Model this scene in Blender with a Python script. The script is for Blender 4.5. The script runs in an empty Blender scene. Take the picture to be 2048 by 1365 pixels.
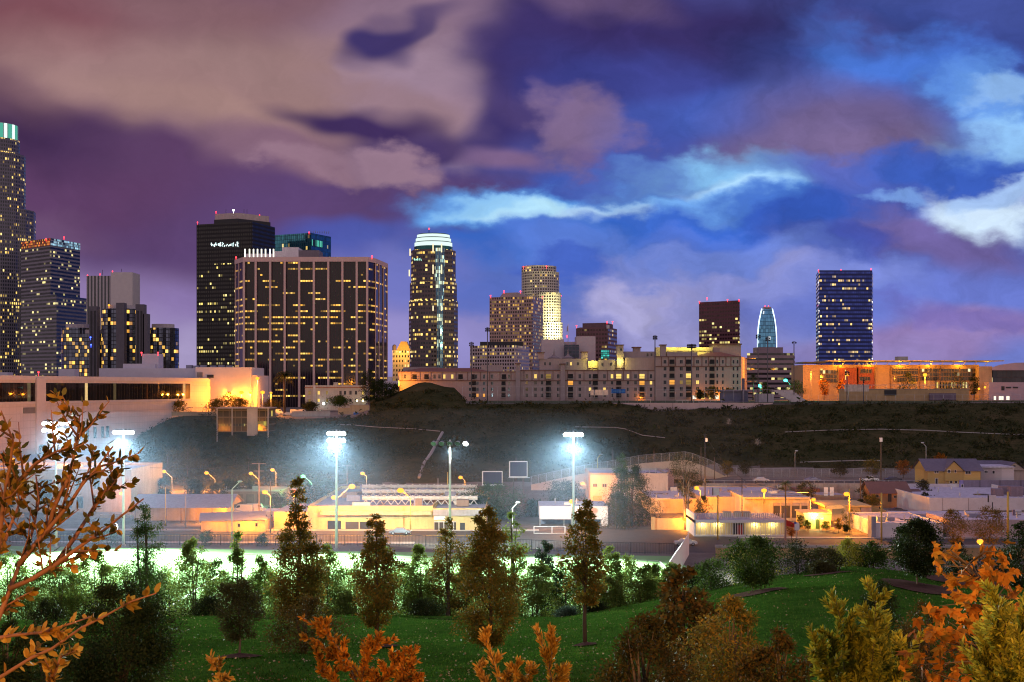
import bpy, math, random
import numpy as np
from mathutils import Vector, Matrix

# ---------------------------------------------------------------- camera, world, exposure
SC = bpy.context.scene
COL = SC.collection
F, HZ, EYE = 2600.0, 775.0, 32.0          # focal length in photo pixels, horizon row, eye height over the sports field
cam = bpy.data.objects.new('camera', bpy.data.cameras.new('camera'))
COL.objects.link(cam)
cam.location = (0, 0, EYE); cam.rotation_euler = (math.pi/2, 0, 0)
cam.data.sensor_width = 36; cam.data.lens = 36*F/2048
cam.data.shift_y = (HZ-682.5)/2048
cam.data.clip_start = .1; cam.data.clip_end = 20000
SC.camera = cam
SC.view_settings.view_transform = 'Standard'; SC.view_settings.look = 'None'
SC.view_settings.exposure = 0; SC.view_settings.gamma = 1
SC.render.engine = 'CYCLES'
SC.cycles.use_denoising = True
try: SC.cycles.denoiser = 'OPENIMAGEDENOISE'
except Exception: pass
SC.cycles.max_bounces = 5; SC.cycles.diffuse_bounces = 2; SC.cycles.glossy_bounces = 2
SC.cycles.transmission_bounces = 3; SC.cycles.volume_bounces = 0; SC.cycles.transparent_max_bounces = 8
SC.cycles.sample_clamp_indirect = 3; SC.cycles.sample_clamp_direct = 60; SC.cycles.caustics_reflective = False; SC.cycles.caustics_refractive = False
SC.cycles.use_light_tree = True; SC.cycles.filter_width = 1.15

def lin(c):
    return tuple(((v/255)/12.92 if v/255 <= .04045 else ((v/255+.055)/1.055)**2.4) for v in c)

class NT:
    """small wrapper that adds and links shader nodes"""
    def __init__(s, tree): s.t = tree; s.t.nodes.clear()
    def n(s, kind, **kw):
        nd = s.t.nodes.new(kind)
        for k, v in kw.items(): setattr(nd, k, v)
        return nd
    def set(s, sock, v):
        if isinstance(v, bpy.types.NodeSocket): s.t.links.new(v, sock)
        elif isinstance(v, (tuple, list)) and sock.type == 'RGBA' and len(v) == 3: sock.default_value = (*v, 1)
        else: sock.default_value = v
    def m(s, op, a, b=0.0, c=0.0, clamp=False):
        nd = s.n('ShaderNodeMath', operation=op, use_clamp=clamp)
        for i, v in enumerate((a, b, c)): s.set(nd.inputs[i], v)
        return nd.outputs[0]
    def mix(s, f, a, b, mode='MIX'):
        nd = s.n('ShaderNodeMix', data_type='RGBA', blend_type=mode)
        s.set(nd.inputs[0], f); s.set(nd.inputs[6], a); s.set(nd.inputs[7], b)
        return nd.outputs[2]
    def xyz(s, x, y, z=0.0):
        nd = s.n('ShaderNodeCombineXYZ')
        for i, v in enumerate((x, y, z)): s.set(nd.inputs[i], v)
        return nd.outputs[0]
    def noise(s, vec, scale, detail=2, rough=.5, out=0, dist=0.0):
        nd = s.n('ShaderNodeTexNoise'); s.set(nd.inputs['Vector'], vec)
        nd.inputs['Scale'].default_value = scale; nd.inputs['Detail'].default_value = detail
        nd.inputs['Roughness'].default_value = rough; nd.inputs['Distortion'].default_value = dist
        return nd.outputs[out]
    def white(s, vec):
        nd = s.n('ShaderNodeTexWhiteNoise', noise_dimensions='3D'); s.set(nd.inputs['Vector'], vec)
        return nd.outputs[0]
    def ramp(s, f, stops, interp='LINEAR'):
        nd = s.n('ShaderNodeValToRGB'); s.set(nd.inputs[0], f); cr = nd.color_ramp; cr.interpolation = interp
        while len(cr.elements) < len(stops): cr.elements.new(.5)
        for e, (p, c) in zip(cr.elements, stops): e.position = p; e.color = (*c, 1)
        return nd.outputs[0]
    def step(s, f, a, b):
        nd = s.n('ShaderNodeMapRange', interpolation_type='SMOOTHSTEP'); s.set(nd.inputs[0], f)
        nd.inputs[1].default_value = a; nd.inputs[2].default_value = b
        return nd.outputs[0]

world = bpy.data.worlds.new('World'); SC.world = world; world.use_nodes = True
def build_sky():
    k = NT(world.node_tree)
    d = k.n('ShaderNodeNewGeometry').outputs['Incoming']
    tc = k.n('ShaderNodeTexCoord').outputs['Generated']
    sx = k.n('ShaderNodeSeparateXYZ'); k.set(sx.inputs[0], tc)
    y = k.m('MAXIMUM', sx.outputs[1], .15)
    s = k.m('DIVIDE', sx.outputs[0], y); t = k.m('DIVIDE', sx.outputs[2], y)
    st = k.xyz(s, t)
    mp = k.n('ShaderNodeMapping'); k.set(mp.inputs[0], st); mp.inputs['Scale'].default_value = (1, 1.7, 1); mp.inputs['Rotation'].default_value = (0, 0, .12)
    stt = mp.outputs[0]
    def warp(scale, amp, detail):
        c = k.noise(stt, scale, detail, .55, 1)
        v = k.n('ShaderNodeVectorMath', operation='SUBTRACT'); k.set(v.inputs[0], c); v.inputs[1].default_value = (.5, .5, .5)
        w = k.n('ShaderNodeVectorMath', operation='MULTIPLY'); k.set(w.inputs[0], v.outputs[0]); w.inputs[1].default_value = (amp*1.5, amp, 0)
        return w.outputs[0]
    def add(a, b):
        v = k.n('ShaderNodeVectorMath', operation='ADD'); k.set(v.inputs[0], a); k.set(v.inputs[1], b); return v.outputs[0]
    wl = add(st, warp(4.5, .12, 3))                      # soft, slow edges (long-exposure cloud)
    wr = add(add(st, warp(6, .085, 3)), warp(18, .058, 7))   # crisper cumulus edges
    # base: elevation and azimuth gradients of dusk
    low = k.mix(k.step(s, -.32, .3), lin((140, 118, 163)), lin((112, 124, 200)))
    mid = k.mix(k.step(s, -.2, .15), lin((90, 64, 102)), lin((66, 88, 172)))
    top = k.mix(k.step(s, -.3, .35), lin((92, 62, 92)), lin((64, 78, 148)))
    c = k.mix(k.step(t, .02, .15), low, mid)
    c = k.mix(k.step(t, .15, .30), c, top)
    blobs = [ # px, py, rx, ry, rotation, colour, strength, crisp
     (250, 660, 420, 190, 0, (142, 122, 172), .9, 0), (330, 690, 240, 110, 0, (168, 156, 196), .85, 0), (40, 700, 220, 110, 0, (120, 86, 120), .6, 0), (420, 600, 160, 90, 0, (136, 116, 172), .6, 0),
     (560, 450, 900, 130, 0, (90, 66, 112), .95, 0), (120, 390, 460, 120, 0, (94, 62, 100), .9, 0), (20, 230, 280, 120, 28, (66, 44, 80), 1, 0),
     (300, 60, 820, 230, -4, (136, 100, 108), 1, 0), (30, 60, 330, 140, 0, (124, 76, 86), .9, 0), (400, 200, 560, 150, 14, (158, 124, 124), 1, 0), (330, 235, 330, 70, 16, (164, 130, 126), .8, 0), (620, 140, 380, 140, 5, (156, 124, 124), .9, 0),
     (900, 45, 420, 110, 0, (138, 112, 134), .9, 0), (865, 185, 190, 170, 30, (156, 130, 150), 1, 1), (900, 235, 130, 80, 30, (160, 130, 148), .7, 0), (770, 215, 240, 70, 20, (150, 120, 130), .8, 0),
     (742, 92, 95, 46, -10, (62, 52, 104), 1, 0), (790, 70, 120, 30, -20, (66, 54, 104), .7, 0), (690, 262, 290, 52, 4, (64, 46, 92), 1, 0), (840, 310, 200, 50, -4, (66, 50, 102), .9, 0), (985, 230, 80, 150, 20, (58, 48, 108), .8, 0),
     (520, 325, 270, 62, 8, (132, 100, 120), 1, 0), (590, 338, 150, 50, 8, (148, 116, 134), .9, 1), (755, 338, 120, 60, 4, (150, 120, 140), 1, 1), (130, 452, 200, 50, 8, (112, 84, 116), .5, 0),
     (1100, 130, 260, 230, 20, (60, 48, 104), .95, 0), (1350, 60, 520, 150, 0, (56, 46, 100), .95, 0), (1290, 200, 360, 130, 8, (58, 66, 142), .75, 0), (1100, 10, 300, 60, 0, (108, 86, 120), .8, 0), (1060, 200, 160, 60, 20, (84, 68, 118), .6, 0),
     (1160, 272, 130, 100, 25, (126, 104, 142), 1, 1), (1005, 325, 120, 48, 0, (124, 98, 138), 1, 0), (1210, 300, 90, 40, 10, (108, 90, 142), .7, 0),
     (1800, 110, 480, 150, 0, (62, 82, 160), .7, 0), (1920, 50, 330, 70, 0, (58, 72, 142), .8, 0), (1720, 60, 200, 50, 0, (74, 72, 132), .6, 0),
     (1560, 200, 400, 80, -8, (72, 100, 190), .8, 0), (1880, 150, 380, 110, 20, (74, 118, 212), 1, 1), (1990, 200, 200, 90, 14, (104, 154, 226), .8, 1), (1950, 262, 230, 56, 8, (148, 198, 244), .85, 1), (2010, 180, 110, 40, 0, (150, 190, 236), .7, 1), (1850, 205, 190, 60, 30, (76, 92, 172), .8, 1),
     (1640, 262, 290, 160, 5, (112, 98, 146), 1, 0), (1560, 300, 260, 90, 0, (118, 102, 146), .8, 0), (1690, 290, 160, 60, 0, (122, 104, 146), .6, 0),
     (1250, 395, 560, 80, -4, (64, 94, 184), .8, 1), (1400, 372, 250, 92, -14, (142, 204, 250), 1, 1), (1400, 384, 170, 50, -14, (178, 218, 248), .85, 1), (1300, 398, 360, 40, -4, (96, 158, 238), .8, 1), (1030, 424, 260, 70, 4, (104, 172, 246), 1, 1), (1050, 422, 190, 50, 4, (182, 228, 252), 1, 1), (1205, 430, 130, 46, -10, (200, 234, 254), 1, 1), (970, 405, 90, 34, 0, (140, 196, 244), .8, 1), (1290, 360, 170, 40, -8, (80, 106, 184), .7, 1),
     (1320, 450, 230, 60, 4, (66, 112, 214), 1, 1), (1120, 474, 190, 46, -8, (44, 102, 204), .9, 1), (1000, 500, 240, 60, 0, (52, 108, 206), .85, 1), (1540, 410, 240, 66, -4, (50, 88, 184), .8, 1),
     (1080, 570, 420, 90, 0, (90, 116, 198), .9, 1), (1230, 515, 340, 80, 10, (92, 126, 214), .9, 1), (1130, 540, 150, 40, 0, (62, 92, 190), .7, 1), (1420, 480, 160, 40, 6, (86, 116, 206), .7, 1),
     (1320, 625, 220, 120, 0, (160, 158, 212), 1, 1), (1480, 575, 280, 80, 8, (146, 152, 214), .9, 1), (1450, 525, 220, 60, -10, (106, 130, 210), .9, 1), (1250, 600, 90, 50, 0, (176, 172, 216), .7, 1), (1560, 640, 240, 70, 0, (140, 142, 204), .8, 0),
     (1740, 345, 380, 60, 6, (80, 102, 190), .8, 1), (1900, 320, 220, 60, 0, (62, 102, 204), .8, 1), (1800, 385, 120, 22, 0, (130, 172, 236), .7, 1), (1990, 400, 260, 62, -20, (134, 158, 226), 1, 1), (2015, 440, 180, 84, 20, (210, 232, 254), 1, 1), (2045, 365, 140, 44, -15, (166, 198, 244), .9, 1),
     (1880, 488, 270, 84, 14, (112, 100, 162), 1, 1), (1715, 475, 120, 50, 10, (66, 80, 168), .8, 1), (1830, 600, 560, 76, 0, (106, 122, 206), .9, 0), (1900, 680, 460, 60, 0, (146, 120, 172), .9, 0), (1700, 560, 160, 50, 0, (124, 138, 212), .8, 1), (1930, 620, 240, 34, 4, (104, 96, 170), .6, 1), (1650, 700, 420, 50, 0, (144, 132, 188), .7, 0),
     (780, 570, 220, 110, 0, (112, 118, 192), .9, 0), (710, 500, 170, 46, 0, (72, 88, 172), .8, 0), (950, 660, 230, 90, 0, (146, 140, 200), .9, 0), (960, 590, 120, 50, 0, (88, 112, 196), .6, 1), (800, 680, 160, 70, 0, (150, 142, 200), .7, 0), 
    ]
    for (px, py, rx, ry, rot, col, st_, crisp) in blobs:
        mp = k.n('ShaderNodeMapping', vector_type='TEXTURE'); k.set(mp.inputs[0], wr if crisp else wl)
        mp.inputs['Location'].default_value = ((px-1024)/F, (HZ-py)/F, 0)
        mp.inputs['Rotation'].default_value = (0, 0, math.radians(-rot))
        mp.inputs['Scale'].default_value = (rx/F, ry/F, 1)
        g = k.n('ShaderNodeTexGradient', gradient_type='SPHERICAL'); k.set(g.inputs[0], mp.outputs[0])
        f = k.m('MULTIPLY', k.step(g.outputs['Fac'], .0, .62 if crisp else .72), st_)
        c = k.mix(f, c, lin(col))
    # fine streaky luminance
    n1 = k.noise(wr, 13, 7, .66); n2 = k.noise(wl, 5, 4, .55)
    lum = k.m('ADD', k.m('MULTIPLY', k.m('SUBTRACT', n1, .5), 1.15), k.m('MULTIPLY', k.m('SUBTRACT', n2, .5), .8))
    lum = k.m('MULTIPLY', lum, k.m('ADD', .45, k.m('MULTIPLY', k.step(s, -.05, .12), .55)))
    sc = k.m('ADD', 1.0, lum)
    v = k.n('ShaderNodeVectorMath', operation='SCALE'); k.set(v.inputs[0], c); k.set(v.inputs['Scale'], sc)
    c = v.outputs[0]
    # overhead and behind the viewer: unseen sky brightened to light facing walls
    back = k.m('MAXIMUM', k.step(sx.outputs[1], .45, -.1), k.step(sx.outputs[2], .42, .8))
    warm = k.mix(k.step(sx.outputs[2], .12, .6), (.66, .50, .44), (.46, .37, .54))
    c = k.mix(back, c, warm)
    low = k.step(sx.outputs[2], -.02, -.12)
    c = k.mix(low, c, (.05, .04, .05))
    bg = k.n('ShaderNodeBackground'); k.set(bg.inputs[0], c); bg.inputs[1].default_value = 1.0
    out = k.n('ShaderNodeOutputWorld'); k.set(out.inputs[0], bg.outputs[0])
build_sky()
world.cycles.sampling_method = 'MANUAL'; world.cycles.sample_map_resolution = 256
# ---------------------------------------------------------------- helpers
RNG = np.random.default_rng(7)
def X(px, Y): return (px-1024)/F*Y
def Zp(py, Y): return EYE+(HZ-py)/F*Y
def P(px, py, Y): return Vector((X(px, Y), Y, Zp(py, Y)))
def PXW(w, Y): return w/F*Y             # width in metres of w photo pixels at distance Y

def wloc(o):
    v = Vector((0, 0, 0))
    while o is not None: v += o.location; o = o.parent
    return v

class MB:
    """collects shapes (world coordinates unless local) and links them as one mesh"""
    def __init__(s): s.v = []; s.f = []; s.mi = []; s.uv = []
    def face(s, pts, mat=0, uvs=None):
        i = len(s.v); s.v.extend([tuple(p) for p in pts]); s.f.append(tuple(range(i, i+len(pts)))); s.mi.append(mat)
        s.uv.extend(uvs if uvs else [(0, 0)]*len(pts))
    def quad_wall(s, a, b, z0, z1, mat=0, u0=0.0):
        L = math.hypot(b[0]-a[0], b[1]-a[1])
        s.face([(a[0], a[1], z0), (b[0], b[1], z0), (b[0], b[1], z1), (a[0], a[1], z1)], mat, [(u0, 0), (u0+L, 0), (u0+L, z1-z0), (u0, z1-z0)])
        return u0+L
    def prism(s, poly, z0, z1, mat=0, top=None, bottom=False, z1s=None):
        poly = [tuple(p[:2]) for p in poly]
        A = sum(poly[i][0]*poly[(i+1) % len(poly)][1]-poly[(i+1) % len(poly)][0]*poly[i][1] for i in range(len(poly)))
        if A < 0: poly = poly[::-1]
        u = 0
        for i in range(len(poly)): u = s.quad_wall(poly[i], poly[(i+1) % len(poly)], z0, z1, mat, u)
        s.face([(x, y, z1) for x, y in poly], mat if top is None else top, [(x, y) for x, y in poly])
        if bottom: s.face([(x, y, z0) for x, y in poly[::-1]], mat)
        return s
    def box(s, x0, x1, y0, y1, z0, z1, mat=0, top=None, bottom=True):
        return s.prism([(x0, y0), (x1, y0), (x1, y1), (x0, y1)], z0, z1, mat, top, bottom)
    def obox(s, c, ax, hx, hy, z0, z1, mat=0, top=None):
        """box with its long axis along angle ax (radians)"""
        ca, sa = math.cos(ax), math.sin(ax)
        pts = [(c[0]+ca*a*hx-sa*b*hy, c[1]+sa*a*hx+ca*b*hy) for a, b in ((-1, -1), (1, -1), (1, 1), (-1, 1))]
        return s.prism(pts, z0, z1, mat, top, True)
    def tube(s, pts, radii, n=6, mat=0, cap=True):
        pts = [Vector(p) for p in pts]
        if not hasattr(radii, '__len__'): radii = [radii]*len(pts)
        base = len(s.v); ref = None
        for i, p in enumerate(pts):
            t = (pts[min(i+1, len(pts)-1)]-pts[max(i-1, 0)])
            t = t.normalized() if t.length > 1e-9 else Vector((0, 0, 1))
            if ref is None:
                ref = Vector((1, 0, 0)) if abs(t.x) < .8 else Vector((0, 1, 0))
            a = (ref-t*ref.dot(t)).normalized(); b = t.cross(a); ref = a
            for j in range(n):
                w = 2*math.pi*j/n
                s.v.append(tuple(p+(a*math.cos(w)+b*math.sin(w))*radii[i]))
        for i in range(len(pts)-1):
            for j in range(n):
                q = (base+i*n+j, base+i*n+(j+1) % n, base+(i+1)*n+(j+1) % n, base+(i+1)*n+j)
                s.f.append(q); s.mi.append(mat); s.uv.extend([(0, 0)]*4)
        if cap:
            s.f.append(tuple(base+j for j in range(n))[::-1]); s.mi.append(mat); s.uv.extend([(0, 0)]*n)
            s.f.append(tuple(base+(len(pts)-1)*n+j for j in range(n))); s.mi.append(mat); s.uv.extend([(0, 0)]*n)
        return s
    def cyl(s, c, r, z0, z1, n=24, mat=0, top=None, r1=None):
        if r1 is None: return s.prism([(c[0]+r*math.cos(2*math.pi*i/n), c[1]+r*math.sin(2*math.pi*i/n)) for i in range(n)], z0, z1, mat, top, False)
        return s.tube([(c[0], c[1], z0), (c[0], c[1], z1)], [r, r1], n, mat)
    def ball(s, c, rx, ry, rz, n=10, m=6, mat=0):
        base = len(s.v)
        for i in range(m+1):
            a = math.pi*i/m
            for j in range(n):
                b = 2*math.pi*j/n
                s.v.append((c[0]+rx*math.sin(a)*math.cos(b), c[1]+ry*math.sin(a)*math.sin(b), c[2]+rz*math.cos(a)))
        for i in range(m):
            for j in range(n):
                s.f.append((base+i*n+j, base+(i+1)*n+j, base+(i+1)*n+(j+1) % n, base+i*n+(j+1) % n)); s.mi.append(mat); s.uv.extend([(0, 0)]*4)
        return s
    def build(s, name, mats, parent=None, local=False, smooth=False):
        if not isinstance(mats, (list, tuple)): mats = [mats]
        off = Vector((0, 0, 0)) if (parent is None or local) else wloc(parent)
        me = bpy.data.meshes.new(name)
        V = np.array(s.v, dtype=np.float64)-np.array(off)
        me.from_pydata(V.tolist(), [], s.f)
        for m in mats: me.materials.append(m)
        me.polygons.foreach_set('material_index', s.mi)
        uv = me.uv_layers.new(name='UVMap'); uv.data.foreach_set('uv', np.array(s.uv, dtype=np.float32).ravel())
        if smooth: me.polygons.foreach_set('use_smooth', [True]*len(s.f))
        me.update()
        o = bpy.data.objects.new(name, me); COL.objects.link(o)
        if parent is not None: o.parent = parent
        return o

def quads_mesh(name, V, mats, parent=None, local=False, normals=None):
    """V: (N,4,3) array of leaf quads -> one mesh"""
    V = np.asarray(V, dtype=np.float32); N = len(V); K = V.shape[1]
    off = np.zeros(3) if (parent is None or local) else np.array(wloc(parent))
    me = bpy.data.meshes.new(name)
    me.vertices.add(N*K); me.vertices.foreach_set('co', (V.reshape(-1, 3)-off).astype(np.float32).ravel())
    me.loops.add(N*K); me.loops.foreach_set('vertex_index', np.arange(N*K, dtype=np.int32))
    me.polygons.add(N); me.polygons.foreach_set('loop_start', np.arange(N, dtype=np.int32)*K); me.polygons.foreach_set('loop_total', np.full(N, K, dtype=np.int32))
    me.update(calc_edges=True); me.materials.append(mats)
    o = bpy.data.objects.new(name, me); COL.objects.link(o)
    if parent is not None: o.parent = parent
    return o

def tag(o, label, cat, group=None):
    o['label'] = label; o['category'] = cat
    if group: o['group'] = group
    return o
def thing(name, label, cat, loc=(0, 0, 0), group=None):
    o = bpy.data.objects.new(name, None); COL.objects.link(o); o.location = loc; o.empty_display_size = .5
    return tag(o, label, cat, group)
def structure(o, kind='structure'): o['kind'] = kind; return o
def copy_tree(o, parent=None):
    c = o.copy(); COL.objects.link(c); c.parent = parent
    for ch in list(o.children): copy_tree(ch, c)
    return c
def point(name, loc, col, watts, parent=None, r=.4, spot=None, aim=None, blend=.6):
    L = bpy.data.lights.new(name, 'SPOT' if spot else 'POINT'); L.color = col; L.energy = watts; L.shadow_soft_size = r
    if spot: L.spot_size = math.radians(spot); L.spot_blend = blend
    o = bpy.data.objects.new(name, L); COL.objects.link(o)
    if parent is not None: o.parent = parent; o.location = Vector(loc)-wloc(parent)
    else: o.location = loc
    if aim is not None: o.rotation_euler = (Vector(aim)-Vector(loc)).to_track_quat('-Z', 'Y').to_euler()
    return o

# ---------------------------------------------------------------- materials
MATS = {}
def mat(name, col, rough=.7, metal=0.0, vary=.15, scale=1.0, spec=.3, bump=0.0):
    """plain surface with low-contrast mottling; col is linear"""
    if name in MATS: return MATS[name]
    m = bpy.data.materials.new(name); m.use_nodes = True; k = NT(m.node_tree)
    b = k.n('ShaderNodeBsdfPrincipled'); o = k.n('ShaderNodeOutputMaterial'); k.set(o.inputs[0], b.outputs[0])
    tc = k.n('ShaderNodeNewGeometry').outputs['Position']
    n = k.noise(tc, .35*scale, 5, .6); n2 = k.noise(tc, 2.1*scale, 4, .6)
    f = k.m('ADD', k.m('MULTIPLY', n, .6), k.m('MULTIPLY', n2, .4))
    if vary >= .1 and metal < .2:      # rain streaks and grime, in the surface itself
        sp = k.n('ShaderNodeSeparateXYZ'); k.set(sp.inputs[0], tc)
        st = k.noise(k.xyz(k.m('MULTIPLY', sp.outputs[0], 1.6), k.m('MULTIPLY', sp.outputs[1], 1.6), k.m('MULTIPLY', sp.outputs[2], .14)), 1.0, 4, .6)
        f = k.m('ADD', k.m('MULTIPLY', f, .6), k.m('MULTIPLY', st, .4))
    lo = tuple(c*(1-vary*2) for c in col); hi = tuple(min(1, c*(1+vary*1.4)) for c in col)
    k.set(b.inputs['Base Color'], k.ramp(f, [(.3, lo), (.7, hi)]))
    b.inputs['Roughness'].default_value = rough; b.inputs['Metallic'].default_value = metal; b.inputs['Specular IOR Level'].default_value = spec
    if bump:
        bp = k.n('ShaderNodeBump'); bp.inputs['Strength'].default_value = bump; k.set(bp.inputs['Height'], n2); k.set(b.inputs['Normal'], bp.outputs[0])
    MATS[name] = m; return m
def glow(name, col, strength):
    if name in MATS: return MATS[name]
    m = bpy.data.materials.new(name); m.use_nodes = True; k = NT(m.node_tree)
    e = k.n('ShaderNodeEmission'); k.set(e.inputs[0], col); e.inputs[1].default_value = strength
    o = k.n('ShaderNodeOutputMaterial'); k.set(o.inputs[0], e.outputs[0]); MATS[name] = m; m.cycles.emission_sampling = 'NONE'; return m
def facade(name, wall, glass=(.02, .025, .035), bay=1.5, flr=3.8, fx=.7, fy=.55, lit=.2, cols=((1, .62, .12), (1, .8, .3)), power=1.0, wall_rough=.6, glass_metal=.5,
           clump=.8, seed=0, streak=0.0, glass_rough=.08, low=0.0):
    """curtain wall: a grid of recessed-looking panes, some rooms lit.  UV is in metres."""
    m = bpy.data.materials.new(name); m.use_nodes = True; k = NT(m.node_tree)
    uv = k.n('ShaderNodeUVMap'); uv.uv_map = 'UVMap'
    sp = k.n('ShaderNodeSeparateXYZ'); k.set(sp.inputs[0], uv.outputs[0])
    u = k.m('DIVIDE', sp.outputs[0], bay); v = k.m('DIVIDE', sp.outputs[1], flr)
    cu, cv = k.m('FLOOR', u), k.m('FLOOR', v); fu, fv = k.m('FRACT', u), k.m('FRACT', v)
    mx = k.m('LESS_THAN', k.m('ABSOLUTE', k.m('SUBTRACT', fu, .5)), fx/2)
    my = k.m('LESS_THAN', k.m('ABSOLUTE', k.m('SUBTRACT', fv, .5)), fy/2)
    win = k.m('MULTIPLY', mx, my)
    wn = k.white(k.xyz(cu, cv, seed+.5))
    cl = k.white(k.xyz(k.m('FLOOR', k.m('DIVIDE', k.m('ADD', cu, k.m('MULTIPLY', cv, 1.7)), 5)), cv, seed+3.5))
    rowf = k.white(k.xyz(cv, seed*1.3, 7.5))
    p = k.m('MULTIPLY', k.m('ADD', 1-clump, k.m('MULTIPLY', k.m('GREATER_THAN', k.m('ADD', k.m('MULTIPLY', cl, .6), k.m('MULTIPLY', rowf, .4)), .56), clump*2.6)), lit)
    on = k.m('LESS_THAN', wn, p)
    if low: on = k.m('MULTIPLY', on, k.m('LESS_THAN', sp.outputs[1], low))
    if streak:   # ceiling strips seen under a dark spandrel: only the top of the pane glows
        on = k.m('MULTIPLY', on, k.m('GREATER_THAN', fv, streak))
    br = k.m('ADD', .14, k.m('MULTIPLY', k.m('POWER', k.white(k.xyz(cu, cv, seed+9.5)), 1.7), 1.5))
    inn = k.noise(k.xyz(k.m('MULTIPLY', sp.outputs[0], 1.3), k.m('MULTIPLY', sp.outputs[1], 1.1), seed), 1.0, 2)
    br = k.m('MULTIPLY', br, k.m('ADD', .55, k.m('MULTIPLY', inn, .9)))
    e = k.mix(k.white(k.xyz(cu, cv, seed+21.5)), tuple(cols[0]), tuple(cols[1]))
    g = k.n('ShaderNodeBsdfPrincipled'); k.set(g.inputs['Base Color'], k.mix(k.white(k.xyz(cu, cv, seed+31.5)), tuple(glass), tuple(c*2.0 for c in glass)))
    g.inputs['Roughness'].default_value = glass_rough; g.inputs['Metallic'].default_value = glass_metal
    k.set(g.inputs['Emission Color'], e); k.set(g.inputs['Emission Strength'], k.m('MULTIPLY', k.m('MULTIPLY', on, br), power))
    w = k.n('ShaderNodeBsdfPrincipled'); pn = k.noise(k.n('ShaderNodeNewGeometry').outputs['Position'], .12, 4)
    k.set(w.inputs['Base Color'], k.mix(pn, tuple(c*.8 for c in wall), tuple(c*1.2 for c in wall))); w.inputs['Roughness'].default_value = wall_rough; w.inputs['Specular IOR Level'].default_value = .3
    s = k.n('ShaderNodeMixShader'); k.set(s.inputs[0], win); k.set(s.inputs[1], w.outputs[0]); k.set(s.inputs[2], g.outputs[0])
    o = k.n('ShaderNodeOutputMaterial'); k.set(o.inputs[0], s.outputs[0]); m.cycles.emission_sampling = 'NONE'
    return m
def leafmat(name, cols, transl=.35, rough=.55):
    if name in MATS: return MATS[name]
    m = bpy.data.materials.new(name); m.use_nodes = True; k = NT(m.node_tree)
    g = k.n('ShaderNodeNewGeometry'); r = g.outputs['Random Per Island']
    n = len(cols); c = k.ramp(r, [((i+.5)/n, cc) for i, cc in enumerate(cols)])
    big = k.noise(g.outputs['Position'], .9, 2); c = k.mix(k.step(big, .38, .66), c, k.mix(1.0, c, (.55, .6, .5), 'MULTIPLY'))
    b = k.n('ShaderNodeBsdfPrincipled'); k.set(b.inputs['Base Color'], c); b.inputs['Roughness'].default_value = rough; b.inputs['Specular IOR Level'].default_value = 0.0 if rough > .9 else .06
    t = k.n('ShaderNodeBsdfTranslucent'); k.set(t.inputs[0], c)
    s = k.n('ShaderNodeMixShader'); s.inputs[0].default_value = transl; k.set(s.inputs[1], b.outputs[0]); k.set(s.inputs[2], t.outputs[0])
    o = k.n('ShaderNodeOutputMaterial'); k.set(o.inputs[0], s.outputs[0]); MATS[name] = m; return m

M_conc = mat('concrete', (.36, .34, .32)); M_pole = mat('galvanised_steel', (.45, .46, .47), .45, .4); M_dark = mat('dark_metal', (.03, .03, .035), .5)
M_white = mat('white_paint', (.72, .70, .70), .6, 0, .07); M_wood = mat('weathered_wood', (.13, .09, .06)); M_yel = mat('yellow_pole_paint', (.55, .40, .10))
M_red = mat('red_paint', (.35, .03, .02)); M_asph = mat('asphalt', (.06, .058, .06), .85, 0, .2); M_roofgrey = mat('grey_roofing', (.30, .30, .35), .85, 0, .2, 1.5)
M_glass = mat('window_glass', (.03, .035, .05), .08, .5, .3); M_beacon = glow('beacon_red', (1, .03, .04), 7); M_sodium = glow('sodium_bulb', (1, .36, .025), 2.3); M_cool = glow('cool_bulb', (.85, 1, .95), 25)
M_teal = glow('teal_bulb', (.05, 1, .75), 9); M_litw = glow('lit_room', (1, .66, .16), 1.3); M_lito = glow('lit_room_orange', (1, .42, .07), 1.1)
SODIUM = (1, .31, .016); COOL = (.82, 1, .90)
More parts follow.
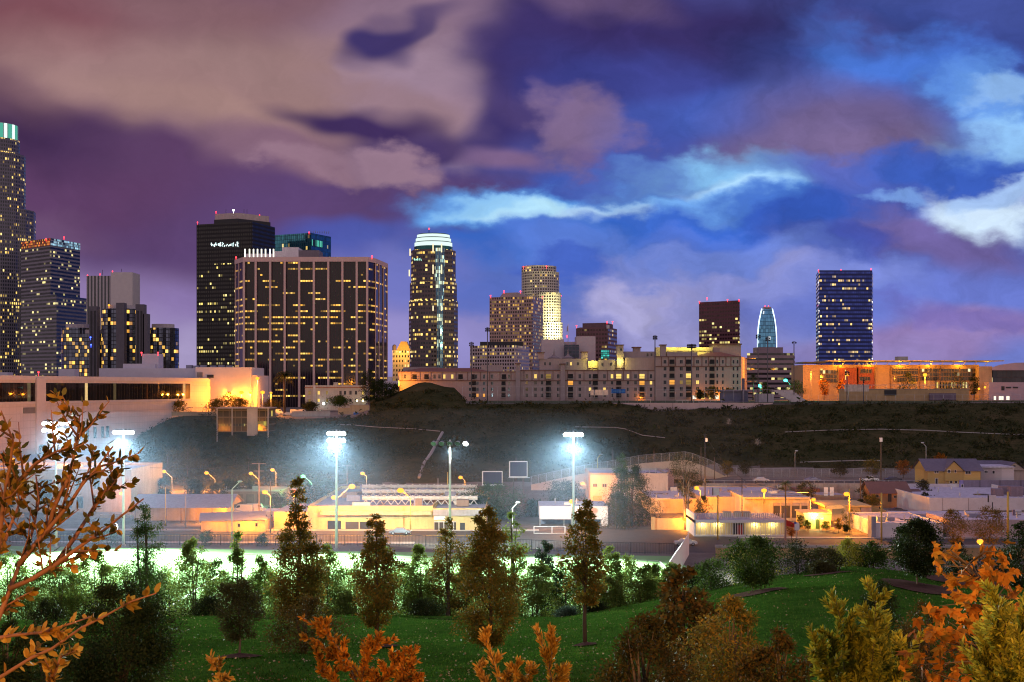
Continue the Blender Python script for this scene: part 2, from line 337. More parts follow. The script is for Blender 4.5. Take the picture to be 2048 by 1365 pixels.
# ---------------------------------------------------------------- terrain
# photo column -> [(distance, height)] for the valley, the far hillside and its plateau
TC = [(-1500, [(0, 0), (430, 0), (700, 12), (900, 20)]), (200, [(0, 0), (430, 0), (640, 6), (900, 20)]),
      (300, [(0, 0), (385, 0), (430, 4), (500, 13), (535, 19.5), (600, 20.5), (900, 22)]), (430, [(0, 0), (380, 0), (430, 5), (490, 16), (530, 20.3), (600, 21), (900, 22)]),
      (560, [(0, 0), (395, 0), (430, 3), (480, 11), (535, 17.5), (560, 19.8), (600, 21), (900, 22)]), (700, [(0, 0), (415, 0), (480, 9), (540, 18.6), (565, 20.2), (600, 21), (900, 22)]),
      (765, [(0, 0), (420, 0), (540, 20.5), (570, 24), (610, 28), (650, 26), (900, 23)]), (850, [(0, 0), (425, 0), (530, 21), (570, 30), (600, 34.5), (630, 33), (655, 25), (900, 25)]),
      (905, [(0, 0), (425, 0), (530, 21), (565, 28), (590, 32), (620, 31), (650, 25.5), (900, 25)]), (940, [(0, 0), (425, 0), (540, 22.8), (562, 25), (900, 25)]),
      (1240, [(0, 0), (420, 0), (432, 2), (560, 24.9), (900, 25)]), (1330, [(0, 0), (420, 0), (432, 2), (545, 21.0), (562, 22.3), (566, 24.9), (900, 25)]), (1470, [(0, 0), (372, 0), (375, 4.2), (435, 4.6), (545, 21.4), (562, 22.0), (566, 24.9), (900, 25)]),
      (1545, [(0, 0), (366, 0), (369, 4.2), (430, 4.6), (556, 24.2), (562, 24.9), (900, 25)]),
      (1800, [(0, 0), (366, 0), (369, 4.2), (425, 4.6), (558, 24.9), (900, 25)]), (2010, [(0, 0), (366, 0), (369, 4.0), (425, 4.6), (560, 25.2), (900, 25)]), (3600, [(0, 0), (366, 0), (369, 3), (425, 4.6), (560, 25), (900, 25)])]
def ground_z(px, Y):
    for (a, pa), (b, pb) in zip(TC[:-1], TC[1:]):
        if px <= b or b == TC[-1][0]:
            t = min(1, max(0, (px-a)/(b-a))); t = t*t*(3-2*t)
            za = np.interp(Y, [p[0] for p in pa], [p[1] for p in pa]); zb = np.interp(Y, [p[0] for p in pb], [p[1] for p in pb])
            return za*(1-t)+zb*t
def hnoise(x, y):
    return (math.sin(x*.11+1.3*math.sin(y*.07))*math.sin(y*.13+.7)+.6*math.sin(x*.31+y*.21)*math.sin(y*.27-x*.17)+.35*math.sin(x*.7+1.1)*math.sin(y*.63+.4*math.sin(x*.4)))
def gz(px, Y):
    z = ground_z(px, Y)
    slope = abs(ground_z(px, Y+6)-ground_z(px, Y-6))/12
    if slope > .08 and Y > 380: z += .75*hnoise(X(px, Y), Y)*min(1, (slope-.08)*8)
    return z
def xpx(x, Y): return x/Y*F+1024

def ramp_mat(name, cols, scale, rough=.9, bump=.4, detail=6):
    m = bpy.data.materials.new(name); m.use_nodes = True; k = NT(m.node_tree); g = k.n('ShaderNodeNewGeometry').outputs['Position']
    n = k.noise(g, scale, detail, .65); n2 = k.noise(g, scale*9, 4, .6)
    f = k.m('ADD', k.m('MULTIPLY', n, .65), k.m('MULTIPLY', n2, .35))
    b = k.n('ShaderNodeBsdfPrincipled'); k.set(b.inputs['Base Color'], k.ramp(f, cols)); b.inputs['Roughness'].default_value = rough; b.inputs['Specular IOR Level'].default_value = 0.0
    bp = k.n('ShaderNodeBump'); bp.inputs['Strength'].default_value = bump; bp.inputs['Distance'].default_value = .3; k.set(bp.inputs['Height'], n2); k.set(b.inputs['Normal'], bp.outputs[0])
    o = k.n('ShaderNodeOutputMaterial'); k.set(o.inputs[0], b.outputs[0]); return m
M_hill = ramp_mat('hillside_soil', [(.3, (.018, .024, .011)), (.5, (.046, .046, .02)), (.72, (.10, .075, .038))], .06)
M_town = ramp_mat('town_ground', [(.3, (.10, .09, .08)), (.5, (.16, .14, .125)), (.7, (.22, .20, .18))], .08)
M_lawn = ramp_mat('lawn_grass', [(.3, (.018, .062, .008)), (.5, (.036, .098, .013)), (.7, (.07, .135, .02))], .5, .9, .8, 8)
M_turf = ramp_mat('field_turf', [(.3, (.16, .30, .12)), (.7, (.22, .36, .16))], .15, .9, .2)
M_mulch = ramp_mat('bark_mulch', [(.3, (.09, .055, .045)), (.7, (.24, .15, .12))], 3, .95, .9)

def grid_mesh(name, pxs, Ys, zf, mats, matf=None):
    nx, ny = len(pxs), len(Ys); V = []; Fc = []; mi = []
    for Y in Ys:
        for px in pxs: V.append((X(px, Y), Y, zf(px, Y)))
    for j in range(ny-1):
        for i in range(nx-1):
            Fc.append((j*nx+i, j*nx+i+1, (j+1)*nx+i+1, (j+1)*nx+i)); mi.append(matf((pxs[i]+pxs[i+1])/2, (Ys[j]+Ys[j+1])/2) if matf else 0)
    me = bpy.data.meshes.new(name); me.from_pydata(V, [], Fc)
    for m in mats: me.materials.append(m)
    me.polygons.foreach_set('material_index', mi); me.polygons.foreach_set('use_smooth', [True]*len(Fc)); me.update()
    o = bpy.data.objects.new(name, me); COL.objects.link(o); return o
pxs = list(range(-1500, -100, 100))+list(range(-100, 2180, 12))+list(range(2200, 3700, 100))
Ys = [120, 150, 200, 260, 320, 350, 364, 366, 368, 370]+list(range(374, 640, 3))+[645, 655, 665, 690, 740, 820, 950, 1300, 2000, 4000, 9000]
is_hill = lambda px, Y: 1 if (Y > 392 and Y < 640 and ground_z(px, Y) > (5.2 if px > 1400 else .6) and ground_z(px, Y) < 36 and not (px > 935 and Y > 561) and not (440 < px < 745 and Y > 548) and not (px < 440 and Y > 538)) else 0
structure(grid_mesh('ground', pxs, Ys, gz, [M_town, M_hill], is_hill))

# park lawn in front: slopes away from the viewer and drops behind its far edge
EDGE = [(-3000, 15), (0, 15.0), (500, 15.4), (1000, 15.3), (1120, 15.2), (1300, 16.4), (1420, 17.2), (1540, 18.2), (1700, 19.0), (1850, 18.4), (2048, 18.0), (5000, 18)]
def lawn_z(px, Y):
    e = np.interp(px, [p[0] for p in EDGE], [p[1] for p in EDGE]); near = 23.0
    if Y < 40: return near+(40-Y)*.185 if Y > 0 else 30.4
    if Y <= 95:
        t = (Y-40)/55; hump = .9*math.sin(math.pi*t)*max(0, min(1, (px-1250)/300))
        return near+(e-near)*t+hump*.5+.12*math.sin(X(px, Y)*.5)*math.sin(Y*.3)
    return max(-.6, e-(Y-95)*.33)
lp = [-9000, -4000, -2000, -1000]+list(range(-500, 2600, 24))+[3000, 4500, 6000, 9000]
ly = [-60, -20, -6, -1.5]+[2, 5, 9, 14, 20, 26, 32, 36]+[40+1.5*i for i in range(38)]+[97, 100, 104, 108, 114, 122, 130, 136]
def lawn_grid():
    V = []; Fc = []
    nx = len(lp)
    for Y in ly:
        Yy = max(Y, 14)
        for px in lp: V.append((X(px, Yy), Y, lawn_z(px, Y)))
    for j in range(len(ly)-1):
        for i in range(nx-1): Fc.append((j*nx+i, j*nx+i+1, (j+1)*nx+i+1, (j+1)*nx+i))
    me = bpy.data.meshes.new('lawn'); me.from_pydata(V, [], Fc); me.materials.append(M_lawn); me.polygons.foreach_set('use_smooth', [True]*len(Fc)); me.update()
    o = bpy.data.objects.new('lawn', me); COL.objects.link(o); return structure(o)
lawn_grid()
# sports field with markings, street and kerbs in the valley
def sheet(name, pts, z, m): 
    b = MB(); b.face([(x, y, z) for x, y in pts]); return structure(b.build(name, m))
b = MB(); FX0, FX1 = -118, 31.0
sheet('sports_field', [(FX0, 138), (FX1, 138), (FX1, 246), (FX0, 264)], .03, M_turf)
b.box(FX0+6, FX1-4, 146, 146.3, .035, .045)
for x0, y0, x1, y1 in ((FX0+6, 257, FX1-4, 240), (FX0+6, 251, FX1-4, 234)): b.obox(((x0+x1)/2, (y0+y1)/2), math.atan2(y1-y0, x1-x0), math.hypot(x1-x0, y1-y0)/2, .15, .035, .045)
for x in (FX0+6, -50, FX1-4): b.box(x, x+.3, 146.3, 239, .035, .044)
structure(b.build('field_lines', M_white))
sheet('street', [(-300, 272), (-20, 268), (20, 254), (45, 250), (300, 250), (300, 273), (48, 275), (34, 296), (14, 296), (6, 289), (-300, 291)], .025, M_asph)
b = MB()
for y in (280.2, 280.6): b.box(-200, -2, y, y+.14, .03, .035)
for y in (261.8, 262.2): b.box(50, 200, y, y+.14, .03, .035)
structure(b.build('road_marking', mat('road_yellow', (.5, .36, .05))))
for nm, pts in (('pavement', [(-300, 291), (6, 289), (6, 292), (-300, 295)]), ('pavement', [(48, 275), (300, 273), (300, 276), (48, 277)]), ('pavement', [(-300, 269), (-20, 265), (-20, 268), (-300, 272)])):
    b = MB(); b.prism(pts, -.2, .15); structure(b.build(nm, M_conc))
b = MB(); b.face([(x, y, .028) for x, y in ((X(1590, 280), 277), (X(1700, 280), 277), (X(1700, 291), 290), (X(1597, 291), 290))]); structure(b.build('forecourt', M_asph))
# upper road along the foot of the hill
b = MB(); b.box(X(1410, 385), X(2250, 385), 377, 391, 4.25, 4.33); structure(b.build('upper_road', M_asph))
# playing field on the plateau
b = MB(); b.face([(X(940, 563), 563, 25.02+0), (X(2300, 563), 563, 25.06), (X(2300, 648), 648, 25.3), (X(940, 648), 648, 25.3)]); structure(b.build('plateau_field', ramp_mat('dusty_turf', [(.3, (.04, .06, .035)), (.7, (.09, .10, .06))], .1)))
# ---------------------------------------------------------------- skyline
def foot(pts): return [(X(px, Y), Y) for px, Y in pts]
def tower(name, label, pts, top_py, Yref, fac, roof=None, zb=18, cat='skyscraper', part='wall', parent=None):
    pf = foot(pts); cx = sum(p[0] for p in pf)/len(pf); cy = sum(p[1] for p in pf)/len(pf)
    r = parent or thing(name, label, cat, (cx, cy, zb))
    b = MB(); b.prism(pf, zb, Zp(top_py, Yref), 0, 1); b.build(part, [fac, roof or M_roofgrey], r); return r
def slab(parent, name, px0, px1, py0, py1, Y, d, m, top=None):
    """box whose front spans px0..px1 and py0 (top)..py1 at distance Y, d metres deep"""
    b = MB(); b.box(X(px0, Y), X(px1, Y), Y, Y+d, Zp(py1, Y), Zp(py0, Y), 0, 1 if top else None)
    return b.build(name, [m, top] if top else m, parent)
def beacons(parent, spots, r=.9, m=None, name='beacon'):
    for px, py, Y in spots:
        b = MB(); p = P(px, py, Y); b.ball(p, r*.72, r*.72, r*.72, 8, 5); b.tube([p-Vector((0, 0, 2.6*r)), p], .15*r, 4); b.build(name, m or M_beacon, parent, smooth=True)
def tube_part(parent, name, pts, r, m, n=6):
    b = MB(); b.tube(pts, r, n); return b.build(name, m, parent, smooth=True)

def skyline():
    WARM = ((1, .58, .09), (1, .78, .26)); ORNG = ((1, .42, .05), (1, .62, .12))
    # round stepped granite tower with a glowing crown
    f1 = facade('stepped_tower_facade', (.17, .16, .19), bay=2.6, flr=4.1, fx=.55, fy=.6, lit=.20, cols=WARM, power=1.2, seed=1, glass_metal=.3)
    t = thing('skyscraper', 'tallest tower, round stepped granite with a glowing white and green crown', 'skyscraper', (X(-6, 1500), 1500, 15))
    for r, top, n in ((66, 420, 14), (54, 312, 24), (43, 282, 24)):
        b = MB(); b.cyl((X(-6, 1500), 1500+(0 if r < 60 else 12)), PXW(r, 1500), 15, Zp(top, 1500), n, 0, 1); b.build('tier', [f1, M_roofgrey], t)
    b = MB(); c = (X(-6, 1500), 1500)
    b.cyl(c, PXW(40, 1500), Zp(282, 1500), Zp(252, 1500), 24, 0); b.build('crown', mat('crown_stone', (.45, .55, .55)), t)
    for i in range(14):
        a = -math.pi*(i+.5)/14; rr = PXW(40.6, 1500)
        b = MB(); b.obox((c[0]+rr*math.cos(a), c[1]+rr*math.sin(a)), a+math.pi/2, 1.5 if i % 2 else 2.1, .3, Zp(281, 1500), Zp(253, 1500)); b.build('crown_light', glow('crown_glow_a', (.75, 1, .9), 1.6) if i % 2 else glow('crown_glow_b', (.12, .6, .45), .7), t)
    # banded office tower with a coloured top
    f2 = facade('banded_tower_facade', (.21, .20, .235), bay=3.0, flr=4.0, fx=1.01, fy=.52, lit=.10, cols=((.9, .75, .25), (1, .85, .4)), power=1.0, seed=2, clump=.9)
    t = tower('skyscraper', 'grey banded office tower with a red and pale blue lit top', [(42, 1420), (101, 1380), (160, 1432), (120, 1480)], 477, 1380, f2)
    b = MB(); b.prism(foot([(42, 1402), (113, 1362), (174, 1420), (125, 1470)]), 18, Zp(590, 1362), 0, 1); b.build('lower_block', [f2, M_roofgrey], t)
    b = MB(); z0, z1 = Zp(491, 1380), Zp(476.5, 1380)
    b.quad_wall((X(42, 1419), 1419), (X(100.9, 1379), 1379), z0, z1); b.build('lit_top_band', facade('red_band', (.3, .04, .03), bay=2.2, flr=2.6, fx=.8, fy=.7, lit=.8, cols=((1, .12, .03), (1, .5, .05)), power=.8, clump=.3, seed=4), t)
    b = MB(); b.quad_wall((X(101.2, 1379), 1379), (X(160.2, 1431), 1431), z0, z1); b.build('lit_top_band', facade('blue_band', (.3, .4, .45), bay=2.2, flr=2.6, fx=.8, fy=.75, lit=.9, cols=((.25, .55, .8), (.5, .8, .9)), power=.8, clump=.2, seed=5), t)
    beacons(t, [(128, 475, 1380), (92, 478, 1381)], 1.0)
    # striped tower and its blank slab
    f3 = facade('striped_tower_facade', (.42, .38, .40), bay=3.4, flr=90, fx=.5, fy=1.01, lit=0, seed=6, glass_metal=.1)
    t = tower('office_tower', 'narrow grey tower with dark vertical stripes and a blank white slab', [(173, 1300), (222, 1300), (222, 1330), (173, 1330)], 552, 1300, f3)
    slab(t, 'blank_slab', 221.5, 265, 545, 700, 1296, 26, mat('slab_white', (.55, .50, .50), vary=.05)); beacons(t, [(175, 551, 1302), (200, 549, 1302), (225, 543, 1300)], .8)
    tube_part(t, 'antenna', [P(205, 551, 1310), P(205, 540, 1310)], .2, M_dark, 4); tube_part(t, 'antenna', [P(243, 544, 1310), P(243, 538, 1310)], .2, M_dark, 4)
    # hotel made of round glass drums
    f4 = facade('glass_drum_facade', (.02, .02, .028), (.06, .07, .11), bay=2.7, flr=3.3, fx=.86, fy=.82, lit=.17, cols=ORNG, power=1.6, seed=8, glass_metal=.85, clump=.45)
    t = thing('hotel', 'cluster of round mirrored glass hotel towers with orange windows', 'hotel', (X(236, 1120), 1120, 15))
    for px, r, top in ((236, 39, 618), (147, 31, 656), (320, 31, 656), (180, 34, 668)):
        b = MB(); Y = 1100 if px == 236 else 1112; b.cyl((X(px, Y), Y+10), PXW(r, Y), 15, Zp(top, Y), 28, 0, 1); b.build('drum', [f4, M_roofgrey], t)
        b = MB(); b.cyl((X(px, Y), Y+10), PXW(r*.72, Y), Zp(top, Y), Zp(top-8, Y), 20, 0); b.build('cap', mat('cap_concrete', (.42, .38, .40)), t)
    for px0, px1, top in ((178, 194, 613), (271, 288, 609), (286, 295, 628), (232, 248, 606)): slab(t, 'lift_shaft', px0, px1, top, 760, 1082, 8, mat('shaft_concrete', (.12, .11, .13)))
    for px0 in (181, 188, 274, 281): slab(t, 'shaft_slot', px0, px0+3, 622, 755, 1081.6, .5, M_dark)
    beacons(t, [(181, 675, 1081), (182, 690, 1081)], .9, glow('beacon_blue', (.05, .1, 1), 6)); beacons(t, [(218, 611, 1098)], 1.3, M_sodium, 'roof_lamp')
    # black tower with glowing rooftop letters
    f5 = facade('black_tower_facade', (.012, .011, .013), (.012, .012, .016), bay=2.55, flr=4.0, fx=.62, fy=.52, lit=.27, cols=((1, .74, .16), (1, .85, .35)), power=1.1, seed=11, glass_metal=.15, clump=.85, low=138)
    t = tower('skyscraper', 'black square tower with glowing white letters near its top', [(393, 1312), (505, 1290), (550, 1335), (440, 1360)], 444, 1290, f5, M_dark)
    b = MB(); b.prism(foot([(430, 1318), (474, 1308), (538, 1335), (490, 1350)]), Zp(440, 1300), Zp(426, 1308), 0); b.build('penthouse', mat('penthouse_stone', (.50, .40, .38)), t)
    b = MB(); b.prism(foot([(428, 1316), (476, 1306), (541, 1336), (490, 1352)]), Zp(446, 1290)+.5, Zp(438, 1308), 0); b.build('penthouse_base', M_dark, t)
    rg = random.Random(4)
    def on_face(px, py, off=.4):
        a = (px-393)/(505-393); Y = 1312+(1290-1312)*a-off; return P(px, py, Y)
    for i, ch in enumerate(range(13)):         # blurred tower letters, too soft in the photo to spell
        b = MB(); px = 422+i*4.3; h = rg.choice((7, 9, 10)); y0 = 494+rg.uniform(-2, 1)
        for q in range(rg.choice((2, 3))):
            a = on_face(px+rg.uniform(0, 3), y0-rg.uniform(0, h)); c = on_face(px+rg.uniform(0, 3.6), y0-rg.uniform(0, h)); b.tube([a, c], .32, 4)
        b.build('sign_letter', glow('letters_white', (.75, 1, 1), 2.2), t)
    beacons(t, [(395, 445, 1311), (432, 424, 1316), (519, 431, 1330)], .8); beacons(t, [(467, 421, 1310)], 1.1, M_cool, 'roof_lamp')
    for px in (452, 488, 494): tube_part(t, 'antenna', [P(px, 428, 1325), P(px, 419, 1325)], .2, M_dark, 4)
    # teal tower behind
    f6 = facade('teal_tower_facade', (.02, .07, .10), (.03, .14, .20), bay=2.6, flr=4.0, fx=.8, fy=.9, lit=.01, seed=13, glass_metal=.75)
    t = tower('skyscraper', 'teal glass tower with a green lit band, behind the black tower', [(548, 1400), (622, 1378), (662, 1415), (600, 1440)], 466, 1378, f6)
    b = MB(); b.quad_wall((X(624, 1378.5), 1378.5), (X(645, 1398), 1398), Zp(492, 1378), Zp(479, 1378)); b.build('lit_band', facade('green_band', (.02, .10, .09), bay=1.6, flr=7.5, fx=.55, fy=.9, lit=.9, cols=((.08, .75, .5), (.2, .95, .7)), power=1.2, clump=.2, seed=14), t)
    for i in range(9): a = i/9; tube_part(t, 'roof_fin', [P(622+40*a, 466+2*a, 1378+37*a), P(622+40*a, 461+2*a+(i % 2), 1378+37*a)], .35, mat('fin_blue', (.25, .35, .5)), 4)
    beacons(t, [(618, 465, 1378)], .8)
    # broad ribbed office slab
    f7 = facade('ribbed_slab_facade', (.065, .04, .055), (.006, .004, .008), bay=1.36, flr=3.26, fx=.80, fy=1.01, lit=.52, cols=((1, .46, .05), (1, .64, .14)), power=1.25, seed=16, clump=.9, streak=.74, glass_metal=.04)
    ft = [(470, 716), (487, 701), (735, 700), (751, 709), (775, 738), (775, 780), (470, 780)]
    t = tower('office_tower', 'broad dark office slab with pale pink ribs and rows of lit ceilings', ft, 522, 700, f7, M_conc)
    pk = mat('pink_concrete', (.62, .44, .41), vary=.06)
    for px in (488, 511.6, 540.6, 569.6, 598.6, 627.8, 656.7, 685, 713.6, 734.4): b = MB(); b.box(X(px-2.0, 699.6), X(px+2.0, 699.6), 698.9, 700.3, 18, Zp(522, 700)); b.build('rib', pk, t)
    for px, Y in ((471, 715), (478, 709), (751, 708.4), (758.4, 717), (767, 727), (774.6, 737.2)): b = MB(); b.box(X(px-.9, Y), X(px+.9, Y), Y-.5, Y+.6, 18, Zp(522, 700)); b.build('rib', pk, t)
    b = MB(); b.prism(foot([(469, 715.5), (486.5, 700), (735.5, 699), (751.8, 708), (776, 738), (776, 781), (469, 781)]), Zp(524, 700), Zp(514.5, 700)); b.build('cornice', pk, t)
    wb = mat('rooftop_white', (.60, .56, .58))
    for px0, px1, py in ((548, 564, 503), (564, 597, 495), (597, 638, 501), (490, 548, 508)): slab(t, 'rooftop_plant', px0, px1, py, 516, 735, 15, wb if px1 < 600 else mat('rooftop_grey', (.16, .14, .16)))
    for px in (490, 499, 507, 515, 523, 531, 540, 547): tube_part(t, 'light_fin', [P(px, 515, 722), P(px, 498.5, 722)], .34, glow('fin_white', (1, .97, .8), 3), 5)
    beacons(t, [(472, 515, 716), (744, 513, 703)], .6)
    # octagonal tower with a white crown
    f8 = facade('octagon_facade', (.11, .08, .09), (.02, .02, .03), bay=2.6, flr=4.0, fx=.74, fy=.5, lit=.24, cols=WARM, power=1.25, seed=18, clump=.8)
    t = thing('skyscraper', 'stepped octagonal tower with a bright white crown and blue glass bay', 'skyscraper', (X(863, 1200), 1225, 15)); c = (X(863.5, 1200), 1225)
    for r, top in ((50, 600), (48, 563), (45.5, 497)): b = MB(); b.cyl(c, PXW(r, 1200), 15, Zp(top, 1200), 12, 0, 1); b.build('tier', [f8, M_roofgrey], t)
    b = MB(); b.cyl(c, PXW(39.5, 1200), Zp(497, 1200), Zp(489, 1200), 20); b.build('crown_base', mat('teal_glass', (.02, .14, .14), .2, .4), t)
    for r, a, d in ((38.5, 489, 481), (36, 479.5, 472.5), (33.5, 471, 465)):
        b = MB(); b.cyl(c, PXW(r, 1200), Zp(a, 1200), Zp(d, 1200), 20); b.build('crown_ring', glow('ring_white', (.80, 1, .95), 1.05), t)
    for r, a, d in ((37.6, 481, 479.3), (35, 472.7, 470.8), (31, 465, 463)): b = MB(); b.cyl(c, PXW(r, 1200), Zp(a, 1200), Zp(d, 1200), 20); b.build('crown_ledge', mat('ledge_dark', (.05, .09, .09)), t)
    fb = facade('blue_bay_facade', (.2, .24, .26), (.03, .09, .17), bay=1.5, flr=3.4, fx=.7, fy=.9, lit=.42, cols=((.5, .85, .8), (1, .95, .5)), power=.9, seed=20, clump=.7, glass_metal=.7)
    b = MB(); b.cyl((X(874.5, 1176), 1208), PXW(11.5, 1176), 15, Zp(489, 1176), 14, 0); b.build('glass_bay', fb, t)
    for px, a, d in ((866, 505, 488), (883, 505, 488), (866, 548, 530), (883, 548, 530), (820, 512, 498), (818.5, 553, 540), (866, 622, 612), (883, 622, 612)): tube_part(t, 'uplight', [P(px, a, 1181), P(px, d, 1181)], .6, glow('uplight_warm', (1, .85, .5), 1.3), 5)
    rg = random.Random(9)
    for i in range(5):
        b = MB()
        for q in range(2): b.tube([P(828+i*3.2+rg.uniform(0, 2), 522-rg.uniform(0, 6), 1178), P(828+i*3.2+rg.uniform(0, 2.6), 522-rg.uniform(0, 6), 1178)], .3, 4)
        b.build('sign_letter', glow('letters_green', (.5, 1, .75), 1.6), t)
    beacons(t, [(858, 458, 1220)], 1.0); tube_part(t, 'antenna', [P(858, 466, 1220), P(858, 459, 1220)], .3, M_dark, 4)
    # small old tower with a lit gable
    f9 = facade('old_tower_facade', (.45, .36, .25), bay=2.2, flr=3.6, fx=.45, fy=.5, lit=.25, cols=WARM, power=.8, seed=22)
    t = tower('old_tower', 'small old cream tower with an orange lit gabled top', [(785, 1000), (819, 1000), (819, 1020), (785, 1020)], 701, 1000, f9)
    b = MB(); z0, z1 = Zp(701, 1000), Zp(683, 1000); x0, x1, xm = X(792, 1000), X(820, 1000), X(801, 1000)
    for y in (1003, 1016): b.face([(x0, y, z0), (x1, y, z0), (X(812, 1000), y, z1), (xm, y, z1)] if y == 1003 else [(x1, y, z0), (x0, y, z0), (xm, y, z1), (X(812, 1000), y, z1)])
    b.face([(xm, 1003, z1), (X(812, 1000), 1003, z1), (X(812, 1000), 1016, z1), (xm, 1016, z1)]); b.face([(x0, 1016, z0), (x0, 1003, z0), (xm, 1003, z1), (xm, 1016, z1)]); b.face([(x1, 1003, z0), (x1, 1016, z0), (X(812, 1000), 1016, z1), (X(812, 1000), 1003, z1)])
    b.build('gabled_roof', mat('gable_ochre', (.5, .34, .12)), t); b = MB(); b.cyl((X(788, 1000), 1003), 1.6, Zp(701, 1000), Zp(694, 1000), 10); b.ball((X(788, 1000), 1003, Zp(694, 1000)), 1.7, 1.7, 2, 10, 5); b.build('turret', mat('turret_dark', (.18, .13, .12)), t)
    point('floodlight', P(796, 703, 990), (1, .5, .06), 9000, t, .5); point('floodlight', P(811, 703, 990), (1, .5, .06), 9000, t, .5)
    # brown grid tower with a hipped top
    f10 = facade('brown_grid_facade', (.36, .25, .24), (.02, .016, .018), bay=1.9, flr=2.72, fx=.62, fy=.58, lit=.26, cols=((1, .5, .07), (.9, .6, .15)), power=.65, seed=24, clump=.6)
    t = tower('office_tower', 'brown gridded office tower with a hipped roof', [(979, 1012), (1065, 1000), (1086, 1035), (1000, 1050)], 593, 1000, f10, mat('brown_roof', (.25, .17, .16)))
    b = MB(); z0, z1 = Zp(593, 1000), Zp(584.5, 1008); lo = foot([(999, 1015), (1056, 1006), (1062, 1020), (1008, 1030)]); hi = foot([(1006, 1017), (1035, 1012), (1044, 1020), (1014, 1026)])
    for i in range(4): j = (i+1) % 4; b.face([(*lo[i], z0), (*lo[j], z0), (*hi[j], z1), (*hi[i], z1)])
    b.face([(*p, z1) for p in hi]); b.build('hipped_roof', mat('hip_stone', (.30, .24, .22)), t); beacons(t, [(981, 592, 1011), (1008, 583, 1013), (1041, 583, 1013), (1085, 594, 1030)], .7)
    # round pale tower
    f11 = facade('round_pale_facade', (.56, .52, .44), (.03, .03, .035), bay=2.3, flr=2.45, fx=.62, fy=.6, lit=.14, cols=WARM, power=.9, seed=26)
    t = thing('office_tower', 'round cream stepped tower with its curved flank floodlit white', 'skyscraper', (X(1080, 1150), 1170, 15))
    for px, r, top, Y in ((1078, 35, 534, 1172), (1081, 37.5, 546, 1170), (1097, 25.5, 587, 1150), (1099, 26.5, 646, 1147)): b = MB(); b.cyl((X(px, Y), Y), PXW(r, Y), 15, Zp(top, Y), 26, 0, 1); b.build('tier', [f11, M_conc], t)
    for a, d in ((640, 595), (674, 652)): point('floodlight', P(1124, a, 1118), (1, .92, .45), 52000, t, .6); point('floodlight', P(1109, a, 1112), (1, .92, .45), 26000, t, .6)
    beacons(t, [(1047, 534, 1160), (1093, 533, 1150), (1122, 592, 1150)], .8)
    # low gridded block with a dark penthouse
    f12 = facade('low_grid_facade', (.50, .42, .42), (.03, .025, .025), bay=1.76, flr=2.35, fx=.6, fy=.58, lit=.2, cols=((1, .55, .08), (1, .75, .25)), power=.75, seed=28)
    t = tower('office_block', 'low pale gridded office block with a dark penthouse', [(940, 862), (1030, 850), (1059, 885), (970, 900)], 691, 850, f12, zb=20, cat='office block'); slab(t, 'penthouse', 960, 1046, 684, 692, 866, 14, M_dark)
    # blank pale boxes and flag
    wl = mat('lavender_wall', (.46, .41, .45), vary=.05)
    t = thing('office_block', 'blank pale boxes with a dark glass corner, below the flag', 'office block', (X(1135, 760), 770, 22)); slab(t, 'wall', 1083, 1128, 679, 770, 760, 20, wl); slab(t, 'wall', 1153, 1191, 673, 770, 764, 22, wl); slab(t, 'linking_wall', 1127.5, 1153.5, 684, 770, 768, 12, wl)
    slab(t, 'dark_glass_corner', 1129, 1158, 690, 716, 757, 6, facade('corner_glass', (.10, .10, .14), (.02, .03, .05), 2.2, 2.2, .85, .8, 0, seed=29)); beacons(t, [(1134, 672, 764)], .5)
    fl = thing('flagpole', 'thin flagpole with a pale flag above the blank boxes', 'flagpole', P(1136, 677, 768)); tube_part(fl, 'pole', [P(1136, 684, 768), P(1136.5, 648, 768)], .16, M_white, 5)
    b = MB(); 
    for i in range(5): a0, a1 = i/5, (i+1)/5; b.face([P(1136-2.4*a0, 650+5*a0, 768+.5*math.sin(i*2)), P(1136-2.4*a0, 662+3*a0, 768+.5*math.sin(i*2)), P(1136-2.4*a1, 662+3*a1, 768+.5*math.sin(i*2+2)), P(1136-2.4*a1, 650+5*a1, 768+.5*math.sin(i*2+2))][::-1])
    b.build('flag', mat('flag_cloth', (.6, .6, .72)), fl)
    # maroon tower with teal window
    f14 = facade('maroon_facade', (.15, .075, .085), (.03, .014, .018), bay=2.0, flr=2.9, fx=.72, fy=.5, lit=.13, cols=WARM, power=1.2, seed=30)
    t = tower('office_tower', 'maroon tower with chamfered shoulders and a teal lit entrance', [(1152, 918), (1160, 903), (1216, 900), (1234, 930), (1190, 950)], 655, 900, f14); b = MB(); b.prism(foot([(1165, 912), (1212, 904), (1226, 930), (1185, 940)]), Zp(655, 905), Zp(646, 905)); b.build('roof_block', mat('maroon_roof', (.14, .08, .09)), t)
    slab(t, 'teal_atrium', 1202, 1219, 700, 718, 899.4, .8, facade('teal_lit', (.02, .1, .1), bay=1.4, flr=1.5, fx=.75, fy=.75, lit=1.2, cols=((.03, .55, .45), (.1, .8, .7)), power=.8, clump=0, seed=31)); beacons(t, [(1153, 652, 915), (1214, 644, 905), (1225, 644, 910)], .6)
    slab(t, 'roof_sign', 1213, 1219, 650.5, 657.5, 898.8, .6, mat('sign_panel', (.55, .5, .5)))
    # dark red slab
    f15 = facade('dark_red_facade', (.11, .045, .06), (.03, .014, .018), bay=2.2, flr=2.85, fx=.78, fy=.5, lit=.34, cols=((1, .74, .18), (1, .85, .35)), power=1.1, seed=33, clump=.8, low=66)
